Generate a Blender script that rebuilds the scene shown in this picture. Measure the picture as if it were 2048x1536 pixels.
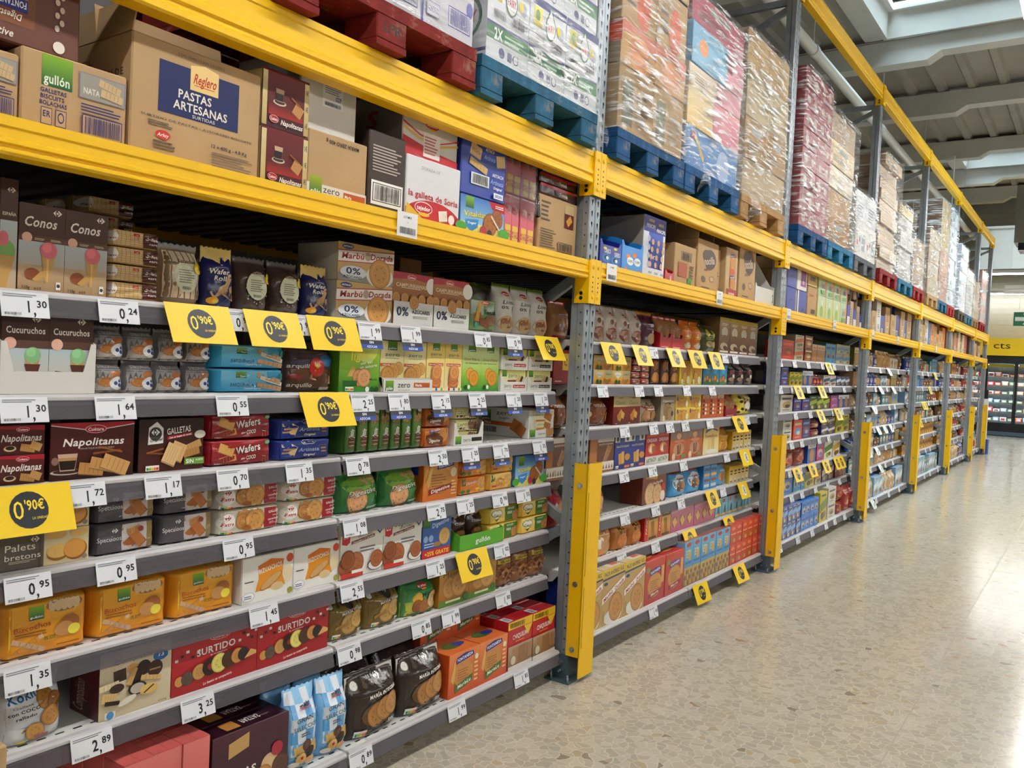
import bpy, math, random
from mathutils import Vector, Matrix

# ------------------------------------------------------------------ camera, world, light, exposure
for _o in list(bpy.data.objects):
    bpy.data.objects.remove(_o)
SC = bpy.context.scene
COL = SC.collection
cam_d = bpy.data.cameras.new('camera')
cam_d.sensor_width = 36.0
cam_d.lens = 36.0 * 1696.8 / 2048.0
cam_d.clip_start = 0.02
cam = bpy.data.objects.new('camera', cam_d)
COL.objects.link(cam)
_R = Vector((0.81944, 0.57115, 0.04798)); _U = Vector((-0.05588, -0.00370, 0.99843)); _D = Vector((-0.57044, 0.82083, -0.02888))
cam.matrix_world = Matrix(((_R.x, _U.x, -_D.x, 1.9435), (_R.y, _U.y, -_D.y, 0.0), (_R.z, _U.z, -_D.z, 1.4559), (0, 0, 0, 1)))
SC.camera = cam

world = bpy.data.worlds.new('sky'); SC.world = world; world.use_nodes = True
_bg = world.node_tree.nodes['Background']
_bg.inputs[0].default_value = (0.70, 0.86, 1.0, 1); _bg.inputs[1].default_value = 13.0
SC.view_settings.view_transform = 'Standard'; SC.view_settings.look = 'None'
SC.view_settings.gamma = 1.0; SC.view_settings.use_curve_mapping = False
SC.view_settings.exposure = 0.27
SC.cycles.use_denoising = True
SC.cycles.max_bounces = 8; SC.cycles.diffuse_bounces = 4; SC.cycles.glossy_bounces = 3
SC.cycles.transparent_max_bounces = 24; SC.cycles.sample_clamp_indirect = 6.0
SC.cycles.caustics_reflective = False; SC.cycles.caustics_refractive = False
LAMP = 46.0            # radiance of the lamp tubes
SKYLIGHTS = [(11.3, 14.6), (21.95, 24.4)]   # y ranges of the roof lights
SKX = (-1.2, 3.4)
ROOF = 7.0
for _y0, _y1 in SKYLIGHTS:      # portals guide the sky through the roof lights
    _l = bpy.data.lights.new('roof_light_portal', 'AREA'); _l.shape = 'RECTANGLE'
    _l.size = SKX[1] - SKX[0]; _l.size_y = _y1 - _y0
    _l.cycles.is_portal = True
    _p = bpy.data.objects.new('roof_light_portal', _l); COL.objects.link(_p)
    _p.location = ((SKX[0] + SKX[1]) / 2, (_y0 + _y1) / 2, 7.6)

# ------------------------------------------------------------------ helpers
def lin(h):
    if not isinstance(h, str): return h
    o = []
    for i in (0, 2, 4):
        c = int(h[i:i + 2], 16) / 255.0
        o.append(c / 12.92 if c <= 0.04045 else ((c + 0.055) / 1.055) ** 2.4)
    return (o[0], o[1], o[2], 1.0)

class MB:
    """collects coloured geometry for ONE mesh object"""
    def __init__(s): s.v = []; s.f = []; s.c = []; s.m = []; s.sm = []
    def add(s, vs, fs, col, mat=0, smooth=False):
        b = len(s.v); s.v.extend(vs)
        if isinstance(col, list): s.c.extend([lin(c) for c in col])
        else: s.c.extend([lin(col)] * len(vs))
        for f in fs: s.f.append(tuple(i + b for i in f)); s.m.append(mat); s.sm.append(smooth)
    def box(s, x0, x1, y0, y1, z0, z1, col='ffffff', mat=0, cols=None):
        """cols: dict of +x -x +y -y +z -z colours"""
        P = [(x0, y0, z0), (x1, y0, z0), (x1, y1, z0), (x0, y1, z0), (x0, y0, z1), (x1, y0, z1), (x1, y1, z1), (x0, y1, z1)]
        F = {'-z': (3, 2, 1, 0), '+z': (4, 5, 6, 7), '-y': (0, 1, 5, 4), '+x': (1, 2, 6, 5), '+y': (2, 3, 7, 6), '-x': (3, 0, 4, 7)}
        if cols is None: s.add(P, list(F.values()), col, mat)
        else:
            for k, f in F.items(): s.add([P[i] for i in f], [(0, 1, 2, 3)], cols.get(k, col), mat)
    def cbox(s, x0, x1, y0, y1, z0, z1, cols, e, mat=0):
        """box with small chamfers: every face keeps its own colour"""
        q = lambda a, b, c, d, col: s.add([a, b, c, d], [(0, 1, 2, 3)], col, mat)
        X0, X1, Y0, Y1, Z0, Z1 = x0 + e, x1 - e, y0 + e, y1 - e, z0 + e, z1 - e
        f, t, l = cols.get('+x', 'ffffff'), cols.get('+z', 'ffffff'), cols.get('-y', 'ffffff')
        q((x1, Y0, Z0), (x1, Y1, Z0), (x1, Y1, Z1), (x1, Y0, Z1), f)
        q((x0, Y1, Z0), (x0, Y0, Z0), (x0, Y0, Z1), (x0, Y1, Z1), l)
        q((X0, y0, Z0), (X1, y0, Z0), (X1, y0, Z1), (X0, y0, Z1), l)
        q((X1, y1, Z0), (X0, y1, Z0), (X0, y1, Z1), (X1, y1, Z1), cols.get('+y', l))
        q((X0, Y0, z1), (X1, Y0, z1), (X1, Y1, z1), (X0, Y1, z1), t)
        q((X0, Y1, z0), (X1, Y1, z0), (X1, Y0, z0), (X0, Y0, z0), l)
        for (za, zb) in ((Z0, z0), (Z1, z1)):       # horizontal edges
            q((x1, Y0, za), (x1, Y1, za), (X1, Y1, zb), (X1, Y0, zb), f)
            q((x0, Y1, za), (x0, Y0, za), (X0, Y0, zb), (X0, Y1, zb), l)
            q((X0, y0, za), (X1, y0, za), (X1, Y0, zb), (X0, Y0, zb), l)
            q((X1, y1, za), (X0, y1, za), (X0, Y1, zb), (X1, Y1, zb), l)
        for (xa, xb, ya, yb) in ((x1, X1, Y0, y0), (x1, X1, Y1, y1), (x0, X0, Y0, y0), (x0, X0, Y1, y1)):   # vertical edges
            q((xa, ya, Z0), (xb, yb, Z0), (xb, yb, Z1), (xa, ya, Z1), f if xa == x1 else l)
            for (za, zb) in ((Z0, z0), (Z1, z1)):
                s.add([(xa, ya, za), (xb, yb, za), (xb, ya, zb)], [(0, 1, 2)], f if xa == x1 else l, mat)
    def prism(s, prof, a, b, axis='y', col='ffffff', mat=0, cap=True, smooth=False):
        """closed 2-D profile [(p,q)] swept along an axis from a to b; axis y: (x,z), x: (y,z), z: (x,y)"""
        def pt(p, t):
            return {'y': (p[0], t, p[1]), 'x': (t, p[0], p[1]), 'z': (p[0], p[1], t)}[axis]
        n = len(prof); vs = [pt(p, a) for p in prof] + [pt(p, b) for p in prof]
        fs = [(i, (i + 1) % n, n + (i + 1) % n, n + i) for i in range(n)]
        s.add(vs, fs, col, mat, smooth)
        if cap:
            s.add([pt(p, a) for p in prof], [tuple(range(n))], col, mat); s.add([pt(p, b) for p in prof], [tuple(range(n - 1, -1, -1))], col, mat)
    def tube(s, p0, p1, r, n=10, col='ffffff', mat=0, r1=None, cap=True):
        p0, p1 = Vector(p0), Vector(p1); d = (p1 - p0).normalized()
        a = d.orthogonal().normalized(); b = d.cross(a); r1 = r if r1 is None else r1
        vs = [tuple(p0 + r * (a * math.cos(t) + b * math.sin(t))) for t in [2 * math.pi * i / n for i in range(n)]]
        vs += [tuple(p1 + r1 * (a * math.cos(t) + b * math.sin(t))) for t in [2 * math.pi * i / n for i in range(n)]]
        s.add(vs, [(i, (i + 1) % n, n + (i + 1) % n, n + i) for i in range(n)], col, mat, True)
        if cap: s.add(vs[:n], [tuple(range(n - 1, -1, -1))], col, mat); s.add(vs[n:], [tuple(range(n))], col, mat)
    def bar(s, p0, p1, w, h, col='ffffff', mat=0):
        """rectangular bar between two points; w across the horizontal, h across the other way"""
        p0, p1 = Vector(p0), Vector(p1); d = (p1 - p0).normalized()
        up = Vector((0, 0, 1)) if abs(d.z) < 0.95 else Vector((1, 0, 0))
        a = d.cross(up).normalized() * (w / 2); b = a.cross(d).normalized() * (h / 2)
        vs = [tuple(p + i * a + j * b) for p in (p0, p1) for i, j in ((-1, -1), (1, -1), (1, 1), (-1, 1))]
        s.add(vs, [(0, 1, 2, 3), (7, 6, 5, 4), (0, 4, 5, 1), (1, 5, 6, 2), (2, 6, 7, 3), (3, 7, 4, 0)], col, mat)
    def mesh(s, name, mats):
        me = bpy.data.meshes.new(name)
        me.from_pydata(s.v, [], s.f)
        a = me.color_attributes.new('Col', 'FLOAT_COLOR', 'POINT')
        flat = [x for c in s.c for x in c]
        if flat: a.data.foreach_set('color', flat)
        for m in (mats if isinstance(mats, (list, tuple)) else [mats]): me.materials.append(m)
        if s.f:
            me.polygons.foreach_set('material_index', s.m); me.polygons.foreach_set('use_smooth', s.sm)
        me.update()
        return me
    def build(s, name, mats, parent=None, loc=None):
        return link(name, s.mesh(name, mats), parent, loc)

def link(name, me, parent=None, loc=None, rz=0.0):
    o = bpy.data.objects.new(name, me); COL.objects.link(o)
    if parent is not None: o.parent = parent
    if loc is not None: o.location = loc
    if rz: o.rotation_euler = (0, 0, rz)
    return o
LABELS = {}
def tag(o, label, cat, group=None):
    LABELS[label] = LABELS.get(label, 0) + 1
    o['label'] = label; o['category'] = cat
    if group: o['group'] = group
    return o
def fit(*opts):
    """the first wording that keeps to 16 words"""
    import re as _re
    for o in opts:
        if len(_re.findall(r"[A-Za-z0-9][A-Za-z0-9'-]*", o)) <= 16: return o
    return opts[-1]
def empty(name, loc=(0, 0, 0), rz=0.0):
    o = bpy.data.objects.new(name, None); COL.objects.link(o); o.location = loc; o.rotation_euler = (0, 0, rz); return o
def structure(o): o['kind'] = 'structure'; return o
ORD = ['zeroth', 'first', 'second', 'third', 'fourth', 'fifth', 'sixth', 'seventh', 'eighth', 'ninth', 'tenth', 'eleventh', 'twelfth', 'thirteenth', 'fourteenth', 'fifteenth', 'sixteenth']
def ordn(i): return ORD[i] if i < len(ORD) else '%dth' % i
BAYS = ['nearest bay', 'second bay', 'third bay', 'fourth bay', 'fifth bay', 'sixth bay', 'end bay']
SHELF = ['', 'top shelf', 'second shelf', 'third shelf', 'fourth shelf', 'fifth shelf', 'sixth shelf', 'bottom shelf']

# ------------------------------------------------------------------ materials
def mat(name, rough=0.5, attr=True, col=None, metal=0.0, spec=0.5, noise=None, bump=None, coat=0.0, colvar=0.0, emit=None, alpha=None):
    m = bpy.data.materials.new(name); m.use_nodes = True; nt = m.node_tree; N = nt.nodes; L = nt.links
    b = N['Principled BSDF']
    b.inputs['Roughness'].default_value = rough; b.inputs['Metallic'].default_value = metal
    b.inputs['Specular IOR Level'].default_value = spec; b.inputs['Coat Weight'].default_value = coat
    src = None
    if attr:
        a = N.new('ShaderNodeVertexColor'); a.layer_name = 'Col'; src = a.outputs['Color']
        L.new(src, b.inputs['Base Color'])
    if col is not None: b.inputs['Base Color'].default_value = lin(col)
    tc = N.new('ShaderNodeTexCoord')
    if colvar:
        n = N.new('ShaderNodeTexNoise'); n.inputs['Scale'].default_value = noise or 6.0; n.inputs['Detail'].default_value = 6
        L.new(tc.outputs['Object'], n.inputs['Vector'])
        r = N.new('ShaderNodeMapRange'); r.inputs[1].default_value = 0.3; r.inputs[2].default_value = 0.7
        r.inputs[3].default_value = 1 - colvar; r.inputs[4].default_value = 1 + colvar * 0.5
        L.new(n.outputs['Fac'], r.inputs[0])
        mx = N.new('ShaderNodeMix'); mx.data_type = 'RGBA'; mx.blend_type = 'MULTIPLY'; mx.inputs[0].default_value = 1.0
        if src is not None: L.new(src, mx.inputs[6])
        else: mx.inputs[6].default_value = lin(col)
        L.new(r.outputs[0], mx.inputs[7]); L.new(mx.outputs[2], b.inputs['Base Color'])
    if bump:
        sc, st, dist = bump[:3]
        n = N.new('ShaderNodeTexNoise'); n.inputs['Scale'].default_value = sc; n.inputs['Detail'].default_value = 3
        if len(bump) > 3:
            mp = N.new('ShaderNodeMapping'); mp.inputs['Scale'].default_value = bump[3]
            if len(bump) > 4: mp.inputs['Rotation'].default_value = bump[4]
            L.new(tc.outputs['Object'], mp.inputs[0]); L.new(mp.outputs[0], n.inputs['Vector'])
        else: L.new(tc.outputs['Object'], n.inputs['Vector'])
        bp = N.new('ShaderNodeBump'); bp.inputs['Strength'].default_value = st; bp.inputs['Distance'].default_value = dist
        L.new(n.outputs['Fac'], bp.inputs['Height']); L.new(bp.outputs[0], b.inputs['Normal'])
    if emit:
        b.inputs['Emission Color'].default_value = lin(emit[0]); b.inputs['Emission Strength'].default_value = emit[1]
    if alpha is not None: b.inputs['Alpha'].default_value = alpha
    return m
M_CARD = mat('printed_card', 0.42, spec=0.4)
M_GLOSS = mat('coated_card', 0.28, spec=0.5)
M_FILM = mat('printed_film', 0.2, spec=0.55, bump=(22.0, 0.35, 0.01))
M_TAN = mat('corrugated_cardboard', 0.75, spec=0.2, colvar=0.10, noise=5.0)
M_PAPER = mat('paper', 0.5, spec=0.35)
M_YEL = mat('yellow_powder_coat', 0.38, attr=False, col='f7c302', spec=0.5)
M_GALV = mat('galvanised_steel', 0.4, attr=False, col='9aa3ab', metal=0.45, colvar=0.16, noise=14.0)
M_FOOT = mat('blue_grey_steel', 0.4, attr=False, col='4a5d69', colvar=0.12, noise=30.0)
M_BOLT = mat('zinc_bolt', 0.25, attr=False, col='b9bec2', metal=0.9)
M_WHITE = mat('white_enamel', 0.35, attr=False, col='e4e3df', spec=0.4)
M_DECK = mat('dark_deck_steel', 0.5, attr=False, col='17181a', metal=0.2, colvar=0.2, noise=8.0)  # galvanised deck; the missing light underneath is put into this near-black colour
M_BACK = mat('grey_back_panel', 0.5, attr=False, col='a8a7a2', spec=0.3)
M_WOOD = mat('pallet_timber', 0.75, spec=0.2, colvar=0.35, noise=18.0, bump=(30.0, 0.3, 0.004, (1, 1, 8)))
def _worn(m):
    nt = m.node_tree; N = nt.nodes; L = nt.links; b = N['Principled BSDF']; src = b.inputs['Base Color'].links[0].from_socket
    tc = N.new('ShaderNodeTexCoord'); n = N.new('ShaderNodeTexNoise'); n.inputs['Scale'].default_value = 9; n.inputs['Detail'].default_value = 8; n.inputs['Roughness'].default_value = .72
    L.new(tc.outputs['Object'], n.inputs['Vector']); r = N.new('ShaderNodeMapRange'); r.inputs[1].default_value = .55; r.inputs[2].default_value = .68; r.inputs[4].default_value = .75; L.new(n.outputs['Fac'], r.inputs[0])
    mx = N.new('ShaderNodeMix'); mx.data_type = 'RGBA'; L.new(r.outputs[0], mx.inputs[0]); L.new(src, mx.inputs[6]); mx.inputs[7].default_value = lin('8c7a60'); L.new(mx.outputs[2], b.inputs['Base Color'])
_worn(M_WOOD)
M_BLACK = mat('black_plastic', 0.35, attr=False, col='141516')
M_ROOF = mat('roof_deck_paint', 0.6, attr=False, col='a6a196', colvar=0.12, noise=1.2)
M_CONC = mat('painted_concrete', 0.7, attr=False, col='dcdad4', colvar=0.08, noise=1.5)
M_WALL = mat('grey_wall_panel', 0.6, attr=False, col='8b8a82', colvar=0.05, noise=1.0)
M_TUBE = mat('lamp_tube', 0.4, attr=False, col='ffffff', emit=('fbfaf6', LAMP))
M_LED = mat('fridge_led', 0.4, attr=False, col='ffffff', emit=('e6f1ff', 70.0))
M_FASCIA = mat('yellow_fascia', 0.4, attr=False, col='ffd400')

def clear(name, tint, gloss, rough, bump=None, base=None, opaque=0.0, fres=1.45):
    """thin clear plastic: mostly transparent, with a glossy skin"""
    m = bpy.data.materials.new(name); m.use_nodes = True; nt = m.node_tree; N = nt.nodes; L = nt.links
    N.remove(N['Principled BSDF'])
    t = N.new('ShaderNodeBsdfTransparent'); t.inputs[0].default_value = lin(tint)
    g = N.new('ShaderNodeBsdfGlossy'); g.inputs['Roughness'].default_value = rough
    fr = N.new('ShaderNodeFresnel'); fr.inputs['IOR'].default_value = fres
    mm = N.new('ShaderNodeMath'); mm.operation = 'MULTIPLY_ADD'; mm.inputs[1].default_value = 1.0; mm.inputs[2].default_value = gloss; mm.use_clamp = True
    L.new(fr.outputs[0], mm.inputs[0])
    mx = N.new('ShaderNodeMixShader'); L.new(mm.outputs[0], mx.inputs[0]); L.new(t.outputs[0], mx.inputs[1]); L.new(g.outputs[0], mx.inputs[2])
    out = mx.outputs[0]
    if opaque:
        d = N.new('ShaderNodeBsdfDiffuse'); d.inputs[0].default_value = lin(base)
        m2 = N.new('ShaderNodeMixShader'); m2.inputs[0].default_value = opaque
        L.new(out, m2.inputs[1]); L.new(d.outputs[0], m2.inputs[2]); out = m2.outputs[0]
    if bump:
        tc = N.new('ShaderNodeTexCoord'); mp = N.new('ShaderNodeMapping'); mp.inputs['Scale'].default_value = bump[3]; mp.inputs['Rotation'].default_value = bump[4]
        n = N.new('ShaderNodeTexNoise'); n.inputs['Scale'].default_value = bump[0]; n.inputs['Detail'].default_value = 4
        bp = N.new('ShaderNodeBump'); bp.inputs['Strength'].default_value = bump[1]; bp.inputs['Distance'].default_value = bump[2]
        L.new(tc.outputs['Object'], mp.inputs[0]); L.new(mp.outputs[0], n.inputs['Vector']); L.new(n.outputs['Fac'], bp.inputs['Height'])
        L.new(bp.outputs[0], g.inputs['Normal'])
    L.new(out, N['Material Output'].inputs[0])
    return m
def wrinkled(name, streak, base, rough, scale, vec, rot, lo=.54, hi=.70):
    """stretch film: clear where it lies flat, bright and glossy along its creases"""
    m = bpy.data.materials.new(name); m.use_nodes = True; nt = m.node_tree; N = nt.nodes; L = nt.links; N.remove(N['Principled BSDF'])
    tc = N.new('ShaderNodeTexCoord'); mp = N.new('ShaderNodeMapping'); mp.inputs['Scale'].default_value = vec; mp.inputs['Rotation'].default_value = rot
    n = N.new('ShaderNodeTexNoise'); n.inputs['Scale'].default_value = scale; n.inputs['Detail'].default_value = 5; n.inputs['Distortion'].default_value = .6
    L.new(tc.outputs['Object'], mp.inputs[0]); L.new(mp.outputs[0], n.inputs['Vector'])
    n2 = N.new('ShaderNodeTexNoise'); n2.inputs['Scale'].default_value = 2.2; L.new(tc.outputs['Object'], n2.inputs['Vector'])
    r = N.new('ShaderNodeMapRange'); r.inputs[1].default_value = lo; r.inputs[2].default_value = hi; r.inputs[4].default_value = streak; L.new(n.outputs['Fac'], r.inputs[0])
    r2 = N.new('ShaderNodeMapRange'); r2.inputs[1].default_value = .30; r2.inputs[2].default_value = .58; L.new(n2.outputs['Fac'], r2.inputs[0])
    mu = N.new('ShaderNodeMath'); mu.operation = 'MULTIPLY'; L.new(r.outputs[0], mu.inputs[0]); L.new(r2.outputs[0], mu.inputs[1])
    ad = N.new('ShaderNodeMath'); ad.operation = 'ADD'; ad.inputs[1].default_value = base; ad.use_clamp = True; L.new(mu.outputs[0], ad.inputs[0])
    t = N.new('ShaderNodeBsdfTransparent'); g = N.new('ShaderNodeBsdfGlossy'); g.inputs['Roughness'].default_value = rough
    bp = N.new('ShaderNodeBump'); bp.inputs['Strength'].default_value = .7; bp.inputs['Distance'].default_value = .03; L.new(n.outputs['Fac'], bp.inputs['Height']); L.new(bp.outputs[0], g.inputs['Normal'])
    df = N.new('ShaderNodeBsdfDiffuse'); df.inputs[0].default_value = lin('f0f3f6'); gd = N.new('ShaderNodeMixShader'); gd.inputs[0].default_value = .38; L.new(g.outputs[0], gd.inputs[1]); L.new(df.outputs[0], gd.inputs[2])
    mx = N.new('ShaderNodeMixShader'); L.new(ad.outputs[0], mx.inputs[0]); L.new(t.outputs[0], mx.inputs[1]); L.new(gd.outputs[0], mx.inputs[2])
    L.new(mx.outputs[0], N['Material Output'].inputs[0]); return m
M_WRAP = wrinkled('stretch_film', .92, .07, .27, 6.0, (1.0, 1.3, 11.0), (.5, 0, 0), .50, .62)
M_BAGC = clear('clear_bag_film', 'f2f0ee', 0.03, 0.10, (16.0, 0.9, 0.03, (1, 1, 1), (0, 0, 0)), 'd8d8d8', 0.03)
M_RAIL = clear('clear_price_rail', 'd2ced4', 0.0, 0.5, None, '8d8a92', 0.28)
M_GLASS = clear('door_glass', 'f0f4f2', 0.0, 0.02)

# ------------------------------------------------------------------ lettering: every glyph is made once
GLYPH = {}
def make_glyphs(chars):
    made = []
    for st, off in (('r', 0.0), ('b', 0.022)):
        for ch in chars + [None]:
            cu = bpy.data.curves.new('glyph', 'FONT'); cu.body = '||' if ch is None else '|' + ch + '|'
            cu.size = 1.0; cu.resolution_u = 2
            o = bpy.data.objects.new('glyph', cu); COL.objects.link(o)
            cu2 = None; o2 = None
            if ch is not None:
                cu2 = bpy.data.curves.new('glyph', 'FONT'); cu2.body = ch; cu2.size = 1.0; cu2.resolution_u = 2; cu2.offset = off
                o2 = bpy.data.objects.new('glyph', cu2); COL.objects.link(o2)
            made.append((st, ch, o, o2))
    bpy.context.view_layer.update()
    dg = bpy.context.evaluated_depsgraph_get()
    def mxx(o):
        e = o.evaluated_get(dg); me = e.to_mesh(); r = max((v.co.x for v in me.vertices), default=0.0); e.to_mesh_clear(); return r
    base = {}
    for st, ch, o, o2 in made:
        if ch is None: base[st] = mxx(o)
    for st, ch, o, o2 in made:
        if ch is None: continue
        adv = mxx(o) - base[st] + (0.03 if st == 'b' else 0)
        e = o2.evaluated_get(dg); me = e.to_mesh()
        GLYPH[st, ch] = ([(v.co.x, v.co.y) for v in me.vertices], [tuple(p.vertices) for p in me.polygons], max(adv, 0.15)); e.to_mesh_clear()
    for st, ch, o, o2 in made:
        for q in (o, o2):
            if q is not None:
                d = q.data; bpy.data.objects.remove(q); bpy.data.curves.remove(d)
make_glyphs(list("ABCDEFGHIJKLMNOPQRSTUVWXYZabcdefghijklmnopqrstuvwxyz0123456789 .,'-%+&:/*€óúíáéÚÓñÑÍÉ"))

class Art:
    """flat print: coloured shapes laid on a surface; put(y, z, k) gives the point k layers above it"""
    def __init__(s, W, H, put, curved=False): s.W, s.H, s.put, s.cv, s.k, s.mb = W, H, put, curved, 0, MB()
    def poly(s, pts, col):
        s.k += 1
        s.mb.add([s.put(p[0] * s.W, p[1] * s.H, s.k) for p in pts], [tuple(range(len(pts)))], col)
    def rect(s, x, y, w, h, c, c1=None):
        s.k += 1
        nx = max(1, int(w * 12)) if s.cv else 1; ny = max(1, int(h * 12)) if s.cv else 1
        vs = []; cs = []; a, b = lin(c), lin(c1 or c)
        for j in range(ny + 1):
            for i in range(nx + 1):
                vs.append(s.put((x + w * i / nx) * s.W, (y + h * j / ny) * s.H, s.k)); t = j / ny
                cs.append(tuple(a[q] * (1 - t) + b[q] * t for q in range(4)))
        s.mb.add(vs, [(j * (nx + 1) + i, j * (nx + 1) + i + 1, (j + 1) * (nx + 1) + i + 1, (j + 1) * (nx + 1) + i) for j in range(ny) for i in range(nx)], cs)
    def ell(s, cx, cy, rx, col, ry=None, rot=0.0, n=20):
        s.k += 1; ry = rx * s.W / s.H if ry is None else ry
        rings = 3 if s.cv else 1
        vs = [s.put(cx * s.W, cy * s.H, s.k)]; fs = []; cr, sr = math.cos(rot), math.sin(rot)
        for r in range(1, rings + 1):
            for i in range(n):
                t = 2 * math.pi * i / n; a, b = rx * s.W * math.cos(t) * r / rings, ry * s.H * math.sin(t) * r / rings
                vs.append(s.put(cx * s.W + a * cr - b * sr, cy * s.H + a * sr + b * cr, s.k))
        for i in range(n): fs.append((0, 1 + i, 1 + (i + 1) % n))
        for r in range(rings - 1):
            for i in range(n):
                j = (i + 1) % n; a = 1 + r * n
                fs.append((a + i, a + n + i, a + n + j, a + j))
        s.mb.add(vs, fs, col)
    def text(s, t, cx, cy, w, h, col, st='b', rot=0.0, shear=0.0):
        """t centred on (cx, cy), w wide, h the height of its capitals, all in parts of the face"""
        s.k += 1; face = 'r' if 'r' in st else 'b'; shear = 0.22 if 'i' in st else shear
        adv = sum(GLYPH[face, c][2] for c in t); sx = w * s.W / adv; sz = h * s.H / 0.72
        cr, sr = math.cos(math.radians(rot)), math.sin(math.radians(rot)); x = -w * s.W / 2
        for c in t:
            vs, fs, a = GLYPH[face, c]
            if fs:
                P = []
                for gx, gy in vs:
                    px = x + gx * sx + gy * sz * shear; py = (gy - 0.36) * sz
                    P.append(s.put(cx * s.W + px * cr - py * sr, cy * s.H + px * sr + py * cr, s.k))
                s.mb.add(P, fs, col)
            x += a * sx
    def draw(s, items):
        for it in items:
            k = it[0]; a = it[1:]
            if k == 'r': s.rect(*a)
            elif k == 'g': s.rect(*a)
            elif k == 'e': s.ell(*a)
            elif k == 'p': s.poly(*a)
            elif k == 't': s.text(*a)
            elif k == 'k':          # a biscuit
                cx, cy, rx = a[:3]; c = a[3] if len(a) > 3 else 'c88a45'; d = lin(c); sq = a[4] if len(a) > 4 else 1.0
                ry = rx * s.W / s.H * sq
                dk = tuple(q * 0.5 for q in d[:3]) + (1,); lt = tuple(min(1, q * 1.35) for q in d[:3]) + (1,)
                s.ell(cx, cy, rx, dk, ry); s.ell(cx, cy, rx * .94, d, ry * .94); s.ell(cx, cy, rx * .74, lt, ry * .74); s.ell(cx, cy, rx * .69, d, ry * .69)
                for i in range(6):
                    t = i * 1.047 + .3; s.ell(cx + rx * .42 * math.cos(t), cy + ry * .42 * math.sin(t), rx * .07, dk, ry * .07, 0, 6)
            elif k == 'q':          # a rectangular wafer or biscuit, turned
                cx, cy, w, h, c, rot = a; d = lin(c); dk = tuple(q * 0.55 for q in d[:3]) + (1,)
                r_ = math.radians(rot)
                def R(px, py): return (cx + (px * w * s.W * math.cos(r_) - py * h * s.H * math.sin(r_)) / s.W, cy + (px * w * s.W * math.sin(r_) + py * h * s.H * math.cos(r_)) / s.H)
                s.poly([R(-.5, -.58), R(.5, -.58), R(.5, .5), R(-.5, .5)], dk); s.poly([R(-.5, -.5), R(.5, -.5), R(.5, .5), R(-.5, .5)], d)
                for i in range(1, 5): s.poly([R(-.45 + i * .18, -.42), R(-.43 + i * .18, -.42), R(-.43 + i * .18, .42), R(-.45 + i * .18, .42)], dk)
            elif k == 'b':          # bar code
                x, y, w, h = a[:4]; c = a[4] if len(a) > 4 else '1a1a1a'; rnd = random.Random(int(x * 997 + y * 91)); px = x
                while px < x + w - .004:
                    bw = w * rnd.choice((.012, .02, .03)); s.rect(px, y, min(bw, x + w - px), h, c); px += bw + w * rnd.choice((.012, .018, .03))
            elif k == 'l':          # small print too fine to read
                x, y, w, h, n, c = a; rnd = random.Random(int(x * 997 + y * 91 + n))
                for i in range(n): s.rect(x, y + h * (n - 1 - i) / n, w * rnd.uniform(.7, 1), h / n * .45, c)
            elif k == 'n':          # five-colour nutrition strip
                x, y, w, h = a; s.rect(x, y, w, h, 'ffffff')
                for i, c in enumerate(('1c8a4a', '7fb93c', 'f2c318', 'ec8a25', 'd9402a')): s.rect(x + w * (.06 + .18 * i), y + h * .12, w * .16, h * .5, c)
            elif k == 'h':          # pair of chevrons round a c
                cx, cy, w, c = a; q = w * s.W / s.H
                s.poly([(cx - w * .5, cy), (cx - w * .15, cy + q * .34), (cx - w * .22, cy + q * .1), (cx - w * .22, cy - q * .1), (cx - w * .15, cy - q * .34)], c)
                s.poly([(cx + w * .5, cy), (cx + w * .12, cy + q * .34), (cx + w * .0, cy + q * .28), (cx + w * .2, cy + q * .05), (cx + w * .2, cy - q * .05), (cx + w * .0, cy - q * .28), (cx + w * .12, cy - q * .34)], c)
                s.ell(cx - w * .02, cy, w * .13, c)

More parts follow.
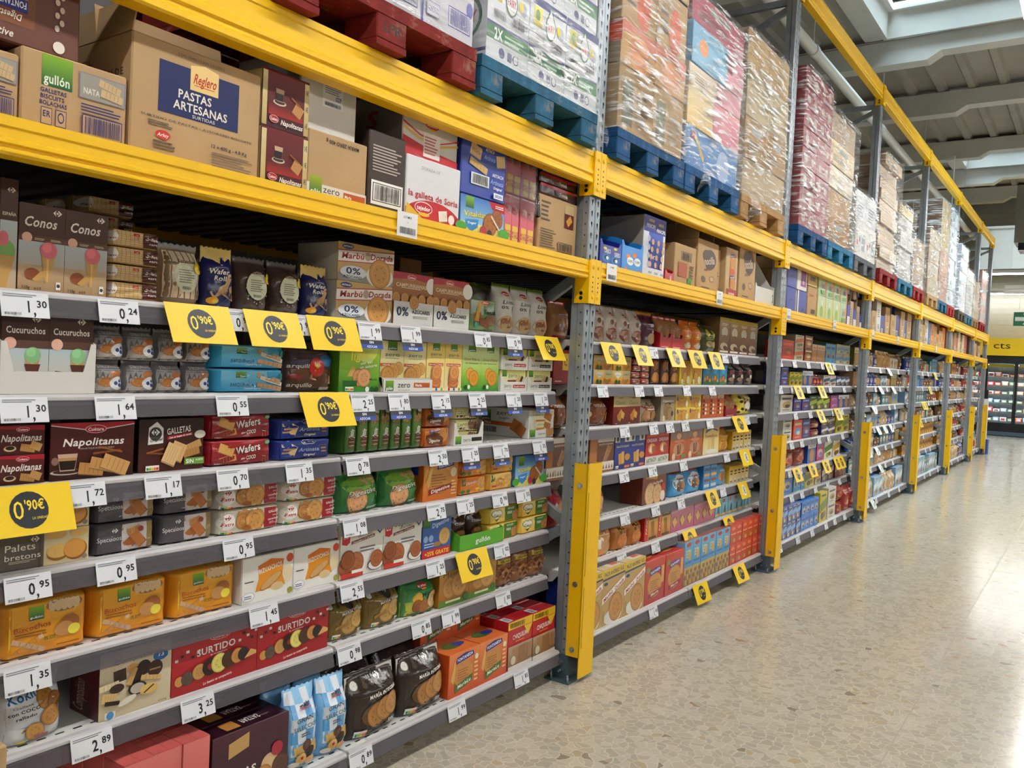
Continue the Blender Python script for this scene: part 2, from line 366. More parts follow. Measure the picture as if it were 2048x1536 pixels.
# ------------------------------------------------------------------ the hall
def floor_material():
    m = bpy.data.materials.new('polished_terrazzo'); m.use_nodes = True; nt = m.node_tree; N = nt.nodes; L = nt.links; b = N['Principled BSDF']
    tc = N.new('ShaderNodeTexCoord')
    nz = N.new('ShaderNodeTexNoise'); nz.inputs['Scale'].default_value = 14; nz.inputs['Detail'].default_value = 2; L.new(tc.outputs['Object'], nz.inputs['Vector'])
    mv = N.new('ShaderNodeMixRGB'); mv.blend_type = 'LINEAR_LIGHT'; mv.inputs[0].default_value = 0.035
    L.new(tc.outputs['Object'], mv.inputs[1]); L.new(nz.outputs['Color'], mv.inputs[2])
    def vor(scale, feat):
        v = N.new('ShaderNodeTexVoronoi'); v.voronoi_dimensions = '2D'; v.feature = feat; v.inputs['Scale'].default_value = scale; L.new(mv.outputs[0], v.inputs['Vector']); return v
    c1 = vor(26, 'F1'); e1 = vor(26, 'DISTANCE_TO_EDGE'); 
    sep = N.new('ShaderNodeSeparateColor'); L.new(c1.outputs['Color'], sep.inputs[0])
    rp = N.new('ShaderNodeValToRGB'); r = rp.color_ramp
    r.elements[0].position = 0.0; r.elements[0].color = lin('b9b09e'); r.elements[1].position = 1.0; r.elements[1].color = lin('ccc5b5')
    for p, c in ((.25, 'b3ac9c'), (.5, 'c3bbaa'), (.75, 'beb5a3'), (.93, 'c6bfb0'), (.965, 'b3a58e'), (.975, 'baab90'), (.985, 'a08a70'), (.992, '948a7a')):
        q = r.elements.new(p); q.color = lin(c)
    r.interpolation = 'CONSTANT'
    L.new(sep.outputs[0], rp.inputs[0])
    er = N.new('ShaderNodeMapRange'); er.inputs[1].default_value = 0.03; er.inputs[2].default_value = 0.07; L.new(e1.outputs['Distance'], er.inputs[0])
    mx = N.new('ShaderNodeMix'); mx.data_type = 'RGBA'; L.new(er.outputs[0], mx.inputs[0]); mx.inputs[6].default_value = lin('d0c9ba'); L.new(rp.outputs[0], mx.inputs[7])
    # slow cloudiness
    n2 = N.new('ShaderNodeTexNoise'); n2.inputs['Scale'].default_value = 0.7; L.new(tc.outputs['Object'], n2.inputs['Vector'])
    r2 = N.new('ShaderNodeMapRange'); r2.inputs[3].default_value = 0.92; r2.inputs[4].default_value = 1.06; L.new(n2.outputs['Fac'], r2.inputs[0])
    m2 = N.new('ShaderNodeMix'); m2.data_type = 'RGBA'; m2.blend_type = 'MULTIPLY'; m2.inputs[0].default_value = 1; L.new(mx.outputs[2], m2.inputs[6]); L.new(r2.outputs[0], m2.inputs[7])
    L.new(m2.outputs[2], b.inputs['Base Color'])
    b.inputs['Roughness'].default_value = 0.16; b.inputs['Specular IOR Level'].default_value = 0.5
    n3 = N.new('ShaderNodeTexNoise'); n3.inputs['Scale'].default_value = 3.0; L.new(tc.outputs['Object'], n3.inputs['Vector'])
    bp = N.new('ShaderNodeBump'); bp.inputs['Strength'].default_value = 0.06; bp.inputs['Distance'].default_value = 0.02; L.new(n3.outputs['Fac'], bp.inputs['Height']); L.new(bp.outputs[0], b.inputs['Normal'])
    return m
XL, XR, YN, YF = -9.0, 9.0, -7.0, 27.6
g = MB(); g.box(XL, XR, YN, YF, -0.12, 0.0); fl = structure(g.build('floor', floor_material()))
g = MB()        # sawn slab joints, filled and a little proud
JO = mat('joint_filler', 0.6, attr=False, col='a59c8a')
for x in (1.335, 4.9): g.box(x - .0018, x + .0018, YN + .1, YF - .1, -.01, 0.0006)
for y in (7.55, 16.6, 0.2): g.box(0.15, XR - .1, y - .0015, y + .0015, -.01, 0.0005)
structure(g.build('trim_1', JO))
for nm, a in (('wall_left', (XL - .2, XL, YN, YF, 0, 8.4)), ('wall_right', (XR, XR + .2, YN, YF, 0, 8.4)), ('wall_near', (XL - .2, XR + .2, YN - .2, YN, 0, 8.4))):
    g = MB(); g.box(*a); structure(g.build(nm, M_WALL))
# far wall in ribbed horizontal panels
g = MB(); g.box(XL - .2, XR + .2, YF, YF + .2, 0, 8.4); wf = structure(g.build('wall_far', M_WALL))
pan = MB(); pan.box(-XR, XR, -.012, 0.0, 0, 0.145); pm = pan.mesh('wall_panel', M_WALL)
for i in range(26): link('wall_panel', pm, wf, (0, YF, 2.5 + i * 0.15))

# roof deck: corrugated sheets, ribs running down the hall, open over the roof lights
def deck_sheet(x0, x1, y0, y1):
    g = MB(); prof = []; x = x0; P = 0.52
    n = max(1, round((x1 - x0) / P)); st = (x1 - x0) / n
    for i in range(n):
        a = x0 + i * st
        prof += [(a, ROOF), (a + st * .62, ROOF), (a + st * .70, ROOF - .075), (a + st * .92, ROOF - .075)]
    prof.append((x1, ROOF))
    vs = [(p, y0, z) for p, z in prof] + [(p, y1, z) for p, z in prof]; k = len(prof)
    g.add(vs, [(i, k + i, k + i + 1, i + 1) for i in range(k - 1)], 'ffffff')
    return g
roof = MB(); roof.box(XL - .2, XR + .2, YN - .2, YF + .2, 8.4, 8.6)
ys = [YN]
segs = []
for a, b_ in SKYLIGHTS: segs.append((ys[-1], a, False)); segs.append((a, b_, True)); ys.append(b_)
segs.append((ys[-1], YF, False))
ceil_g = MB()
for y0, y1, op in segs:
    for x0, x1 in (((XL, SKX[0]), (SKX[1], XR)) if op else ((XL, XR),)):
        d = deck_sheet(x0, x1, y0, y1); ceil_g.add(d.v, d.f, 'ffffff')
structure(ceil_g.build('ceiling', M_ROOF))
# roof lights: curb, frame, clear pane
for i, (y0, y1) in enumerate(SKYLIGHTS):
    r = MB(); x0, x1 = SKX; t = .06
    for a in ((x0 - t, x0, y0 - t, y1 + t), (x1, x1 + t, y0 - t, y1 + t), (x0, x1, y0 - t, y0), (x0, x1, y1, y1 + t)): r.box(*a, ROOF - .12, 7.48)
    for a in ((x0 - .35, x0 - t, y0 - t, y1 + t), (x1 + t, x1 + .35, y0 - t, y1 + t)): r.box(*a, ROOF - .1, ROOF - .06)
    w = structure(r.build('window_%d' % (i + 1), M_CONC))
    f = MB()
    for a in ((x0, x0 + .08, y0, y1), (x1 - .08, x1, y0, y1), (x0 + .08, x1 - .08, y0, y0 + .08), (x0 + .08, x1 - .08, y1 - .08, y1), ((x0 + x1) / 2 - .05, (x0 + x1) / 2 + .05, y0 + .08, y1 - .08)): f.box(*a, 7.30, 7.36)
    f.build('window_frame', M_WHITE, w)
    p = MB(); p.box(x0 + .1, x1 - .1, y0 + .1, y1 - .1, 7.365, 7.375); p.build('pane', M_GLASS, w)
# shell above the deck so that daylight comes only through the roof lights
g = MB()
xs = [(XL - .2, SKX[0] - .06), (SKX[1] + .06, XR + .2)]
for x0, x1 in xs: g.box(x0, x1, YN - .2, YF + .2, 7.2, 7.3)
yy = [YN - .2] + [q for s in SKYLIGHTS for q in (s[0] - .06, s[1] + .06)] + [YF + .2]
for i in range(0, len(yy), 2): g.box(xs[0][1], xs[1][0], yy[i], yy[i + 1], 7.2, 7.3)
structure(g.build('roof_slab', M_DECK))
# precast beams across the hall, deep at the rack side and stepping up
for y in (-4.0, 1.2, 5.3, 8.1, 11.0, 14.72, 17.85, 21.6, 24.55, 27.1):
    if any(a + .2 < y < b_ - .2 for a, b_ in SKYLIGHTS): continue
    g = MB(); prof = [(XL, 6.5), (-.62, 6.5), (-.42, 6.62), (3.2, 6.62), (3.4, 6.5), (XR, 6.5), (XR, ROOF - .09), (XL, ROOF - .09)]
    q = [(x, z) for x, z in prof]
    g.prism([(x, z) for x, z in q], y, y + .30, 'y')
    for x in (-2.6, 0.6, 3.9): g.box(x - .004, x + .004, y - .002, y, 6.66 if -.4 < x < 3 else 6.52, ROOF - .1)
    structure(g.build('roof_beam', M_CONC))
# white service pipe under the roof
g = MB(); g.tube((-1.3, -6, 5.55), (-1.3, 27.4, 5.55), .07, 12)
for y in range(-5, 27, 4): g.tube((-1.3, y, 5.6), (-1.3, y, 6.9), .008, 6); g.tube((-1.3, y - .05, 5.55), (-1.3, y + .05, 5.55), .082, 12)
tag(g.build('ceiling_pipe', M_WHITE), 'white service pipe hung under the roof behind the racking', 'pipe')

# lamps: long trunking with tubes
def trunking(x, z, y0, y1, label):
    t = empty('lamp_trunking', (x, y0, z)); tag(t, label, 'lamp')
    g = MB(); g.prism([(-.07, 0), (.07, 0), (.05, .07), (-.05, .07)], 0, y1 - y0, 'y'); g.build('housing', M_WHITE, t)
    n = int((y1 - y0) / 1.5)
    q = MB(); q.box(-.045, .045, .02, 1.46, -.022, -.001); tm = q.mesh('tube', M_TUBE)
    for i in range(n): link('tube', tm, t, (0, i * 1.5, 0))
    g = MB()
    for i in range(0, n, 2): g.tube((0, i * 1.5 + .1, .07), (0, i * 1.5 + .1, ROOF - z - .1), .004, 6)
    g.build('hanger', M_GALV, t)
trunking(1.42, 4.0, -5.5, 22.3, 'long white lamp trunking hanging over the aisle beside the racking')
trunking(6.2, 4.0, -5.5, 22.3, 'long white lamp trunking hanging over the neighbouring aisle')  # added out of view to brighten the hall

# ------------------------------------------------------------------ racking
Y1, PITCH = 3.395, 2.8
POSTS = [Y1 + PITCH * k for k in range(-1, 6)] + [19.46]
BAYY = [(POSTS[i], POSTS[i + 1]) for i in range(7)]
ZLOW, ZUP, ZTOP = 1.922, 2.408, 4.335
POSTTOP = 4.36

def holed_strip(g, y0, y1, z0, z1, hole, x, axis='x'):
    """a strip of sheet with one hole per 50 mm; hole is a list of points round the hole's centre"""
    pit = 0.05; n = int((z1 - z0) / pit); cy = (y0 + y1) / 2; k = len(hole)
    for i in range(n):
        za = z0 + i * pit; zc = za + pit / 2
        out = []
        for hy, hz in hole:            # project each hole point to the cell border
            a, b_ = (y1 - y0) / 2, pit / 2
            s = min(a / abs(hy) if abs(hy) > 1e-6 else 9e9, b_ / abs(hz) if abs(hz) > 1e-6 else 9e9)
            out.append((cy + hy * s, zc + hz * s))
        P = [(cy + hy, zc + hz) for hy, hz in hole] + out
        vs = [(x, p, q) if axis == 'x' else (p, x, q) for p, q in P]
        fs = [(j, k + j, k + (j + 1) % k, (j + 1) % k) for j in range(k)]
        cs = [(y1, zc + pit / 2), (y0, zc + pit / 2), (y0, zc - pit / 2), (y1, zc - pit / 2)]
        g.add(vs, fs, 'ffffff')
        # corner fillers
        ang = [math.atan2(q - zc, p - cy) for p, q in out]
        for j in range(k):
            p, q = out[j], out[(j + 1) % k]
            if abs(p[0] - q[0]) > 1e-6 and abs(p[1] - q[1]) > 1e-6:
                c = min(cs, key=lambda c: abs(c[0] - p[0]) + abs(c[1] - p[1]) + abs(c[0] - q[0]) + abs(c[1] - q[1]))
                T = [p, c, q]; g.add([(x, a, b_) if axis == 'x' else (a, x, b_) for a, b_ in T], [(0, 1, 2)], 'ffffff')
KEY = [(.0065 * math.cos(t), .007 + .0075 * math.sin(t)) for t in (0, .6, 1.2, 1.57, 1.95, 2.55, 3.14, 3.6)] + [(-.0028, -.006), (-.002, -.013), (.002, -.013), (.0028, -.006), (.0055, .003)]
RND = [(.004 * math.cos(t * math.pi / 4 + .2), .004 * math.sin(t * math.pi / 4 + .2)) for t in range(8)]
def post_mesh(z1):
    g = MB(); h = .05
    # front: two hole columns on lands with a groove between; sides with small holes; open back
    holed_strip(g, -h + .004, -.006, .06, z1, KEY, 0.0); holed_strip(g, .006, h - .004, .06, z1, KEY, 0.0)
    for a, b_, x0, x1 in ((-.006, -.002, 0, -.006), (-.002, .002, -.006, -.006), (.002, .006, -.006, 0), (-h, -h + .004, -.004, 0), (h - .004, h, 0, -.004)):
        g.add([(x0, a, 0), (x1, b_, 0), (x1, b_, z1), (x0, a, z1)], [(0, 1, 2, 3)], 'ffffff')
    g.box(-.0015, 0, -h + .004, h - .004, 0, .06)
    for s in (-1, 1):
        y = s * h
        holed_strip(g, -.034, -.004, .06, z1, RND, y, 'y')
        g.add([(-.034, y, .0), (-.004, y, 0), (-.004, y, .06), (-.034, y, .06)], [(0, 1, 2, 3)], 'ffffff')
        g.add([(-.034, y, 0), (-.040, y - s * .008, 0), (-.040, y - s * .008, z1), (-.034, y, z1)], [(0, 1, 2, 3)], 'ffffff')
        g.add([(-.040, y - s * .008, 0), (-.075, y - s * .008, 0), (-.075, y - s * .008, z1), (-.040, y - s * .008, z1)], [(0, 1, 2, 3)], 'ffffff')
        g.add([(-.075, y - s * .008, 0), (-.075, y - s * .022, 0), (-.075, y - s * .022, z1), (-.075, y - s * .008, z1)], [(0, 1, 2, 3)], 'ffffff')
    g.add([(-.07, -h + .01, 0), (-.07, h - .01, 0), (-.07, h - .01, z1), (-.07, -h + .01, z1)], [(0, 1, 2, 3)], 'ffffff')
    return g.mesh('front_post', M_GALV)
PM = post_mesh(POSTTOP)
rg = MB(); rg.prism([(-1.10, -.05), (-1.03, -.05), (-1.03, .05), (-1.10, .05)], 0, POSTTOP, 'z'); RM = rg.mesh('rear_post', M_GALV)
bp = MB(); bp.prism([(-.085, -.105), (.045, -.105), (.045, .105), (-.085, .105)], 0, .009, 'z'); BPM = bp.mesh('base_plate', M_FOOT)
ft = MB()
for s in (-1, 1): ft.box(-.075, .006, s * .056 - .004, s * .056 + .004, .009, .115)
ft.box(.001, .007, -.056, .056, .009, .115); FTM = ft.mesh('foot', M_FOOT)
bl = MB(); bl.tube((0, 0, 0), (0, 0, .018), .007, 6); bl.tube((0, 0, .018), (0, 0, .03), .0045, 8); BOM = bl.mesh('bolt', M_BOLT)
NODES = [((-.05, .70), (-1.05, 1.22)), ((-1.05, 1.22), (-.05, 1.87)), ((-.05, .70), (-1.05, .10)), ((-.05, 1.87), (-1.05, 2.45)), ((-1.05, 2.45), (-.05, 3.05)), ((-.05, 3.05), (-1.05, 3.62)), ((-1.05, 3.62), (-.05, 4.10)), ((-1.05, 4.14), (-.05, 4.14))]
BRM = []
for a, b_ in NODES:
    g = MB(); g.bar((a[0], 0, a[1]), (b_[0], 0, b_[1]), .03, .045); BRM.append(g.mesh('brace', M_GALV))
NEAR = ['just outside the view', 'between the nearest and second bays', 'between the second and third bays', 'between the third and fourth bays', 'between the fourth and fifth bays', 'between the fifth and sixth bays', 'between the sixth and end bays', 'at the far end of the racking']
for i, y in enumerate(POSTS):
    t = empty('rack_frame', (0, y, 0)); tag(t, 'grey galvanised rack frame with slotted post ' + NEAR[i], 'rack frame', 'upright frames of the racking')
    link('front_post', PM, t); link('rear_post', RM, t); link('base_plate', BPM, t)
    f = link('foot', FTM, t)
    for bx, by in ((-.06, -.085), (.03, .085), (.028, -.088)): link('bolt', BOM, t, (bx, by, .009))
    for m in BRM: link('brace', m, t)
    for bz in (.045, .085):
        o = link('bolt', BOM, t, (-.02, -.06, bz)); o.rotation_euler = (math.pi / 2, 0, 0)

# yellow post guards
gg = MB()
def guard_mesh():
    g = MB(); t = .004
    # side wing with a slit, front face, far lip
    g.box(-.005, .066, -.066, -.062, .118, .30); g.box(-.005, .066, -.066, -.062, .30, 1.0)
    g.box(.062, .066, -.066, .064, .022, 1.0); g.box(.02, .062, .060, .064, .022, 1.0)
    g.prism([(.060, -.066), (.066, -.066), (.070, -.060), (.066, -.056)], .118, 1.0, 'z')
    return g.mesh('post_guard', M_YEL)
GM = guard_mesh()
sl = MB()
for a, b_ in ((.16, .44), (.49, .87)): sl.box(.0662, .0668, -.052, -.0495, a, b_)
SLM = sl.mesh('slit', M_BLACK)
b2 = MB(); b2.tube((0, 0, 0), (0, -.008, 0), .009, 6); b2.tube((0, 0, 0), (0, -.003, 0), .013, 12); B2M = b2.mesh('bolt', M_BOLT)
for i, y in enumerate(POSTS):
    o = link('post_guard', GM, None, (0.004, y, 0)); tag(o, 'yellow steel guard bolted to the rack post ' + NEAR[i], 'post guard', 'yellow post guards')
    link('slit', SLM, o)
    for z in (.15, .45, .90): link('bolt', B2M, o, (.028, -.066, z))

# beams with connectors
def beam_profile(h):       # (x,z) seen along the run, top at 0
    return [(0, 0), (.012, 0), (.012, -.022), (.008, -.026), (.008, -h * .55), (.014, -h * .60), (.014, -h * .70), (.007, -h * .74), (.007, -h * .80), (.014, -h * .85), (.014, -h + .006), (.008, -h), (-.045, -h), (-.045, 0)]
def connector_mesh(s):
    g = MB(); a, b_ = (0.001, .048) if s > 0 else (-.048, -.001)
    g.box(.014, .020, a, b_, -.195, .006)                # plate on the post face
    e = .050 if s > 0 else -.056
    g.box(-.055, .020, e, e + .006, -.195, .0)           # wing along the post side
    return g.mesh('connector', M_YEL)
CONN = {1: connector_mesh(1), -1: connector_mesh(-1)}
rv = MB(); rv.tube((0, 0, 0), (.006, 0, 0), .010, 12, r1=.007); RVM = rv.mesh('rivet', M_YEL)
hl = MB(); hl.tube((0, 0, 0), (.0006, 0, 0), .0042, 8); HLM = hl.mesh('slot', M_BLACK)
h2 = MB(); h2.tube((0, -.0003, 0), (0, -.0012, 0), .009, 10); HSM = h2.mesh('slot', M_BLACK)
def beam(y0, y1, z, h, label):
    t = empty('rack_beam', (0, y0, z)); tag(t, label, 'rack beam', 'yellow beams of the racking')
    L_ = y1 - y0
    g = MB(); g.prism(beam_profile(h), .05, L_ - .05, 'y'); g.build('box_section', M_YEL, t)
    for s, y in ((1, 0), (-1, L_)):
        c = link('connector', CONN[s], t, (0, y, 0))
        for zz in (-.03, -.165): link('rivet', RVM, c, (.020, s * .023, zz))
        for k, zz in enumerate((-.075, -.10, -.12, -.14)): link('slot', HLM, c, (.0201, s * .024, zz))
        if s < 0:
            for zz, yy in ((-.15, 0), (-.172, 0)): link('slot', HSM, c, (-.02, -.056, zz))
    return t
for i, (y0, y1) in enumerate(BAYY):
    beam(y0, y1, ZLOW, .083, 'yellow lower rack beam over the shelves of the ' + BAYS[i])
    beam(y0, y1, ZUP, .145, 'yellow middle rack beam under the pallets of the ' + BAYS[i])
    if i: beam(y0, y1, ZTOP, .135, 'empty yellow top rack beam of the ' + BAYS[i])
# decks on the beams
def deck(y0, y1, z, label):
    g = MB(); n = int((y1 - y0 - .12) / .09); prof = []
    for i in range(n):
        a = y0 + .06 + i * (y1 - y0 - .12) / n; w = (y1 - y0 - .12) / n
        prof += [(a, -.045), (a + w * .5, -.045), (a + w * .55, -.02), (a + w * .95, -.02)]
    vs = [(-1.04, p, z + q) for p, q in prof] + [(-.05, p, z + q) for p, q in prof]; k = len(prof)
    g.add(vs, [(i, i + 1, k + i + 1, k + i) for i in range(k - 1)], 'ffffff')
    g.box(-1.04, -.05, y0 + .06, y1 - .06, z - .018, z - .012)
    tag(g.build('steel_deck', M_DECK), label, 'rack deck', 'ribbed steel decks of the racking')
for i, (y0, y1) in enumerate(BAYY): deck(y0, y1, ZLOW, 'dark ribbed steel deck over the shelves of the ' + BAYS[i])
# rear beams
g = MB(); g.box(-1.05, -1.0, 0, PITCH - .1, -.12, 0); RB = g.mesh('rear_beam', M_YEL)
for i, (y0, y1) in enumerate(BAYY):
    for z, w in ((ZLOW, 'lower'), (ZUP, 'middle')):
        o = link('rack_beam', RB, None, (0, y0 + .05, z)); o.scale = (1, (y1 - y0 - .1) / (PITCH - .1), 1)
        tag(o, 'yellow %s rear rack beam at the back of the %s' % (w, BAYS[i]), 'rack beam', 'rear beams of the racking')

# ------------------------------------------------------------------ shop shelves inside the rack bays
SZ0 = [1.5635, 1.319, 1.105, .897, .676, .4645, .133]
SZ1 = [1.5635, 1.352, 1.138, .897, .665, .455, .133]
SX = [-.131, -.129, -.126, -.130, -.130, -.122, -.038]
def shelf_z(b, s): return (SZ0 if b == 0 else SZ1)[s - 1]
TILT = 0.24
def shelf_parts(L_, dep):
    t = MB(); e = .003
    t.box(-dep, -.004, 0, L_, -.028, 0.0)
    for i in range(int(L_ / .045)): t.box(-.034, -.028, .02 + i * .045, .042 + i * .045, 0.0, .0006, '1c1c1c', 1)
    f = MB()        # rounded front edge, then the clear price rail leaning out
    pr = [(-.006, .001), (.004, -.001), (.009, -.007), (.009, -.014), (.004, -.018), (-.006, -.018)]
    f.prism(pr, 0, L_, 'y')
    r = MB(); z0, z1 = -.016, -.060; x0 = .006; x1 = x0 + (z0 - z1) * math.tan(TILT)
    r.prism([(x0, z0), (x0 + .002, z0), (x1 + .002, z1), (x1, z1)], 0, L_, 'y')
    b = MB()
    br = MB()
    P = [(-dep, -.005), (-.03, -.005), (-.02, -.02), (-.05, -.055), (-.12, -.07), (-dep, -.10)]
    br.prism(P, 0, .003, 'y')
    ho = MB(); ho.box(-.105, -.075, -.0006, 0, -.045, -.03)
    return (t.mesh('tray', [M_WHITE, M_BLACK]), f.mesh('front_edge', M_EDGE), r.mesh('price_rail', M_RAIL), br.mesh('bracket', M_WHITE), ho.mesh('slot', M_BLACK))
M_EDGE = mat('shelf_edge_plastic', 0.42, attr=False, col='c4c1c4', spec=0.5)
SPARTS = {}
SEC = ['front half', 'far half']
for b, (y0, y1) in enumerate(BAYY):
    half = (y1 - y0 - .144) / 2
    secs = [(y0 + .072, half - .006), (y0 + .072 + half + .006, half - .006)]
    for q, (ys_, L_) in enumerate(secs):
        g = MB(); g.box(-.66, -.645, 0, L_, .10, 1.80); o = g.build('back_panel', M_BACK, None, (0, ys_, 0))
        tag(o, 'grey back panel behind the shelves, %s of the %s' % (SEC[q], BAYS[b]), 'panel', 'shelf back panels')
        for s in range(1, 8):
            z = shelf_z(b, s); x = SX[s - 1]; dep = round(.645 + x, 3); key = (round(L_, 3), dep)
            if key not in SPARTS: SPARTS[key] = shelf_parts(L_, dep)
            tm, fm, rm, bm, hm = SPARTS[key]
            t = empty('shop_shelf', (x, ys_, z)); tag(t, 'white metal %s with clear price rail, %s of the %s' % (SHELF[s], SEC[q], BAYS[b]), 'shelf', 'shop shelves under the rack beams')
            link('tray', tm, t); link('front_edge', fm, t); link('price_rail', rm, t)
            for yy in (-.004, L_ + .001):
                k = link('bracket', bm, t, (0, yy, 0)); link('slot', hm, k)
        g = MB(); g.tube((0, 0, 0), (0, 0, .10), .02, 10); g.tube((0, 0, 0), (0, 0, .012), .03, 12)
        for yy in (.12, L_ - .12): tag(link('shelf_foot', g.mesh('shelf_foot', M_WHITE), None, (-.15, ys_ + yy, 0)), 'white foot under the bottom shelf, %s foot of the %s, %s' % (('first', 'second')[yy > .2], SEC[q], BAYS[b]), 'foot')

# ------------------------------------------------------------------ goods: one entry per kind of pack
KIND = {}
def K(kind, name, desc, shape, D, front, side, top, art, rows=1, sa=None, ta=None):
    KIND[kind] = dict(n=name, d=desc, s=shape, D=D, f=front, sd=side, t=top, a=art, rows=rows, sa=sa, ta=ta)
def gul(x, y, w, h): return [('g', x, y, w, h, '0d5a34', '7fae2a'), ('t', 'gullón', x + w / 2, y + h * .22, w * .9, h * .16, 'ffffff')]
def cue(cx, cy, w, h): return [('e', cx, cy, w / 2, 'f0e6e4', h / 2), ('e', cx, cy, w / 2 * .94, 'b3122a', h / 2 * .9), ('t', 'Cuétara', cx, cy, w * .74, h * .4, 'ffffff')]
def fon(cx, cy, w, h): return [('p', [(cx - w * .5, cy - h * .42), (cx - w * .1, cy - h * .3), (cx + w * .5, cy - h * .05), (cx + w * .46, cy + h * .42), (cx, cy + h * .5), (cx - w * .44, cy + h * .2)], '1d2f86'), ('t', 'FONTANEDA', cx, cy + h * .07, w * .84, h * .34, 'ffffff', 'b', 7)]
def tej(cx, cy, w, h): return [('e', cx, cy, w / 2, 'c81e2c', h / 2), ('t', 'tejedor', cx, cy, w * .8, h * .42, 'ffffff'), ('e', cx + w * .05, cy - h * .55, w * .25, 'f0b62a', h * .12)]
def zer(x, y, w, h, flav, c): return [('t', 'zero', x + w * .5, y + h * .62, w * .8, h * .34, '2d5a58', 'r'), ('t', 'sin azúcares', x + w * .5, y + h * .28, w * .7, h * .13, '5a9a98', 'r')] + ([('r', x, y - h * .22, w, h * .26, c), ('t', flav, x + w * .5, y - h * .1, w * .8, h * .14, 'ffffff')] if flav else [])
def cls(cx, cy, r): return [('e', cx, cy, r, '2b2320'), ('h', cx, cy + .02, r * 1.1, 'ffffff')]
def clk(col, y): return [('e', .12, y, .07, col), ('e', .12, y, .055, 'dcdad4'), ('p', [(.115, y), (.16, y + .05), (.165, y + .04), (.125, y - .01)], col)] + [('e', .3 + .13 * i, y - .03 + .02 * (i % 2), .045, col, .04) for i in range(5) if i != 2] + [('r', .27 + .2 * i, y, .05, .09, col) for i in range(3)]
CONE = lambda cx, cy, w, h, ic: [('p', [(cx - w * .45, cy + h * .5), (cx + w * .5, cy + h * .5), (cx + w * .05, cy - h * .5), (cx - w * .12, cy - h * .5)], 'c79c5a'), ('p', [(cx - w * .1, cy + h * .5), (cx + w * .1, cy + h * .5), (cx + w * .0, cy - h * .5), (cx - w * .04, cy - h * .5)], 'dcb878'), ('e', cx + w * .03, cy + h * .56, w * .52, ic), ('e', cx - w * .08, cy + h * .64, w * .3, tuple(min(1, c * 1.25) for c in lin(ic)[:3]) + (1,))]
# --- nearest bay
conos = [('r', 0, .62, 1, .38, '4a2c20'), ('g', 0, .0, 1, .62, 'b99c78', 'b9c6cf'), ('g', 0, 0, 1, .3, 'a98a66', 'c2a682'), ('t', 'Conos', .45, .80, .72, .115, 'f4ece0', 'i'), ('h', .82, .93, .2, 'f4ece0'), ('r', .0, .57, 1, .07, '60402e'), ('e', .17, .61, .11, 'e6b4a0'), ('l', .33, .59, .24, .03, 2, 'd8c4ac'), ('l', .68, .59, .26, .03, 2, 'd8c4ac'),
         ('e', .3, .19, .17, '8a4a2c', .07), ('p', [(.3, .13), (.52, .25), (.62, .2), (.4, .1)], 'c79c5a')] + CONE(.63, .28, .36, .36, 'd8737c') + [('t', '110g', .16, .035, .18, .035, '2a2018'), ('t', 'x10', .42, .03, .16, .03, '4a3020'), ('r', .82, .03, .1, .09, 'eeeae2'), ('e', .87, .075, .04, '3a3a3a')]
K('cone_box', 'cone_box', 'brown ice-cream cone carton with pink scoop', 'box', .16, '5a3626', '6b4330', 'ded8cc', conos)
K('cone_tall', 'cone_box', 'taller brown cone carton with green and pink scoops', 'box', .16, '5a3626', '6b4330', 'ded8cc', [('r', 0, .62, 1, .38, '4a2c20'), ('g', 0, 0, 1, .62, 'c2a682', 'b9c6cf'), ('h', .6, .9, .5, 'f4ece0'), ('e', .4, .34, .5, '7fae5e', .1), ('e', .2, .45, .3, 'd8737c', .07), ('p', [(0, .3), (.9, .3), (.4, 0), (0, 0)], 'c79c5a'), ('t', 'ESPAÑA', .5, .68, .8, .03, 'e6d8c8')])
cucu = [('r', 0, .58, 1, .42, '432a22'), ('g', 0, 0, 1, .58, 'd8c7ac', 'b6c8d2'), ('t', 'Cucuruchos', .5, .79, .84, .085, 'f4ece0', 'b'), ('h', .72, .93, .2, 'f4ece0'), ('r', 0, .56, 1, .1, '5c4036'), ('e', .17, .62, .13, 'e6b4a0'), ('p', [(.12, .05), (.4, .08), (.42, .26), (.14, .28)], '4a2a24')] + CONE(.64, .24, .34, .42, '8cc08a') + [('p', [(.47, .36), (.82, .36), (.76, .24), (.53, .24)], '5a3028')]
K('cucu_box', 'cone_box', 'brown cone carton with green scoop in a white tray', 'box', .16, '5a3626', '4a2c22', '4a2c22', cucu)
K('wafer_pack', 'wafer_pack', 'clear pack of tan wafers with maroon band', 'brick', .12, 'cfae7c', 'b99868', 'c9a878', [('g', 0, 0, .63, 1, 'cfae78', 'dcc08c')] + [('r', .08, .06 + .13 * i, .54, .02, 'b8935c') for i in range(7)] + [('r', .14 + .08 * i, .06, .012, .88, 'b8935c') for i in range(6)] + [('r', .63, 0, .37, 1, '4c1a18'), ('t', 'Galletas', .82, .62, .3, .17, 'f2e8dc', 'b'), ('t', 'corte', .84, .34, .2, .14, 'f2e8dc', 'b'), ('r', .45, .68, .11, .15, 'c8322a'), ('t', '24%', .505, .755, .07, .07, 'ffffff'), ('e', .08, .55, .08, 'f4efe6', .3), ('t', 'Extra', .08, .45, .1, .12, 'b03034', 'i')])
oval = lambda nm, cx: [('e', cx, .47, .30, 'dfe0c4', .27), ('t', nm, cx, .72, .42, .06, '5a1a18', 'bi'), ('r', cx - .2, .69, .4, .006, '5a1a18'), ('l', cx - .2, .36, .4, .24, 6, '8c8c78'), ('b', cx - .12, .25, .22, .05, '3a3a34'), ('e', .82, .62, .13, 'f2d21e'), ('t', '1€', .82, .62, .16, .07, '2a2418', 'bi')]
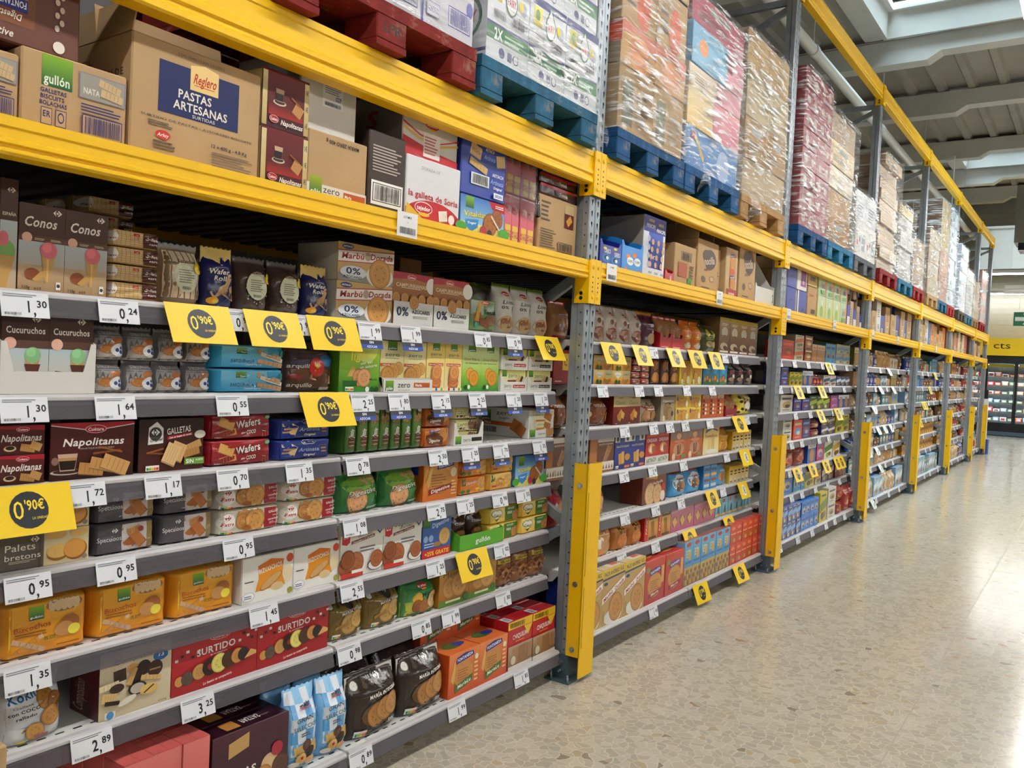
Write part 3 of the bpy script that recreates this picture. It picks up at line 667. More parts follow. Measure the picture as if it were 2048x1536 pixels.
K('roll_bag', 'biscuit_bag', 'clear bag of pale wafer tubes with oval label', 'bag', .09, '7c664c', 'b9a184', 'a8a49c', [('g', .06 + .15 * i, .1, .125, .78, 'd2b898', 'e2d0b4') for i in range(6)] + [('p', [(.02, .03), (.98, .03), (.98, .12), (.5, .14), (.02, .3)], '8c1f20')] + oval('Lucanchos', .55))
K('seed_bag', 'biscuit_bag', 'clear bag of dark biscuits with oval label', 'bag', .09, '4a3a34', '3c302c', '6a6662', [('e', .2 + .6 * ((i * 37) % 100) / 100, .12 + .5 * ((i * 61) % 100) / 100, .02, 'b8a48c' if i % 3 else '1c1614') for i in range(40)] + [('p', [(.02, .03), (.98, .03), (.98, .13), (.5, .1), (.02, .24)], '8c1f20')] + oval('Lucanchos', .5))
K('wafer_bag', 'wafer_bag', 'blue and gold wafer roll bag', 'bag', .07, '20245e', '1c1e4a', 'e0b43c', [('p', [(0, .74), (.5, .70), (1, .76), (1, .99), (0, .99)], 'e6c878'), ('t', 'Tago', .55, .87, .36, .06, '22306e', 'i'), ('r', .3, .82, .45, .01, '22306e'), ('t', 'Wafer', .42, .6, .6, .085, 'f6f2e6', 'i'), ('t', 'Rolls', .5, .49, .48, .08, 'f6f2e6', 'i'), ('q', .78, .42, .12, .3, 'd8b486', 12), ('q', .66, .38, .12, .26, 'cfa878', -18), ('q', .42, .27, .5, .12, 'c8a070', 28), ('q', .7, .24, .5, .12, 'd8b486', -22), ('p', [(.4, .02), (1, .02), (1, .14), (.7, .17)], '2f8fd0'), ('e', .25, .11, .16, 'e8a02c', .06), ('e', .3, .1, .08, 'f2d44c', .03)])
mar = [('r', 0, 0, 1, 1, 'c9a46a'), ('p', [(0, 0), (1, 0), (1, .34), (0, .2)], '8d8a84'), ('p', [(0, .48), (1, .62), (1, .93), (0, .78)], 'f6f2ea'), ('p', [(0, .47), (1, .61), (1, .635), (0, .495)], 'b3202c'), ('p', [(0, .77), (1, .91), (1, .935), (0, .795)], 'b3202c'), ('t', 'Marbú', .25, .68, .40, .16, 'a81c2a', 'bi', 3.5), ('t', 'Dorada', .76, .75, .42, .16, 'a81c2a', 'bi', 3.5), ('e', .51, .715, .055, 'b9a890'), ('e', .16, .9, .1, '23356e', .07), ('t', 'ARTIACH', .16, .9, .16, .05, 'ffffff'), ('e', .74, .22, .25, 'ece6dc', .3), ('k', .74, .3, .2, 'c9924c', .95)]
K('marbu_box', 'biscuit_box', 'tan and white golden biscuit box with zero per cent', 'box', .2, 'c9a46a', 'ddd8ce', 'e4e0d8', mar + [('e', .26, .24, .23, 'dfe4ea', .17), ('t', '0%', .26, .28, .26, .17, '1e2c58'), ('t', 'AZÚCARES', .25, .12, .32, .06, '1e2c58')])
K('campu_box', 'biscuit_box', 'brown and white biscuit box with red top', 'box', .2, 'a0662e', '8c5628', '9a6030', [('g', 0, .42, 1, .5, '8c5428', 'b0743a'), ('p', [(0, .86), (.5, .90), (1, .84), (1, 1), (0, 1)], 'a81830')] + cue(.45, .92, .22, .1) + [('t', 'CAMPURRIANAS', .46, .76, .78, .075, 'e8d8b8'), ('r', .2, .70, .5, .012, 'e8d8b8'), ('e', .97, .8, .14, 'f4efe6')] + [('k', .08 + .21 * i, .5 + (.0 if i != 2 else -.04), .10 if i != 2 else .12, 'c08a4a') for i in range(5)] + [('r', 0, 0, 1, .44, 'd4d4d0'), ('k', .5, .44, .12, 'c08a4a'), ('t', '0%', .22, .25, .3, .17, '1c2548'), ('t', 'AZÚCARES', .68, .26, .46, .07, '1c2020'), ('l', .48, .13, .4, .06, 2, '9a9a94')])
K('tostada_pack', 'biscuit_bag', 'green and yellow toast pack', 'brick', .1, '6a8a5a', '5a7a4c', '8aa06a', [('p', [(.0, .0), (1, 0), (1, .2), (.5, .35), (0, .5)], 'd8b820'), ('p', [(.5, .45), (1, .5), (1, 1), (.6, 1)], '2c7c44'), ('g', 0, .5, .5, .5, '9ab09a', 'b8c4b8')] + tej(.55, .87, .3, .13) + [('t', 'Tostada', .72, .6, .44, .13, '1e3826', 'i'), ('p', [(.2, .3), (.32, .9), (.4, .88), (.34, .3)], 'd8a83a'), ('q', .3, .42, .26, .28, '9c5a34', 8), ('q', .55, .26, .3, .22, '8c4e2e', -14), ('e', .78, .36, .22, '8a6244', .16), ('e', .24, .2, .05, '3a9a8c'), ('l', .5, .04, .45, .05, 1, '3a3a1a')], rows=2)
K('white_bag', 'biscuit_bag', 'white toast bag with green edge', 'bag', .1, 'd6d3cc', 'c2bfb8', '7d9a3c', tej(.5, .8, .5, .09) + [('t', 'Linna', .52, .63, .6, .08, '4a5a50', 'bi'), ('t', '0%', .35, .52, .3, .06, '3a4a40'), ('e', .75, .5, .1, '4a5a3c'), ('e', .5, .2, .42, 'c8a878', .17), ('q', .4, .2, .42, .16, '94522e', 6), ('q', .42, .26, .42, .1, 'a4623a', 6), ('e', .72, .2, .12, 'b48a5a')], rows=2)
K('stroop_bag', 'biscuit_pack', 'grey waffle pack with cup picture', 'bag', .08, '6a686a', '8c8a8c', '9a989a', [('g', 0, .0, 1, .72, 'b9b2ac', '8a8688'), ('t', 'STROOPWAFELS', .55, .80, .8, .09, 'd6d2cc', 'r'), ('p', [(.1, .42), (.15, .62), (.2, .45), (.28, .66), (.34, .45), (.42, .6), (.46, .42)], '5c5a5c'), ('e', .68, .56, .22, 'a8683a', .12), ('e', .4, .33, .27, 'a5662f', .15), ('e', .36, .31, .2, 'b87a40', .1), ('e', .72, .3, .25, 'eef0f4', .2), ('e', .66, .3, .06, '3a4a8c'), ('e', .78, .24, .06, '3a4a8c'), ('e', .8, .36, .05, '3a4a8c')])
K('barq_pack', 'biscuit_pack', 'sky blue wafer pack with sandwich wafers', 'brick', .1, '2f9ccc', '2a8abc', '58b4dc', [('g', .0, 0, .7, 1, '2490c4', '7cc8e6'), ('p', [(.45, 0), (.75, 0), (.6, 1), (.4, 1)], 'bfe2f0')] + gul(.28, .62, .14, .34) + [('t', 'BARQUINATA', .36, .33, .32, .15, '1c4668', 'r'), ('t', 'CREAM NATA', .5, .17, .24, .07, 'f0f6fa', 'r'), ('q', .73, .62, .34, .2, 'c8a078', -14), ('q', .76, .5, .32, .16, 'e8dcc8', -14), ('q', .74, .24, .36, .2, 'c8a078', -8), ('e', .93, .68, .06, '1c8a7c', .16)])
K('barquillo_bag', 'wafer_bag', 'brown wafer twin pack with red one euro oval', 'bag', .09, '4a3024', '3c281e', '3a3a52', [('g', .02, .02, .96, .44, '4a2c1e', '6a4028'), ('g', .02, .48, .96, .34, '3a3450', '5a4a5a'), ('e', .78, .64, .16, '3a78b4', .12), ('q', .68, .7, .36, .14, 'b98a58', 8), ('q', .64, .3, .42, .16, 'a87040', -10), ('t', 'arquillo', .26, .52, .42, .08, 'd8ccc0', 'bi'), ('t', 'arquillo', .26, .14, .42, .08, 'd8ccc0', 'bi'), ('e', .16, .3, .12, '8c2a24', .05), ('e', .54, .5, .15, 'c42020', .19), ('t', '1€', .54, .5, .17, .12, 'f2d21e', 'b', 90), ('r', .62, .04, .2, .06, 'd8c8b8')])
K('ligera_box', 'biscuit_box', 'bright green light biscuit box', 'box', .12, '6fae2e', '4f8a24', '86b840', [('g', 0, 0, 1, 1, '2f8a2c', 'b4d23c'), ('e', .66, .84, .28, 'd4e47c', .26), ('t', 'ligera', .56, .74, .62, .17, 'f2e04c', 'bi', 8), ('t', 'sin sal', .66, .58, .3, .05, 'f4f8e8', 'b', 8), ('t', 'sin azúcares', .72, .51, .44, .055, 'f4f8e8', 'b', 8), ('p', [(.2, .3), (.3, .5), (.38, .48), (.42, .3)], 'd2a860'), ('k', .48, .28, .16, 'c98e5a'), ('k', .6, .28, .17, 'd29a66'), ('r', .1, .12, .32, .1, '1e6a2c'), ('n', .14, .02, .2, .08), ('e', .68, .05, .05, 'e8eee0'), ('e', .8, .05, .05, '14501e'), ('e', .92, .05, .05, '14501e'), ('t', 'María', .82, .25, .2, .04, '1c4a1c')])
zm = [('g', 0, 0, 1, 1, 'f0d884', 'f4ecb8'), ('g', .3, .82, .4, .18, '0d5a34', '7fae2a'), ('t', 'gullón', .5, .86, .34, .04, 'ffffff')] + zer(.1, .6, .8, .22, None, '')
K('zero_maria', 'biscuit_box', 'pale yellow round-biscuit box in a low tray', 'box', .12, 'f0e0a0', 'd8c480', 'e8d890', zm + [('r', 0, .5, .55, .06, 'c8582a'), ('t', 'María', .27, .53, .3, .03, 'ffffff'), ('k', .78, .46, .2, 'd8a45c'), ('k', .55, .4, .24, 'd09a50'), ('k', .3, .32, .28, 'c88f48')])
K('zero_horno', 'biscuit_box', 'pale yellow box with stacked biscuits', 'box', .12, 'f0d884', 'd8c480', 'e8d890', [('g', 0, 0, 1, 1, 'f4e6b0', 'eecb54'), ('g', .3, .84, .4, .16, '0d5a34', '7fae2a'), ('t', 'gullón', .5, .87, .34, .035, 'ffffff')] + zer(.1, .64, .8, .2, None, '') + [('r', .08, .52, .84, .06, 'd0683a'), ('t', 'Dorada al horno', .5, .55, .74, .026, 'ffffff'), ('k', .5, .14, .3, 'd07a40', .7), ('k', .52, .2, .29, 'd88a50', .7), ('k', .48, .26, .29, 'd07a40', .7), ('k', .5, .32, .28, 'd88a50', .7), ('k', .5, .4, .28, 'dc9458'), ('r', .05, .02, .9, .05, 'f6f0d8'), ('e', .2, .045, .06, 'b84040'), ('e', .5, .045, .06, '3a6ab0'), ('e', .8, .045, .06, '8ab03c')])
K('diet_box', 'biscuit_box', 'green fibre biscuit box with curved edge', 'box', .12, '8cba3c', '5a8a2c', '9ac048', [('g', 0, 0, 1, .34, '3a8a34', '8cc43c'), ('g', 0, .34, 1, .66, '9cc844', 'e4eab0'), ('g', .3, .84, .4, .16, '0d5a34', '7fae2a'), ('t', 'gullón', .5, .87, .34, .035, 'ffffff'), ('t', 'Diet·Fibra' if False else 'Diet Fibra', .5, .68, .8, .055, 'b84a34', 'r'), ('t', 'Sin Azúcares', .5, .6, .7, .035, '5a6a4a', 'r'), ('k', .44, .36, .22, 'e0a040'), ('k', .62, .28, .26, 'd8942e'), ('e', .2, .08, .08, '14501e'), ('e', .36, .09, .07, 'e8eee0')])
K('zero_wafer', 'wafer_box', 'pale green wafer carton', 'box', .14, 'e4dfa8', 'cfc98c', 'ded8a0', [('g', 0, 0, 1, 1, 'f4f0dc', 'd4cc6c'), ('g', .06, .68, .18, .32, '0d5a34', '7fae2a'), ('t', 'zero', .48, .74, .36, .22, '3a6a68', 'r'), ('t', 'sin azúcares', .48, .56, .34, .07, '6aa4a0', 'r'), ('r', .28, .4, .36, .1, '8a2a24'), ('q', .74, .5, .2, .5, 'd4b880', -30), ('q', .82, .5, .08, .45, '4a2c1c', -30)])
K('napo_small', 'biscuit_box', 'small dark maroon cinnamon biscuit box', 'box', .16, '4a1214', '3a0e10', '4a1214', [('g', 0, 0, 1, 1, '3a0f10', '5c1a18'), ('p', [(0, .9), (1, .82), (1, 1), (0, 1)], 'a8182c'), ('t', 'Napolitanas', .47, .58, .92, .24, 'f2eae2', 'i')] + cue(.5, .86, .3, .18) + [('e', .22, .22, .14, 'd8b890', .1), ('e', .22, .24, .1, '2a1410', .07), ('q', .62, .22, .34, .24, 'c08a4e', -10), ('q', .8, .28, .26, .26, 'cc9a5c', -22)])
K('napo_big', 'biscuit_box', 'large dark maroon biscuit box with coffee cup', 'box', .16, '4a1214', '3a0e10', '3c1012', [('g', 0, 0, 1, 1, '2c0c0c', '541715'), ('p', [(0, .97), (.5, .86), (1, .96), (1, 1), (0, 1)], 'b01a30'), ('p', [(0, .955), (.5, .845), (1, .945), (1, .96), (.5, .86), (0, .97)], 'f0e6e4')] + cue(.52, .88, .26, .15) + [('t', 'Napolitanas', .5, .66, .74, .135, 'f6f0ea', 'i'), ('t', 'CON UN TOQUE DE DELICIOSA CANELA', .54, .54, .42, .028, 'd8c8bc', 'r'), ('e', .19, .14, .19, 'c8b8a8', .05), ('e', .19, .15, .16, '3a1c16', .04), ('p', [(.08, .46), (.31, .46), (.28, .16), (.11, .16)], 'c8a890'), ('p', [(.095, .34), (.295, .34), (.275, .18), (.115, .18)], '1c0c08'), ('p', [(.09, .39), (.3, .39), (.295, .34), (.095, .34)], 'b98a54'), ('e', .05, .34, .04, '8a6a5a', .07), ('q', .66, .46, .34, .035, '8a4a20', 4), ('q', .7, .5, .3, .03, '9c5a2a', -14), ('q', .47, .17, .3, .2, 'b98448', -8), ('q', .6, .24, .3, .2, 'c49254', -14), ('q', .76, .22, .34, .26, 'd0a062', -22)])
K('canela_box', 'biscuit_box', 'dark brown biscuit box with hanging white tag', 'box', .16, '3a1a18', '1e1010', '241412', [('g', 0, 0, 1, 1, '4a1c16', '281412'), ('p', [(.13, .52), (.36, .54), (.36, .82), (.26, .95), (.14, .84)], 'e8e6e2'), ('e', .24, .72, .095, '3a3634'), ('h', .24, .75, .13, 'ffffff'), ('t', 'Original', .25, .61, .19, .05, '3a3634', 'bi', 6), ('t', 'GALLETAS', .6, .78, .38, .12, 'f6f0ea', 'b', 6), ('p', [(.42, .6), (.82, .67), (.82, .73), (.42, .66)], 'b02030'), ('t', 'Con un toque de canela', .62, .665, .36, .035, 'ffffff', 'i', 8), ('e', .94, .68, .09, 'e0d8d0', .08), ('q', .24, .4, .26, .03, '9c5a2a', 12), ('q', .26, .35, .26, .03, '8a4a20', -6), ('q', .82, .46, .28, .14, 'c89a5e', 20), ('q', .8, .34, .26, .14, 'b98448', 12), ('q', .58, .37, .22, .34, 'dcb27a', -22), ('q', .48, .33, .22, .38, 'e2bc86', -24), ('n', .09, .03, .2, .1), ('r', .68, .1, .32, .13, '6a9a3a'), ('t', 'SIN', .77, .165, .13, .08, 'ffffff'), ('t', 'ACEITE', .92, .185, .12, .035, 'ffffff')])
K('coco_pack', 'wafer_pack', 'red coconut wafer pack', 'brick', .12, '8c1a22', '7a161e', '9a2028', [('g', 0, 0, 1, 1, '7c141c', 'a02028'), ('q', .28, .62, .22, .34, 'd8a45c', -20), ('q', .3, .26, .24, .24, 'd09a50', 10), ('t', 'Wafers', .6, .62, .36, .3, '4a0c12', 'b', 8), ('t', 'Wafers', .595, .635, .36, .3, 'f6efe6', 'b', 8), ('t', 'COCO', .64, .28, .14, .16, 'f6efe6', 'b', 5), ('t', 'sabor', .52, .25, .07, .08, 'f6efe6', 'i', 5), ('e', .9, .84, .07, '2c7c44', .1), ('t', 'COVY', .9, .84, .1, .1, 'ffffff'), ('p', [(.8, .3), (.98, .48), (.97, .38), (.86, .26)], 'f0ece6'), ('q', .87, .16, .22, .2, 'd8a45c', 6), ('t', '240g', .14, .1, .07, .06, 'f6efe6', 'r')])
K('arti_pack', 'biscuit_pack', 'royal blue biscuit pack with wavy biscuits', 'brick', .12, '1b2f7c', '16276a', '22388a', [('g', 0, 0, 1, 1, '152a74', '26429c'), ('p', [(.04, .2), (.3, .1), (.36, .62), (.26, .8), (.2, .95), (.08, .9), (.1, .66)], 'd8bc8c'), ('p', [(.1, .66), (.2, .95), (.3, .7), (.2, .6)], 'f2ede4'), ('r', .1, .32, .2, .08, 'b98c58'), ('r', .12, .48, .2, .08, 'b98c58'), ('p', [(.74, .2), (.98, .1), (.97, .7), (.9, .95), (.86, .66), (.74, .66)], 'd8b07c'), ('r', .78, .3, .18, .08, 'b98c58'), ('r', .78, .46, .18, .08, 'b98c58'), ('p', [(.46, .96), (.42, .86), (.46, .74), (.64, .74), (.68, .86), (.64, .96)], 'dfe4f0'), ('p', [(.465, .94), (.43, .86), (.465, .76), (.635, .76), (.67, .86), (.635, .94)], '1b2f7c'), ('t', 'ARTIACH', .55, .85, .18, .1, 'ffffff'), ('t', 'Artinata', .56, .48, .36, .18, '9fb4e0', 'i'), ('t', 'Original', .56, .22, .2, .11, 'ffffff', 'bi')])
K('stick_pack', 'biscuit_pack', 'slim green chocolate biscuit pack standing', 'brick', .14, '3f6a2e', '345a28', '4a7a34', [('g', .0, 0, 1, 1, '2f5a28', '6a8a3c'), ('e', .45, .72, .4, 'b98a58', .1), ('q', .5, .84, .36, .1, '4a2a1c', 20), ('t', 'Digestive', .55, .42, .6, .13, 'f0e8dc', 'i', 78), ('p', [(.3, .12), (.8, .1), (.9, .38), (.35, .36)], '5a3024'), ('r', .36, .18, .45, .012, 'c8a888'), ('r', .36, .26, .45, .012, 'c8a888'), ('e', .7, .9, .25, 'e8e4da', .05), ('p', [(.05, .02), (.3, .02), (.3, .2), (.05, .2)], '8cc86a')])
K('choc_digest', 'biscuit_pack', 'orange and brown chocolate biscuit pack', 'brick', .12, 'b8581e', '8a3c18', 'c86a24', [('g', 0, 0, 1, 1, 'a84a18', 'd8802c'), ('p', [(.1, .2), (.7, .1), (.75, .6), (.4, .75), (.12, .6)], '5a2c1c'), ('k', .7, .6, .2, 'c88840'), ('e', .42, .36, .3, '6a3820', .28)] + fon(.42, .84, .4, .3) + [('t', 'Digestive', .4, .34, .4, .16, 'f2e6d6', 'i'), ('r', .84, .05, .16, .9, 'e89a40')])
K('zero_choco', 'biscuit_pack', 'white display carton with three choco chip packs', 'tray3', .14, 'e8e6e0', 'd8d6d0', 'e0ded8', [])
K('choco_zero', 'biscuit_pack', 'cream choco chip pack in white display carton', 'brick', .1, 'd8d29c', 'c8c28c', 'd8d29c', [('g', 0, 0, 1, 1, 'e4dfb0', 'cfc878'), ('t', 'zero', .3, .6, .36, .34, '3a6a68', 'r'), ('r', .1, .16, .4, .16, '4a2c1c'), ('k', .72, .5, .22, '6a4424'), ('k', .9, .4, .15, '5a3820')])
K('zero_fibra', 'display_carton', 'white fibre biscuit carton with long printed side', 'box', .27, 'e6e3dc', 'deded8', 'e8e8e4', [('p', [(.1, .95), (.95, .95), (.8, .3), (.3, .3)], 'e6d8a0'), ('r', .16, .66, .5, .28, 'f0e8c0'), ('t', 'zero', .42, .84, .3, .1, '4a8a88', 'r'), ('q', .74, .78, .3, .26, 'b4713c', -20), ('r', .26, .6, .36, .05, 'd0683a'), ('r', .22, .34, .5, .22, 'f0e8c0'), ('t', 'zero', .46, .5, .28, .09, '4a8a88', 'r'), ('q', .72, .44, .26, .2, 'b4713c', -14), ('r', .3, .32, .3, .05, 'd0683a'), ('g', .04, .06, .2, .26, '0d5a34', '7fae2a'), ('t', 'zero', .5, .16, .28, .09, '3a5a58', 'r'), ('q', .84, .2, .28, .24, 'c89058', 10)],
  sa=[('g', .02, .52, .2, .4, '0d5a34', '7fae2a'), ('t', 'gullón', .12, .6, .16, .07, 'ffffff'), ('t', 'zero', .5, .84, .34, .16, '3a4a48', 'r'), ('t', 'sugar', .5, .66, .22, .08, '3a4a48', 'r'), ('p', [(.04, .4), (.66, .36), (.66, .5), (.04, .54)], 'c8622c'), ('t', 'Fibra', .16, .46, .14, .07, 'ffffff'), ('b', .06, .12, .3, .2), ('q', .76, .42, .2, .4, 'b4713c', -24), ('q', .84, .3, .2, .36, 'a4602e', -30)])
K('palets_box', 'biscuit_box', 'grey-brown butter biscuit box with round biscuits', 'box', .14, '5c544c', '4c443c', '6a6258', [('r', .48, 0, .52, 1, 'd8c79c'), ('r', .42, 0, .03, 1, '4c443c'), ('t', 'Palets', .22, .64, .34, .2, 'ece6dc', 'r'), ('t', 'bretons', .25, .38, .4, .17, 'ece6dc', 'r'), ('l', .1, .2, .3, .08, 2, 'c8b8a0'), ('h', .38, .82, .1, 'ece6dc'), ('e', .64, .32, .13, '9a6424', .22), ('e', .64, .38, .13, 'e0b868', .2), ('e', .84, .36, .14, '9a5a1e', .3), ('e', .83, .4, .13, 'd89a48', .28), ('e', .62, .86, .12, 'dcb468', .12), ('e', .88, .86, .1, 'dcb468', .12), ('e', .95, .12, .03, '8a8070')])
K('specu_pack', 'biscuit_pack', 'dark grey spiced biscuit pack with clear end', 'brick', .12, '4a464c', '3a363c', '55515a', [('r', .0, 0, .46, 1, '4c474e'), ('g', .44, 0, .38, 1, 'b4a8a4', 'd6ccc8'), ('g', .82, 0, .18, 1, '7a6438', '94804c'), ('t', 'Speculoos', .26, .5, .36, .15, 'd6d0d0', 'r'), ('h', .34, .74, .1, 'e6e2e2'), ('q', .56, .28, .14, .34, 'a05c28', 40), ('q', .62, .7, .2, .2, 'b9824c', 14), ('q', .68, .42, .14, .5, 'b06c34', 40), ('e', .72, .72, .04, '8a3a3a')])
K('caca_pack', 'biscuit_pack', 'cream and red peanut biscuit pack', 'brick', .12, 'd6cdbc', 'c4bba8', 'cfc6b4', [('g', 0, 0, .7, 1, 'e0d8c8', 'c6bcaa'), ('r', .7, 0, .3, 1, 'a01c2c'), ('p', [(.64, 0), (.72, 0), (.76, 1), (.7, 1)], 'a01c2c'), ('e', .15, .52, .11, 'f4f0ea', .34), ('h', .15, .7, .1, 'b02034'), ('t', 'Extra', .15, .44, .17, .14, 'b02034', 'i'), ('k', .4, .7, .12, 'c08a4c', .9), ('k', .36, .5, .1, 'b47c40'), ('k', .55, .48, .15, 'c8904e'), ('e', .42, .2, .07, 'a0602c', .1), ('t', 'GALLETAS', .86, .76, .22, .1, 'f4e8e4', 'b', 4), ('t', '20% de', .86, .6, .1, .05, 'f4e8e4', 'r', 4), ('t', 'cacahuetes', .86, .45, .22, .1, 'f4e8e4', 'b', 4), ('l', .77, .24, .18, .1, 2, 'e0b4b4'), ('n', .06, .04, .16, .14)])
K('green_digest', 'biscuit_bag', 'dark green wholemeal biscuit bag', 'bag', .11, '1f6a34', '17552a', '2a7a3c', [('g', .02, .04, .96, .9, '1a5c2c', '4a9a3a'), ('e', .7, .8, .22, 'c8a070', .14), ('e', .45, .68, .34, '7aae3a', .2), ('p', [(.12, .66), (.5, .74), (.52, .68), (.14, .6)], 'd8c28c'), ('k', .4, .28, .22, 'd2986a', .95), ('p', [(.56, .3), (.92, .46), (.9, .36), (.6, .24)], 'e6d098'), ('t', 'Digestive', .52, .5, .62, .13, '14401e', 'bi', 5), ('t', 'Digestive', .515, .512, .62, .13, 'f6f2e6', 'bi', 5), ('l', .62, .08, .3, .06, 2, '9cc89a'), ('e', .14, .86, .1, '2f8a44', .07)])
K('font_digest', 'biscuit_box', 'large orange wholemeal biscuit box', 'box', .14, 'd8802c', 'b85a1c', 'e0963c', [('g', 0, 0, 1, 1, 'c8661e', 'e8a44c'), ('e', .45, .48, .34, 'a86a2c', .34), ('e', .46, .5, .33, 'c88a40', .33), ('l', .22, .34, .46, .34, 5, 'a0642a'), ('p', [(.06, .5), (.2, .9), (.26, .86), (.14, .3)], 'dcb060')] + fon(.62, .84, .5, .2) + [('p', [(.14, .14), (.82, .26), (.84, .4), (.14, .28)], '8c1c20'), ('t', 'Digestive', .48, .275, .56, .085, 'f6efe6', 'bi', 8), ('e', .86, .66, .09, 'f0e0c0'), ('l', .8, .1, .16, .4, 5, 'e8c890')], sa=[('r', .2, .64, .6, .24, '1d2f86'), ('t', 'FONTANEDA', .5, .75, .5, .06, 'ffffff', 'b', 80)])
K('avena_pack', 'biscuit_pack', 'orange oat biscuit pack with green square', 'brick', .12, 'd87a24', 'b8621c', 'e08a34', [('g', 0, 0, 1, 1, 'e08a2c', 'd06a1c'), ('r', 0, .52, .24, .42, '0d5a34'), ('t', 'Digestive', .45, .68, .4, .16, 'f2e6f0', 'bi', 5), ('k', .8, .55, .18, 'd09a50'), ('e', .64, .28, .08, 'f0c020', .08), ('e', .14, .2, .07, '2c6a2c', .1), ('e', .32, .2, .07, '2c6a2c', .1)])
K('yellow_pack', 'biscuit_pack', 'yellow-orange biscuit pack with pale lettering', 'brick', .12, 'e8b04c', 'd09a3c', 'ecc06c', [('g', 0, 0, 1, 1, 'e09a34', 'f0ce7c'), ('r', .02, .5, .2, .44, '0d5a34'), ('t', 'Digestive', .55, .6, .4, .16, 'a8441c', 'bi'), ('e', .78, .7, .15, 'd8a868', .24), ('k', .45, .3, .16, 'd8a050'), ('r', .12, .2, .16, .1, 'c84a3a'), ('r', .76, .12, .18, .1, '6a9a3a')])
K('vital_box', 'biscuit_box', 'sky blue breakfast biscuit box with meadow', 'box', .12, '6aa4d8', '4a84b8', '5a94c8', [('g', 0, .0, 1, .3, 'd8d060', 'e8e490'), ('g', 0, .3, 1, .7, '8cc0e8', '3a74c0'), ('p', [(.62, 1), (1, 1), (1, .74), (.7, .8)], 'c42434'), ('g', .1, .68, .18, .3, '0d5a34', '7fae2a'), ('t', 'Vitalday', .34, .54, .52, .14, '2a5a2c', 'b', 4), ('t', 'Vitalday', .335, .552, .52, .14, 'f0d834', 'b', 4), ('p', [(.1, .36), (.4, .42), (.38, .2), (.24, .06), (.1, .2)], '2f8ad0'), ('t', 'Yogur', .25, .3, .2, .06, 'ffffff', 'i', 5), ('k', .82, .54, .14, '9c5c30'), ('k', .66, .36, .16, 'a4642f'), ('q', .78, .42, .3, .06, 'e8d8c0', -40), ('e', .5, .16, .07, 'a83048'), ('e', .64, .1, .06, '3a2a3c'), ('e', .0, .16, .12, '4aa03c', .12), ('e', .98, .18, .13, '4aa03c', .14), ('l', .75, .84, .22, .1, 2, 'ffffff')])
K('bizc_bag', 'biscuit_pack', 'golden orange sponge biscuit pack with window', 'brick', .13, 'dc8f1e', 'd07c14', 'e09a2c', [('g', .04, .04, .92, .9, 'd88a18', 'e8a828'), ('p', [(.1, .06), (.94, .06), (.94, .7), (.5, .9), (.1, .8)], 'edc540'), ('e', .68, .86, .2, '8a6a3c', .14), ] + [('e', .55 + .065 * i, .86, .042, 'd8b88c', .12) for i in range(5)] + gul(.3, .66, .16, .24) + [('t', 'Bizcochos', .34, .54, .4, .1, 'a83a1c', 'r', 3), ('l', .16, .38, .36, .1, 2, '9a5a1c'), ('q', .28, .22, .38, .09, 'dcb890', 28), ('q', .3, .22, .38, .09, 'cfa880', -24), ('e', .75, .5, .1, '9a5c2c', .14), ('e', .68, .4, .11, 'c08a50', .13), ('e', .79, .36, .07, 'f0e04c', .1), ('t', '0% SOY', .52, .3, .12, .07, '4a6a1c'), ('l', .6, .12, .3, .05, 1, '9a5a1c')], rows=2)
K('bizc_box', 'biscuit_box', 'white sponge biscuit box with orange panel', 'box', .2, 'eceae4', 'dedcd6', 'e6e4de', [('r', 0, 0, 1, 1, 'eeece6'), ('r', 0, 0, .014, 1, 'b8b6b0'), ('r', .986, 0, .014, 1, 'c4c2bc'), ('r', 0, .982, 1, .018, 'd0cec8'), ('p', [(.26, .22), (.32, .5), (.3, .78), (.55, .9), (.8, .84), (.78, .5), (.84, .26), (.55, .24)], 'e09020'), ('p', [(.3, .78), (.55, .9), (.8, .84), (.79, .7), (.55, .76), (.31, .64)], 'd8701c'), ('t', 'BIZCOCHOS', .54, .7, .46, .1, 'f8f4ea', 'b', 9), ('e', .56, .4, .24, 'a87038', .1, .5), ('e', .56, .41, .22, 'd0a468', .085, .5), ('e', .68, .26, .12, 'dcc090', .09), ('e', .92, .84, .07, 'c8442c'), ('e', .13, .15, .12, 'c8c8d8', .1), ('e', .13, .15, .105, 'f8f8f8', .085), ('l', .05, .11, .16, .08, 2, '5a5a8a'), ('e', .88, .5, .1, 'e6d4b0', .2), ('e', .94, .1, .05, '9a9a2c'), ('l', .05, .46, .2, .05, 1, '3a2a24')], ta=[('r', .04, .1, .5, .2, '8a7a6a'), ('e', .6, .4, .2, 'd09a50', .15)], rows=2)
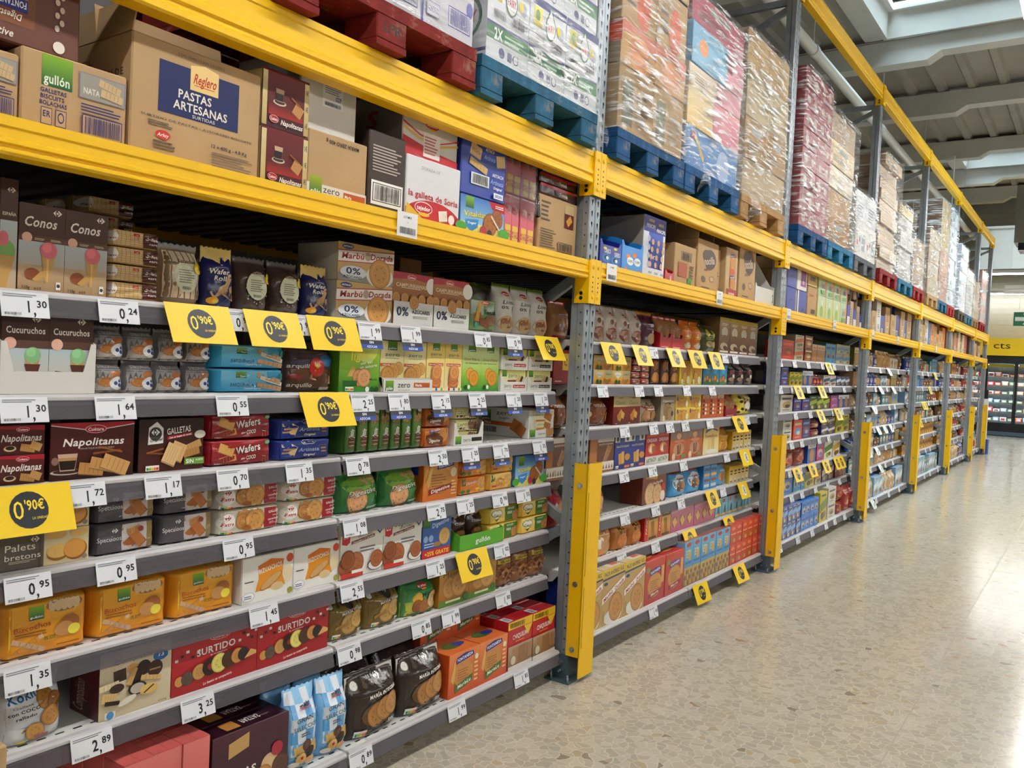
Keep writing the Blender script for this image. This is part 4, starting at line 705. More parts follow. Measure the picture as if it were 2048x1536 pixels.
K('yayi_box', 'biscuit_box', 'white and cream chocolate cereal biscuit box', 'box', .15, 'efece6', 'dedad0', 'e4dcb0', [('g', 0, .68, 1, .32, 'f0eee8', 'ecdf9c'), ('p', [(.03, .97), (.21, .99), (.21, .68), (.14, .63), (.03, .66)], 'c8202a'), ('t', 'LU', .12, .82, .13, .12, 'ffffff'), ('t', 'Yayitas', .5, .88, .52, .11, '20264a', 'bi', 5), ('t', 'DESAYUNO', .56, .775, .34, .045, '5a5a60', 'b', 5), ('p', [(.24, .63), (.78, .71), (.78, .77), (.24, .69)], '6a1c1c'), ('t', 'Chocolate y 5 Cereales', .51, .70, .5, .04, 'f6efe6', 'i', 8), ('p', [(.8, .86), (.9, .95), (.99, .86), (.9, .74)], '2a4a8c'), ('p', [(.84, .86), (.9, .92), (.96, .86), (.9, .79)], 'e8ecf2'), ('l', .44, .46, .42, .12, 2, '6a6a7a'), ('k', .14, .24, .18, '9a5630'), ('k', .34, .27, .19, 'a4603a'), ('k', .16, .36, .16, '8a4a28'), ('e', .8, .18, .19, '5a3024', .12), ('e', .8, .17, .17, 'eceef0', .1), ('k', .82, .28, .15, 'a05c34'), ('r', 0, .02, .5, .09, 'c8322c'), ('r', .24, .09, .26, .06, 'f4f0ea')], sa=[('g', 0, 0, 1, 1, 'e8dca0', 'efe8c0'), ('r', .5, .66, .4, .3, 'c8202a')])
K('blue_digest', 'biscuit_box', 'blue biscuit box with red bonus strip', 'box', .14, '24488f', '1c3a78', '2c549c', [('g', 0, 0, 1, 1, '24509c', '3a6ab4'), ('r', 0, 0, 1, .2, 'c41e2a'), ('t', '+25% GRATIS', .52, .1, .86, .1, 'f6d83c'), ('g', .02, .72, .24, .26, '0d5a34', '7fae2a'), ('t', 'Digestive', .6, .8, .6, .11, 'c8d8f0', 'bi', 10), ('k', .76, .46, .2, 'c8a060'), ('e', .5, .3, .14, 'a87a40', .06), ('e', .1, .46, .08, '8aa8d0'), ('e', .28, .46, .08, '8aa8d0'), ('l', .05, .26, .4, .12, 2, 'b8c8e0')])
K('dark_bag', 'biscuit_bag', 'white and chocolate brown cookie bag in green tray', 'bag', .06, '3a2420', '2c1c18', 'c8c4be', [('p', [(.0, .62), (.3, .8), (.7, .84), (1, .66), (1, .98), (0, .98)], 'd6d2cc'), ('t', 'Chocolate', .5, .66, .6, .06, 'd8c8b8', 'i'), ('e', .5, .36, .3, '7a5030', .12), ('e', .52, .24, .3, '5a3620', .1), ('e', .5, .4, .2, 'a87848', .07)])
K('flora_pack', 'biscuit_pack', 'green and yellow fibre biscuit pack', 'brick', .12, 'e8c040', 'd0a834', 'e4c458', [('g', 0, 0, .5, 1, 'e8b834', 'f2e49c'), ('r', .5, 0, .5, 1, '4a7a2c'), ('p', [(.52, 0), (.5, 0), (.44, 1), (.5, 1)], '4a7a2c'), ('e', .2, .62, .1, '3a6a34', .2), ('e', .32, .62, .1, '3a6a34', .2), ('p', [(.1, .56), (.42, .56), (.26, .12)], '3a6a34'), ('e', .2, .62, .085, 'f4f2e6', .17), ('e', .32, .62, .085, 'f4f2e6', .17), ('p', [(.125, .56), (.395, .56), (.26, .18)], 'f4f2e6'), ('t', 'Flora', .26, .52, .22, .17, '2a5a34', 'r'), ('t', 'FIBRA', .68, .54, .22, .17, 'f0f0e0'), ('t', 'BISCUIT', .68, .8, .2, .11, 'e0e8d0'), ('k', .84, .3, .12, 'b8824a'), ('k', .94, .5, .1, 'a8743c'), ('r', .9, .0, .1, 1, 'e0c040')], rows=3)
K('koki_bag', 'biscuit_bag', 'white and blue coconut cookie bag', 'bag', .1, 'd8dade', 'c4c8ce', 'd0d4da', [('g', .04, .3, .92, .62, 'c8ccd2', 'e4e6ea'), ('p', [(.1, .06), (.9, .06), (.92, .5), (.8, .52), (.7, .3), (.3, .3), (.1, .24)], '4a9ad0'), ('p', [(.22, .08), (.84, .1), (.8, .38), (.6, .26), (.35, .26)], 'c8a068'), ('t', 'Kokinos', .46, .8, .68, .13, '2a6aac', 'b', 8), ('t', 'Galleta', .34, .64, .28, .04, '3a3a44', 'r', 7), ('t', 'con COCO', .36, .56, .44, .055, '2a2a34', 'b', 7), ('t', 'rallado', .38, .47, .3, .05, '3a3a44', 'b', 7), ('k', .68, .68, .15, 'a87434'), ('k', .82, .6, .14, '94622a'), ('k', .74, .4, .16, 'b07c3c'), ('k', .5, .2, .14, 'b8884a'), ('r', .5, .08, .2, .06, 'a85a5a'), ('e', .3, .08, .08, 'd8d048', .02)])
K('compo_box', 'biscuit_box', 'beige assorted chocolate biscuit box with maroon side', 'box', .14, 'd8c8a8', '5a1a20', '5a1a20', [('g', 0, 0, 1, 1, 'c8b898', 'e2d6bc'), ('t', 'Composition', .52, .84, .68, .07, '5a2a24', 'r', 3), ('e', .84, .76, .11, '2a6ab4', .08), ('t', '13', .84, .77, .1, .05, 'ffffff', 'bi'), ('q', .27, .62, .17, .17, '3a2620', 5), ('e', .44, .68, .08, 'd09a58', .07), ('e', .6, .64, .1, '2c1a16'), ('e', .76, .58, .11, '3a2218'), ('r', .68, .56, .16, .025, 'b08a5a'), ('q', .5, .5, .13, .34, '2c1c18', -22), ('q', .43, .56, .08, .26, 'd0a468', -22), ('q', .7, .46, .3, .07, 'd8b070', -14), ('q', .12, .5, .26, .09, 'e0d0a8', 6), ('e', .22, .44, .1, '3a2620', .07), ('q', .12, .32, .2, .14, 'd8b878', -10), ('q', .16, .24, .2, .06, '2c1a16', -10), ('e', .5, .36, .13, '1e1614', .1), ('e', .5, .36, .1, 'b8b0a4', .08), ('e', .66, .3, .13, 'dcb468', .08), ('q', .66, .3, .16, .02, '3a2218', 30), ('e', .36, .22, .13, 'e4dccc', .05, .3), ('t', '600g', .86, .06, .13, .03, '5a4a3a', 'r'), ('r', .06, .02, .14, .1, 'e8e4da'), ('e', .13, .07, .05, '4a8ac0')],
  sa=[('g', 0, 0, 1, 1, '42141a', '6a2228'), ('t', 'Composition', .3, .3, .6, .3, 'c8b4a0', 'r', 84)])
K('surt_box', 'biscuit_box', 'red assorted biscuit box with row of cookies', 'box', .08, 'a81c26', '8c161e', '9a1a22', [('g', 0, 0, 1, 1, 'a01822', 'b8202c')] + cue(.54, .9, .24, .12) + [('t', 'SURTIDO', .5, .7, .46, .13, 'f8f4f0', 'b', 2), ('t', 'EL AUTÉNTICO' if False else 'EL AUTENTICO', .53, .59, .2, .025, 'f0d8d8', 'b', 2)] + [('r', .03 + .06 * i, .62 + .06 * ((i * 7) % 3), .035, .05, 'f0ece8' if i % 2 == 0 else '3a1014') for i in range(5)] + [('r', .76 + .05 * i, .68 + .06 * ((i * 5) % 3), .035, .05, 'f0ece8' if i % 2 == 0 else '3a1014') for i in range(5)] + [('e', .08, .26, .05, 'c8904a'), ('k', .17, .28, .07, '5a4a40'), ('k', .3, .34, .08, 'c09050'), ('e', .42, .38, .09, '2a1814'), ('e', .42, .38, .03, '8c161e'), ('k', .53, .4, .1, 'd8cc6c'), ('k', .64, .42, .09, '4a2c20'), ('k', .74, .44, .08, 'c88a4a'), ('e', .81, .44, .07, '2a2024'), ('p', [(.82, .34), (.9, .5), (.97, .44), (.97, .38)], 'd8a866'), ('t', 'Lo bueno es compartirlo', .5, .13, .34, .05, 'f6e8e4', 'i', 5)])
fib = lambda nm, base, tx: [('g', .02, .02, .96, .7, base, base), ('p', [(.02, .68), (.98, .74), (.98, .97), (.02, .94)], 'c9c6be')] + clk('4a3f30', .82) + cls(.58, .84, .12) + [('t', nm, .6, .64, .56, .06, 'f0ece4', 'b', 4)]
K('fibra_bag', 'biscuit_bag', 'olive gold round-biscuit pack', 'bag', .1, '7a6428', '66521f', '6a5622', fib('MARÍA FIBRA', '75602a', '') + [('k', .5, .36, .2, 'b08a4a'), ('k', .7, .44, .17, 'b8924e'), ('q', .34, .34, .3, .08, 'a0783c', 16), ('p', [(.66, .06), (1, .1), (1, .26), (.68, .24)], '3f7a3a'), ('t', 'SIN', .78, .16, .18, .08, 'f0f4e8'), ('n', .14, .06, .16, .1)], rows=2)
K('tosti_bag', 'biscuit_bag', 'green bag with small round biscuits', 'bag', .09, '4a8a4a', '3a743c', '4a8a54', [('g', .02, .02, .96, .4, 'd8c030', '9ab04a'), ('g', .02, .5, .96, .46, '3a8a4c', '2c7a44')] + tej(.55, .8, .32, .14) + [('t', 'Monda', .72, .58, .5, .12, '20402a', 'i', 6), ('e', .36, .5, .14, 'd8a83a', .16), ('k', .34, .28, .13, '94562a'), ('k', .52, .24, .14, 'a4622f'), ('k', .8, .36, .18, 'c8a878'), ('l', .12, .06, .4, .05, 1, '4a5a1c')])
K('gold_box', 'biscuit_box', 'golden tan round-biscuit box with green foot', 'box', .12, 'b8822c', '96661f', 'c8983c', [('g', 0, .14, 1, .86, 'a8681c', 'd0a84c'), ('r', 0, 0, 1, .14, '5a8a34'), ('t', 'María', .4, .72, .6, .09, '3a3a1c', 'r'), ('k', .34, .42, .24, 'b88a48'), ('k', .66, .46, .28, 'c09254'), ('r', .2, .08, .5, .05, 'e6e6b0'), ('e', .88, .14, .08, '2c6a2c'), ('g', .4, .84, .2, .16, '0d5a34', '7fae2a')])
K('tiras_bag', 'biscuit_bag', 'brown bag of biscuit strips with yellow label', 'bag', .08, '8a5a38', '744a2e', '6a4028', [('r', .05, .74, .9, .2, '6a3c24'), ('t', 'natura', .5, .84, .7, .09, 'f2ece4', 'b'), ('r', .05, .58, .9, .1, 'c8b83a'), ('t', 'Galletas', .5, .63, .6, .05, '3a4a1c', 'i')] + [('q', .2 + .15 * (i % 5), .12 + .14 * (i // 5), .3, .06, ('a8704a', '946040', 'b87e54')[i % 3], (i * 47) % 90 - 45) for i in range(16)])
K('pink_pack', 'biscuit_pack', 'coral pink paper pack seen from above', 'box', .10, 'd0605c', 'c85450', 'd8706a', [('g', 0, 0, 1, 1, 'c85450', 'dc7a74'), ('r', .1, .1, .8, .25, 'd8a03c')], ta=[('g', 0, 0, 1, 1, 'd4625e', 'd86e68'), ('r', 0, .92, 1, .04, 'b84848'), ('r', .46, 0, .03, 1, 'c05450')], rows=5)
K('plum_box', 'biscuit_box', 'dark plum pastry box', 'box', .085, '3a1424', '2c101c', '30101e', [('g', 0, 0, 1, 1, '2c0f1c', '4a1c30'), ('t', 'PASTAS', .32, .34, .5, .13, 'f4f0ea'), ('p', [(.2, .62), (.46, .7), (.46, .92), (.2, .84)], 'c09a5c'), ('e', .75, .3, .12, 'd8b888'), ('k', .9, .22, .12, '5a3a2c'), ('k', .66, .16, .12, 'b98448'), ('e', .84, .5, .08, 'a82a3c')], ta=[('t', 'PASTAS', .42, .5, .24, .32, 'e8e0dc', 'b', 180), ('p', [(.6, .2), (.78, .2), (.78, .8), (.6, .8)], 'b9823c'), ('t', 'surtidas', .26, .4, .16, .12, 'b8a8a8', 'r', 180)], rows=5)
K('gran_bag', 'biscuit_bag', 'tall sky blue checked cookie bag', 'bag', .1, '7ab4e0', '5a9cd4', '8cc4ec', [('r', .02 + .24 * (i % 4), .02 + .16 * (i // 4), .24, .16, 'dfe8f2' if (i + i // 4) % 2 else ('5aa2dc', '8cc6f0')[i % 2]) for i in range(24)] + [('p', [(.2, .04), (.86, .04), (.9, .72), (.66, .9), (.36, .86), (.16, .62)], 'e2e8f0'), ('t', 'melo', .52, .8, .34, .06, '4a1c14', 'bi', 8), ('r', .36, .755, .36, .012, 'b02a2a'), ('t', 'GRAN', .46, .64, .5, .06, '2a2a34', 'r', 5), ('t', 'SELECCIÓN', .52, .54, .72, .055, '2a2a34', 'r', 5), ('l', .34, .42, .34, .06, 2, '5a5a6a'), ('q', .3, .26, .26, .1, 'dcb468', 10), ('k', .52, .3, .14, '5a2c20'), ('e', .78, .26, .12, 'd8a850', .08), ('e', .62, .2, .16, '2c1814', .06, .6), ('k', .36, .15, .15, 'd8ac6c'), ('e', .36, .16, .04, 'b02a2a'), ('e', .62, .1, .15, 'd0a060', .05), ('e', .2, .08, .12, 'e6dccc', .04)], rows=2)
K('integral_bag', 'biscuit_bag', 'black-brown wholemeal round-biscuit pack', 'bag', .12, '2e2420', '221a17', '2a1d1c', fib('MARÍA INTEGRAL', '33271f', '') + [('e', .56, .34, .36, '5a4024', .2), ('k', .46, .32, .17, 'a8743c'), ('k', .62, .38, .17, 'b07c42'), ('k', .76, .42, .16, 'b88448'), ('p', [(.64, .06), (.99, .1), (.99, .26), (.66, .22)], '4a7a4a'), ('t', 'SIN', .76, .15, .16, .07, 'f0f4e8'), ('n', .1, .05, .18, .1)], rows=3)
K('marie_box', 'biscuit_box', 'orange breakfast biscuit box with green ribbon', 'box', .14, 'd8602a', 'c04a1e', 'e0743a', [('g', 0, 0, 1, 1, 'c84a1c', 'e88a4c'), ('e', .46, .46, .34, '9a5a2a', .32), ('e', .47, .48, .32, 'c88a48', .3), ('l', .28, .34, .4, .28, 5, 'a0642e'), ('p', [(.06, .4), (.16, .82), (.22, .8), (.16, .3)], 'dcb060')] + fon(.5, .84, .6, .22) + [('p', [(.2, .08), (.76, .24), (.78, .4), (.2, .24)], '3c6a2c'), ('t', 'MariaLu', .49, .245, .44, .085, 'f0f4e0', 'bi', 10), ('l', .82, .2, .14, .5, 5, 'f0c890'), ('e', .88, .76, .06, 'e8e0c0')], rows=2, ta=[('e', .5, .5, .3, '3c6a2c', .2), ('e', .3, .5, .18, '1d2f86', .14)])
K('chiq_box', 'biscuit_box', 'red and yellow square-biscuit box', 'box', .07, 'b8202a', 'a81c26', 'b41c28', [('r', 0, .46, 1, .54, 'bc1f2a'), ('r', 0, .84, 1, .16, 'ecc030'), ('b', .06, .87, .6, .1, '2a2018'), ('p', [(.62, .84), (.98, .84), (.8, .62)], 'ecc030'), ('t', 'CHIQUILIN', .46, .68, .6, .1, 'f8f0ea', 'b', 2), ('r', .28, .56, .36, .03, 'e0783c'), ('g', 0, .08, 1, .42, '8a6e54', 'b8a084'), ('q', .28, .28, .22, .34, 'b0875c', 3), ('q', .58, .28, .34, .36, '9a6e48', 3), ('q', .86, .3, .16, .3, 'a87c52', 3), ('r', 0, 0, 1, .09, 'e6dcd2'), ('e', .2, .2, .1, 'd8c8b0')], ta=[('r', .74, .12, .22, .7, 'e8ecf0'), ('r', .78, .2, .14, .5, '8a94a4')], rows=5)
# --- second bay
K('curl_bag', 'biscuit_bag', 'clear bag of brown pastries with red clasp', 'bag', .1, 'a8744a', '8c5e3a', 'a82028', [('p', [(.02, .86), (.98, .86), (.9, .98), (.1, .98)], 'b8202a'), ('e', .3, .3, .22, '8a5830', .1, .6), ('e', .66, .26, .24, '7a4c28', .1, -.5), ('e', .5, .48, .24, '94602f', .1), ('l', .3, .6, .4, .1, 2, '5a3420'), ('r', .1, .02, .8, .06, 'a82028')])
K('clear_bag', 'biscuit_bag', 'white and clear bag of brown biscuits', 'bag', .1, 'c8beb4', 'a89888', 'b8aca4', [('e', .5, .25, .38, '8a4a3c', .18), ('e', .4, .3, .3, 'b8968c', .08), ('e', .56, .18, .3, '6a3428', .08)] + tej(.56, .8, .4, .1) + [('e', .4, .58, .1, '7a4a40'), ('e', .64, .52, .1, '7a4a40'), ('p', [(.2, .42), (.8, .5), (.8, .4), (.2, .32)], 'b02434'), ('k', .55, .2, .2, '9a6040')])
K('plum_bag', 'biscuit_bag', 'glossy plum-coloured bag with orange top', 'bag', .1, '4a1c34', '3a1628', 'b8742c', [('e', .6, .24, .26, 'b8905c', .16), ('l', .25, .5, .5, .2, 3, '8a5a74'), ('e', .4, .8, .2, '6a2c48', .08)])
K('red_tray', 'display_tray', 'low red tray of brown biscuit bags', 'traybag', .14, 'b81c26', 'a01820', 'a01820', [('l', .1, .1, .8, .12, 1, 'f0d8d8')])
K('orange_bag', 'biscuit_bag', 'orange and blue snack bag', 'bag', .09, 'd8742a', 'c0621e', 'c05a1c', [('p', [(.04, .3), (.96, .36), (.96, .62), (.04, .54)], '2a7ab8'), ('t', 'SS', .5, .46, .6, .14, 'e8d84c', 'b', 6), ('e', .5, .17, .34, 'd8c8a8', .1), ('r', .2, .1, .1, .14, '2a2a2a'), ('r', .6, .1, .1, .14, '2a2a2a'), ('l', .2, .72, .6, .14, 2, 'e8c04c')])
K('green_bag', 'biscuit_bag', 'dark olive bag with yellow spots', 'bag', .1, '4a5028', '3c4220', '4a2a20', [('e', .3, .7, .1, 'c8b83a'), ('e', .7, .66, .12, 'd0c048'), ('e', .4, .3, .2, 'a89048', .12), ('e', .7, .28, .18, 'b89c54', .12), ('l', .2, .46, .6, .12, 2, 'a8a858')])
K('choco_box', 'biscuit_box', 'beige and plum tall biscuit box', 'box', .14, '9a7c54', '8a6c46', 'd0b448', [('g', 0, 0, 1, 1, '6a3a3c', 'a88a5c'), ('r', 0, .9, 1, .1, 'd8bc4c'), ('l', .2, .78, .6, .08, 2, 'e8dcc0'), ('e', .5, .6, .3, 'c8c0b4', .14), ('e', .5, .4, .34, '8a6240', .12), ('e', .46, .2, .36, 'd8c4a0', .1), ('e', .6, .16, .2, '7a4c30', .06), ('r', .1, .03, .8, .05, 'e8e0d0')])
K('red_carton', 'biscuit_box', 'dark red carton beside the slotted post', 'box', .2, '8c1c1e', '6a1416', '7a181a', [('r', .5, .4, .4, .5, 'd0a82c'), ('t', 'C', .68, .64, .2, .2, '8c1c1e'), ('l', .1, .06, .4, .06, 1, 'e0c8c0')])
K('heart_box', 'biscuit_box', 'orange and cream toast box with heart', 'box', .16, 'e8a83a', '2a6ac0', 'e8b850', [('g', 0, 0, 1, .5, 'e89a24', 'f0c050'), ('g', 0, .4, .6, .6, 'f0b848', 'f4d88c'), ('r', .55, .45, .45, .55, 'c8bc8c'), ('t', 'FIBRA', .78, .7, .3, .1, '5a6a2c'), ('e', .24, .72, .12, 'f4f2ea', .14), ('e', .36, .72, .12, 'f4f2ea', .14), ('p', [(.13, .68), (.47, .68), (.3, .38)], 'f4f2ea'), ('t', 'Flora', .3, .64, .22, .1, '4a6a4a', 'r'), ('q', .68, .2, .3, .26, 'd08a3c', -16), ('q', .8, .26, .2, .2, 'c07a30', 10), ('e', .2, .14, .07, '2c5a1c'), ('e', .36, .14, .06, '2c5a1c')], sa=[('r', 0, 0, 1, 1, '2a7ac8'), ('t', 'TOSTADITAS', .5, .5, .7, .3, 'f4f4e8', 'b', 86)])
K('slim_pack', 'biscuit_pack', 'slim red and green biscuit pack', 'brick', .14, 'a02a24', '7a3a2c', '5a5a4a', [('g', 0, 0, .8, 1, '8c1c1c', 'b83a2c'), ('r', .62, .1, .38, .8, '5a7a3c'), ('t', 'tosta', .3, .5, .3, .3, 'e8d0a0', 'i'), ('e', .74, .5, .1, 'c8282c', .3), ('r', .02, .2, .1, .6, '2c6a3a')])
K('brown_roll', 'biscuit_pack', 'brown oval-biscuit pack standing upright', 'brick', .14, '4a2a20', '3a2018', '5a3426', [('g', 0, 0, 1, 1, '3a1e18', '5a3424'), ('t', 'oasis', .7, .74, .34, .1, 'e0c8a8', 'b', 80), ('e', .46, .72, .2, 'a8622c', .2), ('e', .5, .28, .34, 'b8742f', .2, .2), ('e', .5, .28, .22, 'd09044', .16, .2), ('e', .8, .2, .14, 'a0602a', .2, -.3)])
K('yellow_box', 'biscuit_box', 'bright yellow biscuit box with round biscuits', 'box', .14, 'e4c028', 'c8a41e', 'e8cc3c', [('g', 0, 0, 1, 1, 'ecd040', 'd8b01c'), ('r', .1, .88, .8, .08, 'c8901c'), ('t', 'Babies', .5, .83, .6, .08, 'b02a24'), ('k', .35, .6, .24, 'd09a3c'), ('k', .65, .54, .26, 'c88a34'), ('k', .4, .3, .2, 'd8a444'), ('e', .7, .2, .14, 'f4eec0'), ('e', .2, .12, .1, 'f4eec0')], sa=[('r', 0, 0, 1, 1, 'd8b020')])
K('blue_box', 'biscuit_box', 'bright blue box with brown ovals', 'box', .14, '2a84c8', '1e6ab0', '3a94d4', [('g', 0, 0, 1, 1, '4a7a3c', '2a8ad4'), ('t', 'Tobi', .5, .8, .6, .12, 'f0e8d0', 'b'), ('e', .5, .66, .24, '2aa0e8', .1), ('e', .5, .34, .22, '8a4a20', .17), ('e', .5, .34, .13, 'd09044', .11), ('e', .2, .26, .14, 'c87a30', .1), ('e', .82, .22, .12, 'd8b060', .08)])
K('dark_foil', 'biscuit_bag', 'shiny dark foil bag', 'bag', .1, '2c1e22', '241a1e', '3a2c34', [('e', .4, .6, .2, '7a2a3c', .12), ('e', .64, .4, .2, 'c8b4a4', .1), ('e', .36, .26, .18, '8a6a54', .1), ('l', .3, .74, .4, .1, 2, 'c8c0c0')])
K('tosta_bag', 'biscuit_bag', 'rust brown toast pack', 'bag', .12, '7a3c1c', '6a3218', '6a3016', [('g', .02, .02, .96, .9, '5a2814', '8c4a22'), ('t', 'Tostada', .42, .72, .62, .12, 'f2e8dc', 'b'), ('e', .1, .4, .07, 'e8c888', .1), ('q', .45, .22, .4, .2, 'b8743a', -8), ('q', .68, .28, .34, .3, 'c8844a', 4), ('l', .1, .04, .4, .05, 1, 'e0c8a8')], rows=2)
K('classic_box', 'biscuit_box', 'cream over maroon cracker box', 'box', .14, '7a2018', '5a1812', 'c8b480', [('r', 0, .6, 1, .4, 'c2b078'), ('g', 0, 0, 1, .6, '54100f', '7a1c18'), ('t', 'LOUIT', .5, .9, .3, .05, '3a3020', 'b'), ('t', 'Classic', .5, .74, .74, .14, '5a4a2c', 'r'), ('q', .5, .32, .34, .26, 'd0983c', 40), ('q', .4, .28, .26, .2, 'b87c2c', 20), ('q', .64, .32, .2, .2, 'dcac54', 64), ('l', .12, .03, .2, .05, 1, 'e0c0a0')])
K('oval_bag', 'biscuit_bag', 'clear bag of walnut-shaped biscuits with red top', 'bag', .1, 'b8a48c', 'a08c74', 'a8a098', [('e', .5, .7, .4, 'a8282c', .14), ('e', .5, .76, .4, 'c8bcac', .1), ('k', .5, .4, .28, '9a6a3c'), ('k', .3, .24, .2, 'a8784a'), ('k', .7, .22, .2, '946436'), ('l', .3, .56, .4, .06, 1, 'f0e8dc')])
K('oat_box', 'biscuit_box', 'grey-beige oat biscuit box', 'box', .14, '9c8c74', '7c6e5a', 'a89880', [('g', 0, 0, 1, 1, 'b8a88c', '8c7c66'), ('t', 'Digestive', .5, .82, .76, .09, 'f0e8dc', 'i'), ('r', .3, .66, .4, .08, '4a2c20'), ('k', .45, .4, .26, '94744a'), ('k', .66, .3, .2, 'a08050'), ('e', .8, .3, .08, '2c3a4a'), ('e', .2, .1, .1, 'd8c8a8')])
K('dot_box', 'biscuit_box', 'yellow biscuit box with red lettering', 'box', .14, 'e0bc34', 'c8a428', 'e4c850', [('g', 0, 0, 1, 1, 'd8ac24', 'ecd054'), ('t', 'Babies', .56, .74, .6, .2, 'a82a24'), ('k', .3, .3, .16, 'c8903c'), ('k', .62, .34, .18, 'd09a44'), ('e', .84, .26, .1, 'f0e8c0'), ('e', .12, .7, .07, '7a4a8c')])
K('cow_box', 'biscuit_box', 'orange and brown spotted biscuit box', 'box', .14, 'c85a24', 'a8481c', 'c8642c', [('r', .1, .82, .8, .14, 'd8c8a0'), ('t', 'tigre', .5, .88, .6, .08, 'b02a20')] + [('e', .2 + .3 * (i % 3), .2 + .17 * (i // 3), .12, ('4a2a1c', 'f0e8dc', 'e08a34')[i % 3], .06) for i in range(10)])
K('maroon_tray', 'display_tray', 'low maroon tray of dark biscuits', 'traybag', .14, '8c1c26', '7a181e', '7a181e', [('l', .1, .1, .8, .12, 1, 'f0d8d8')])
K('spot_bag', 'biscuit_bag', 'yellow bag with black spots', 'bag', .12, 'e0c83c', 'c8b030', 'd8bc34', [('e', .15 + .7 * ((i * 37) % 100) / 100, .12 + .76 * ((i * 53) % 100) / 100, .07, '1c1a18', .06) for i in range(14)] + [('e', .6, .4, .22, 'e8e0dc', .16), ('t', 'lunares', .55, .62, .5, .08, 'c82a2a', 'b')])
K('cocoa_carton', 'display_carton', 'brown open carton with white patterned band', 'box', .2, 'a86a34', '7a4c24', '5a3820', [('r', 0, 0, 1, .2, '94602e'), ('g', .3, .32, .7, .68, '5a3024', '7a4a30'), ('r', .3, .86, .7, .12, 'd8d0c4'), ('t', 'GALLETAS TOSTADAS', .64, .8, .6, .04, 'f0e8dc', 'b'), ('q', .66, .5, .44, .12, 'b4825a', 60), ('q', .74, .5, .44, .12, 'a4724a', 50), ('r', 0, .06, 1, .24, 'e2ddd2')] + [('p', [(.04 + .12 * i, .1), (.08 + .12 * i, .24), (.12 + .12 * i, .1)], '8a5a34') for i in range(8)] + [('e', .4, .18, .07, 'c8b8a4')], sa=[('r', 0, .06, 1, .24, 'd8d2c6')] + [('p', [(.04 + .12 * i, .1), (.08 + .12 * i, .24), (.12 + .12 * i, .1)], '8a5a34') for i in range(8)])
K('relieve_box', 'biscuit_box', 'navy biscuit box with white patterned top', 'box', .14, '22307c', '1a2566', 'd8d6d0', [('g', 0, 0, 1, .78, '1c2a78', '2a3a94'), ('r', 0, .78, 1, .22, 'dad8d2'), ('e', .46, .84, .16, '3a4a8c'), ('e', .8, .88, .08, '3a3a3a'), ('e', .16, .88, .08, '3a3a3a'), ('t', 'GALLETAS RELIEVE', .5, .66, .8, .06, 'f4f2ec', 'b'), ('q', .42, .32, .34, .3, 'd09a48', 8), ('q', .52, .34, .16, .34, 'dcac60', 4), ('e', .8, .34, .18, 'c88a3c', .1), ('n', .06, .03, .2, .08), ('r', .62, .03, .34, .07, 'e8743c')])
K('chiqui_tall', 'biscuit_box', 'tall red box with white footing', 'box', .14, 'b81f28', '9a1a22', 'b82830', [('r', 0, 0, 1, .24, 'dcdad0'), ('t', 'ARTIACH', .5, .12, .8, .13, '2a5a34', 'b', 4), ('t', 'CHIQUILIN', .5, .74, .8, .1, 'f6f0e6', 'b'), ('e', .5, .48, .3, 'e8a058', .16), ('p', [(.3, .4), (.44, .62), (.5, .36)], 'f4ece0'), ('e', .66, .44, .16, 'a05a34', .12), ('r', .1, .86, .8, .05, 'e06a34')])
K('toffee_box', 'biscuit_box', 'burnt orange box with grey pattern top', 'box', .14, 'b8562a', '9a4420', '9a6a54', [('r', 0, .68, 1, .32, '98786a'), ('e', .5, .78, .14, 'e0a880', .1), ('g', 0, 0, 1, .68, 'a8441c', 'c86a34'), ('e', .5, .34, .32, 'b88a6a', .22), ('q', .46, .34, .1, .3, '8a4a2c', 8), ('q', .58, .36, .1, .3, '9a5a34', -10), ('e', .5, .62, .3, 'e08a60', .06), ('r', .66, .04, .26, .12, '7a8a4a'), ('e', .2, .1, .1, 'e0c8a8')])
K('tost_bag', 'biscuit_box', 'yellow toasted biscuit box', 'box', .14, 'e8c45c', 'd8b44c', 'e0c060', [('g', 0, 0, 1, 1, 'f0e6c0', 'e8c450'), ('t', 'TostaRica', .48, .7, .76, .1, 'c82a30', 'b'), ('q', .38, .4, .22, .44, 'e8cc88', 2), ('q', .6, .42, .22, .44, 'dcbc70', 4), ('e', .5, .12, .34, 'f4f0e6', .08), ('p', [(.1, .8), (.5, .96), (.9, .84), (.86, .92), (.5, 1), (.12, .92)], '3a3a8c')])
K('sun_bag', 'biscuit_bag', 'orange-yellow cookie bag with red top', 'bag', .09, 'd89a30', 'c08424', 'a82028', [('p', [(.04, .66), (.96, .6), (.96, .94), (.04, .94)], 'a8242c'), ('e', .5, .3, .36, 'e8b040', .2), ('t', 'soles', .5, .46, .6, .08, '8c3a1c', 'b'), ('k', .4, .22, .16, 'c8883c')])
K('mini_box', 'biscuit_box', 'little yellow box with black lettering', 'box', .1, 'e0b82c', 'c8a024', 'e4c850', [('g', 0, 0, 1, 1, 'e8dcb0', 'e0b420'), ('r', .2, .66, .6, .1, '2a2418'), ('r', .2, .5, .6, .08, '2a2418'), ('p', [(.2, .06), (.5, .34), (.8, .06)], '3a3a34'), ('e', .5, .2, .16, 'f0ece0')], ta=[('g', 0, 0, 1, 1, 'e0b420', 'ecd060')])
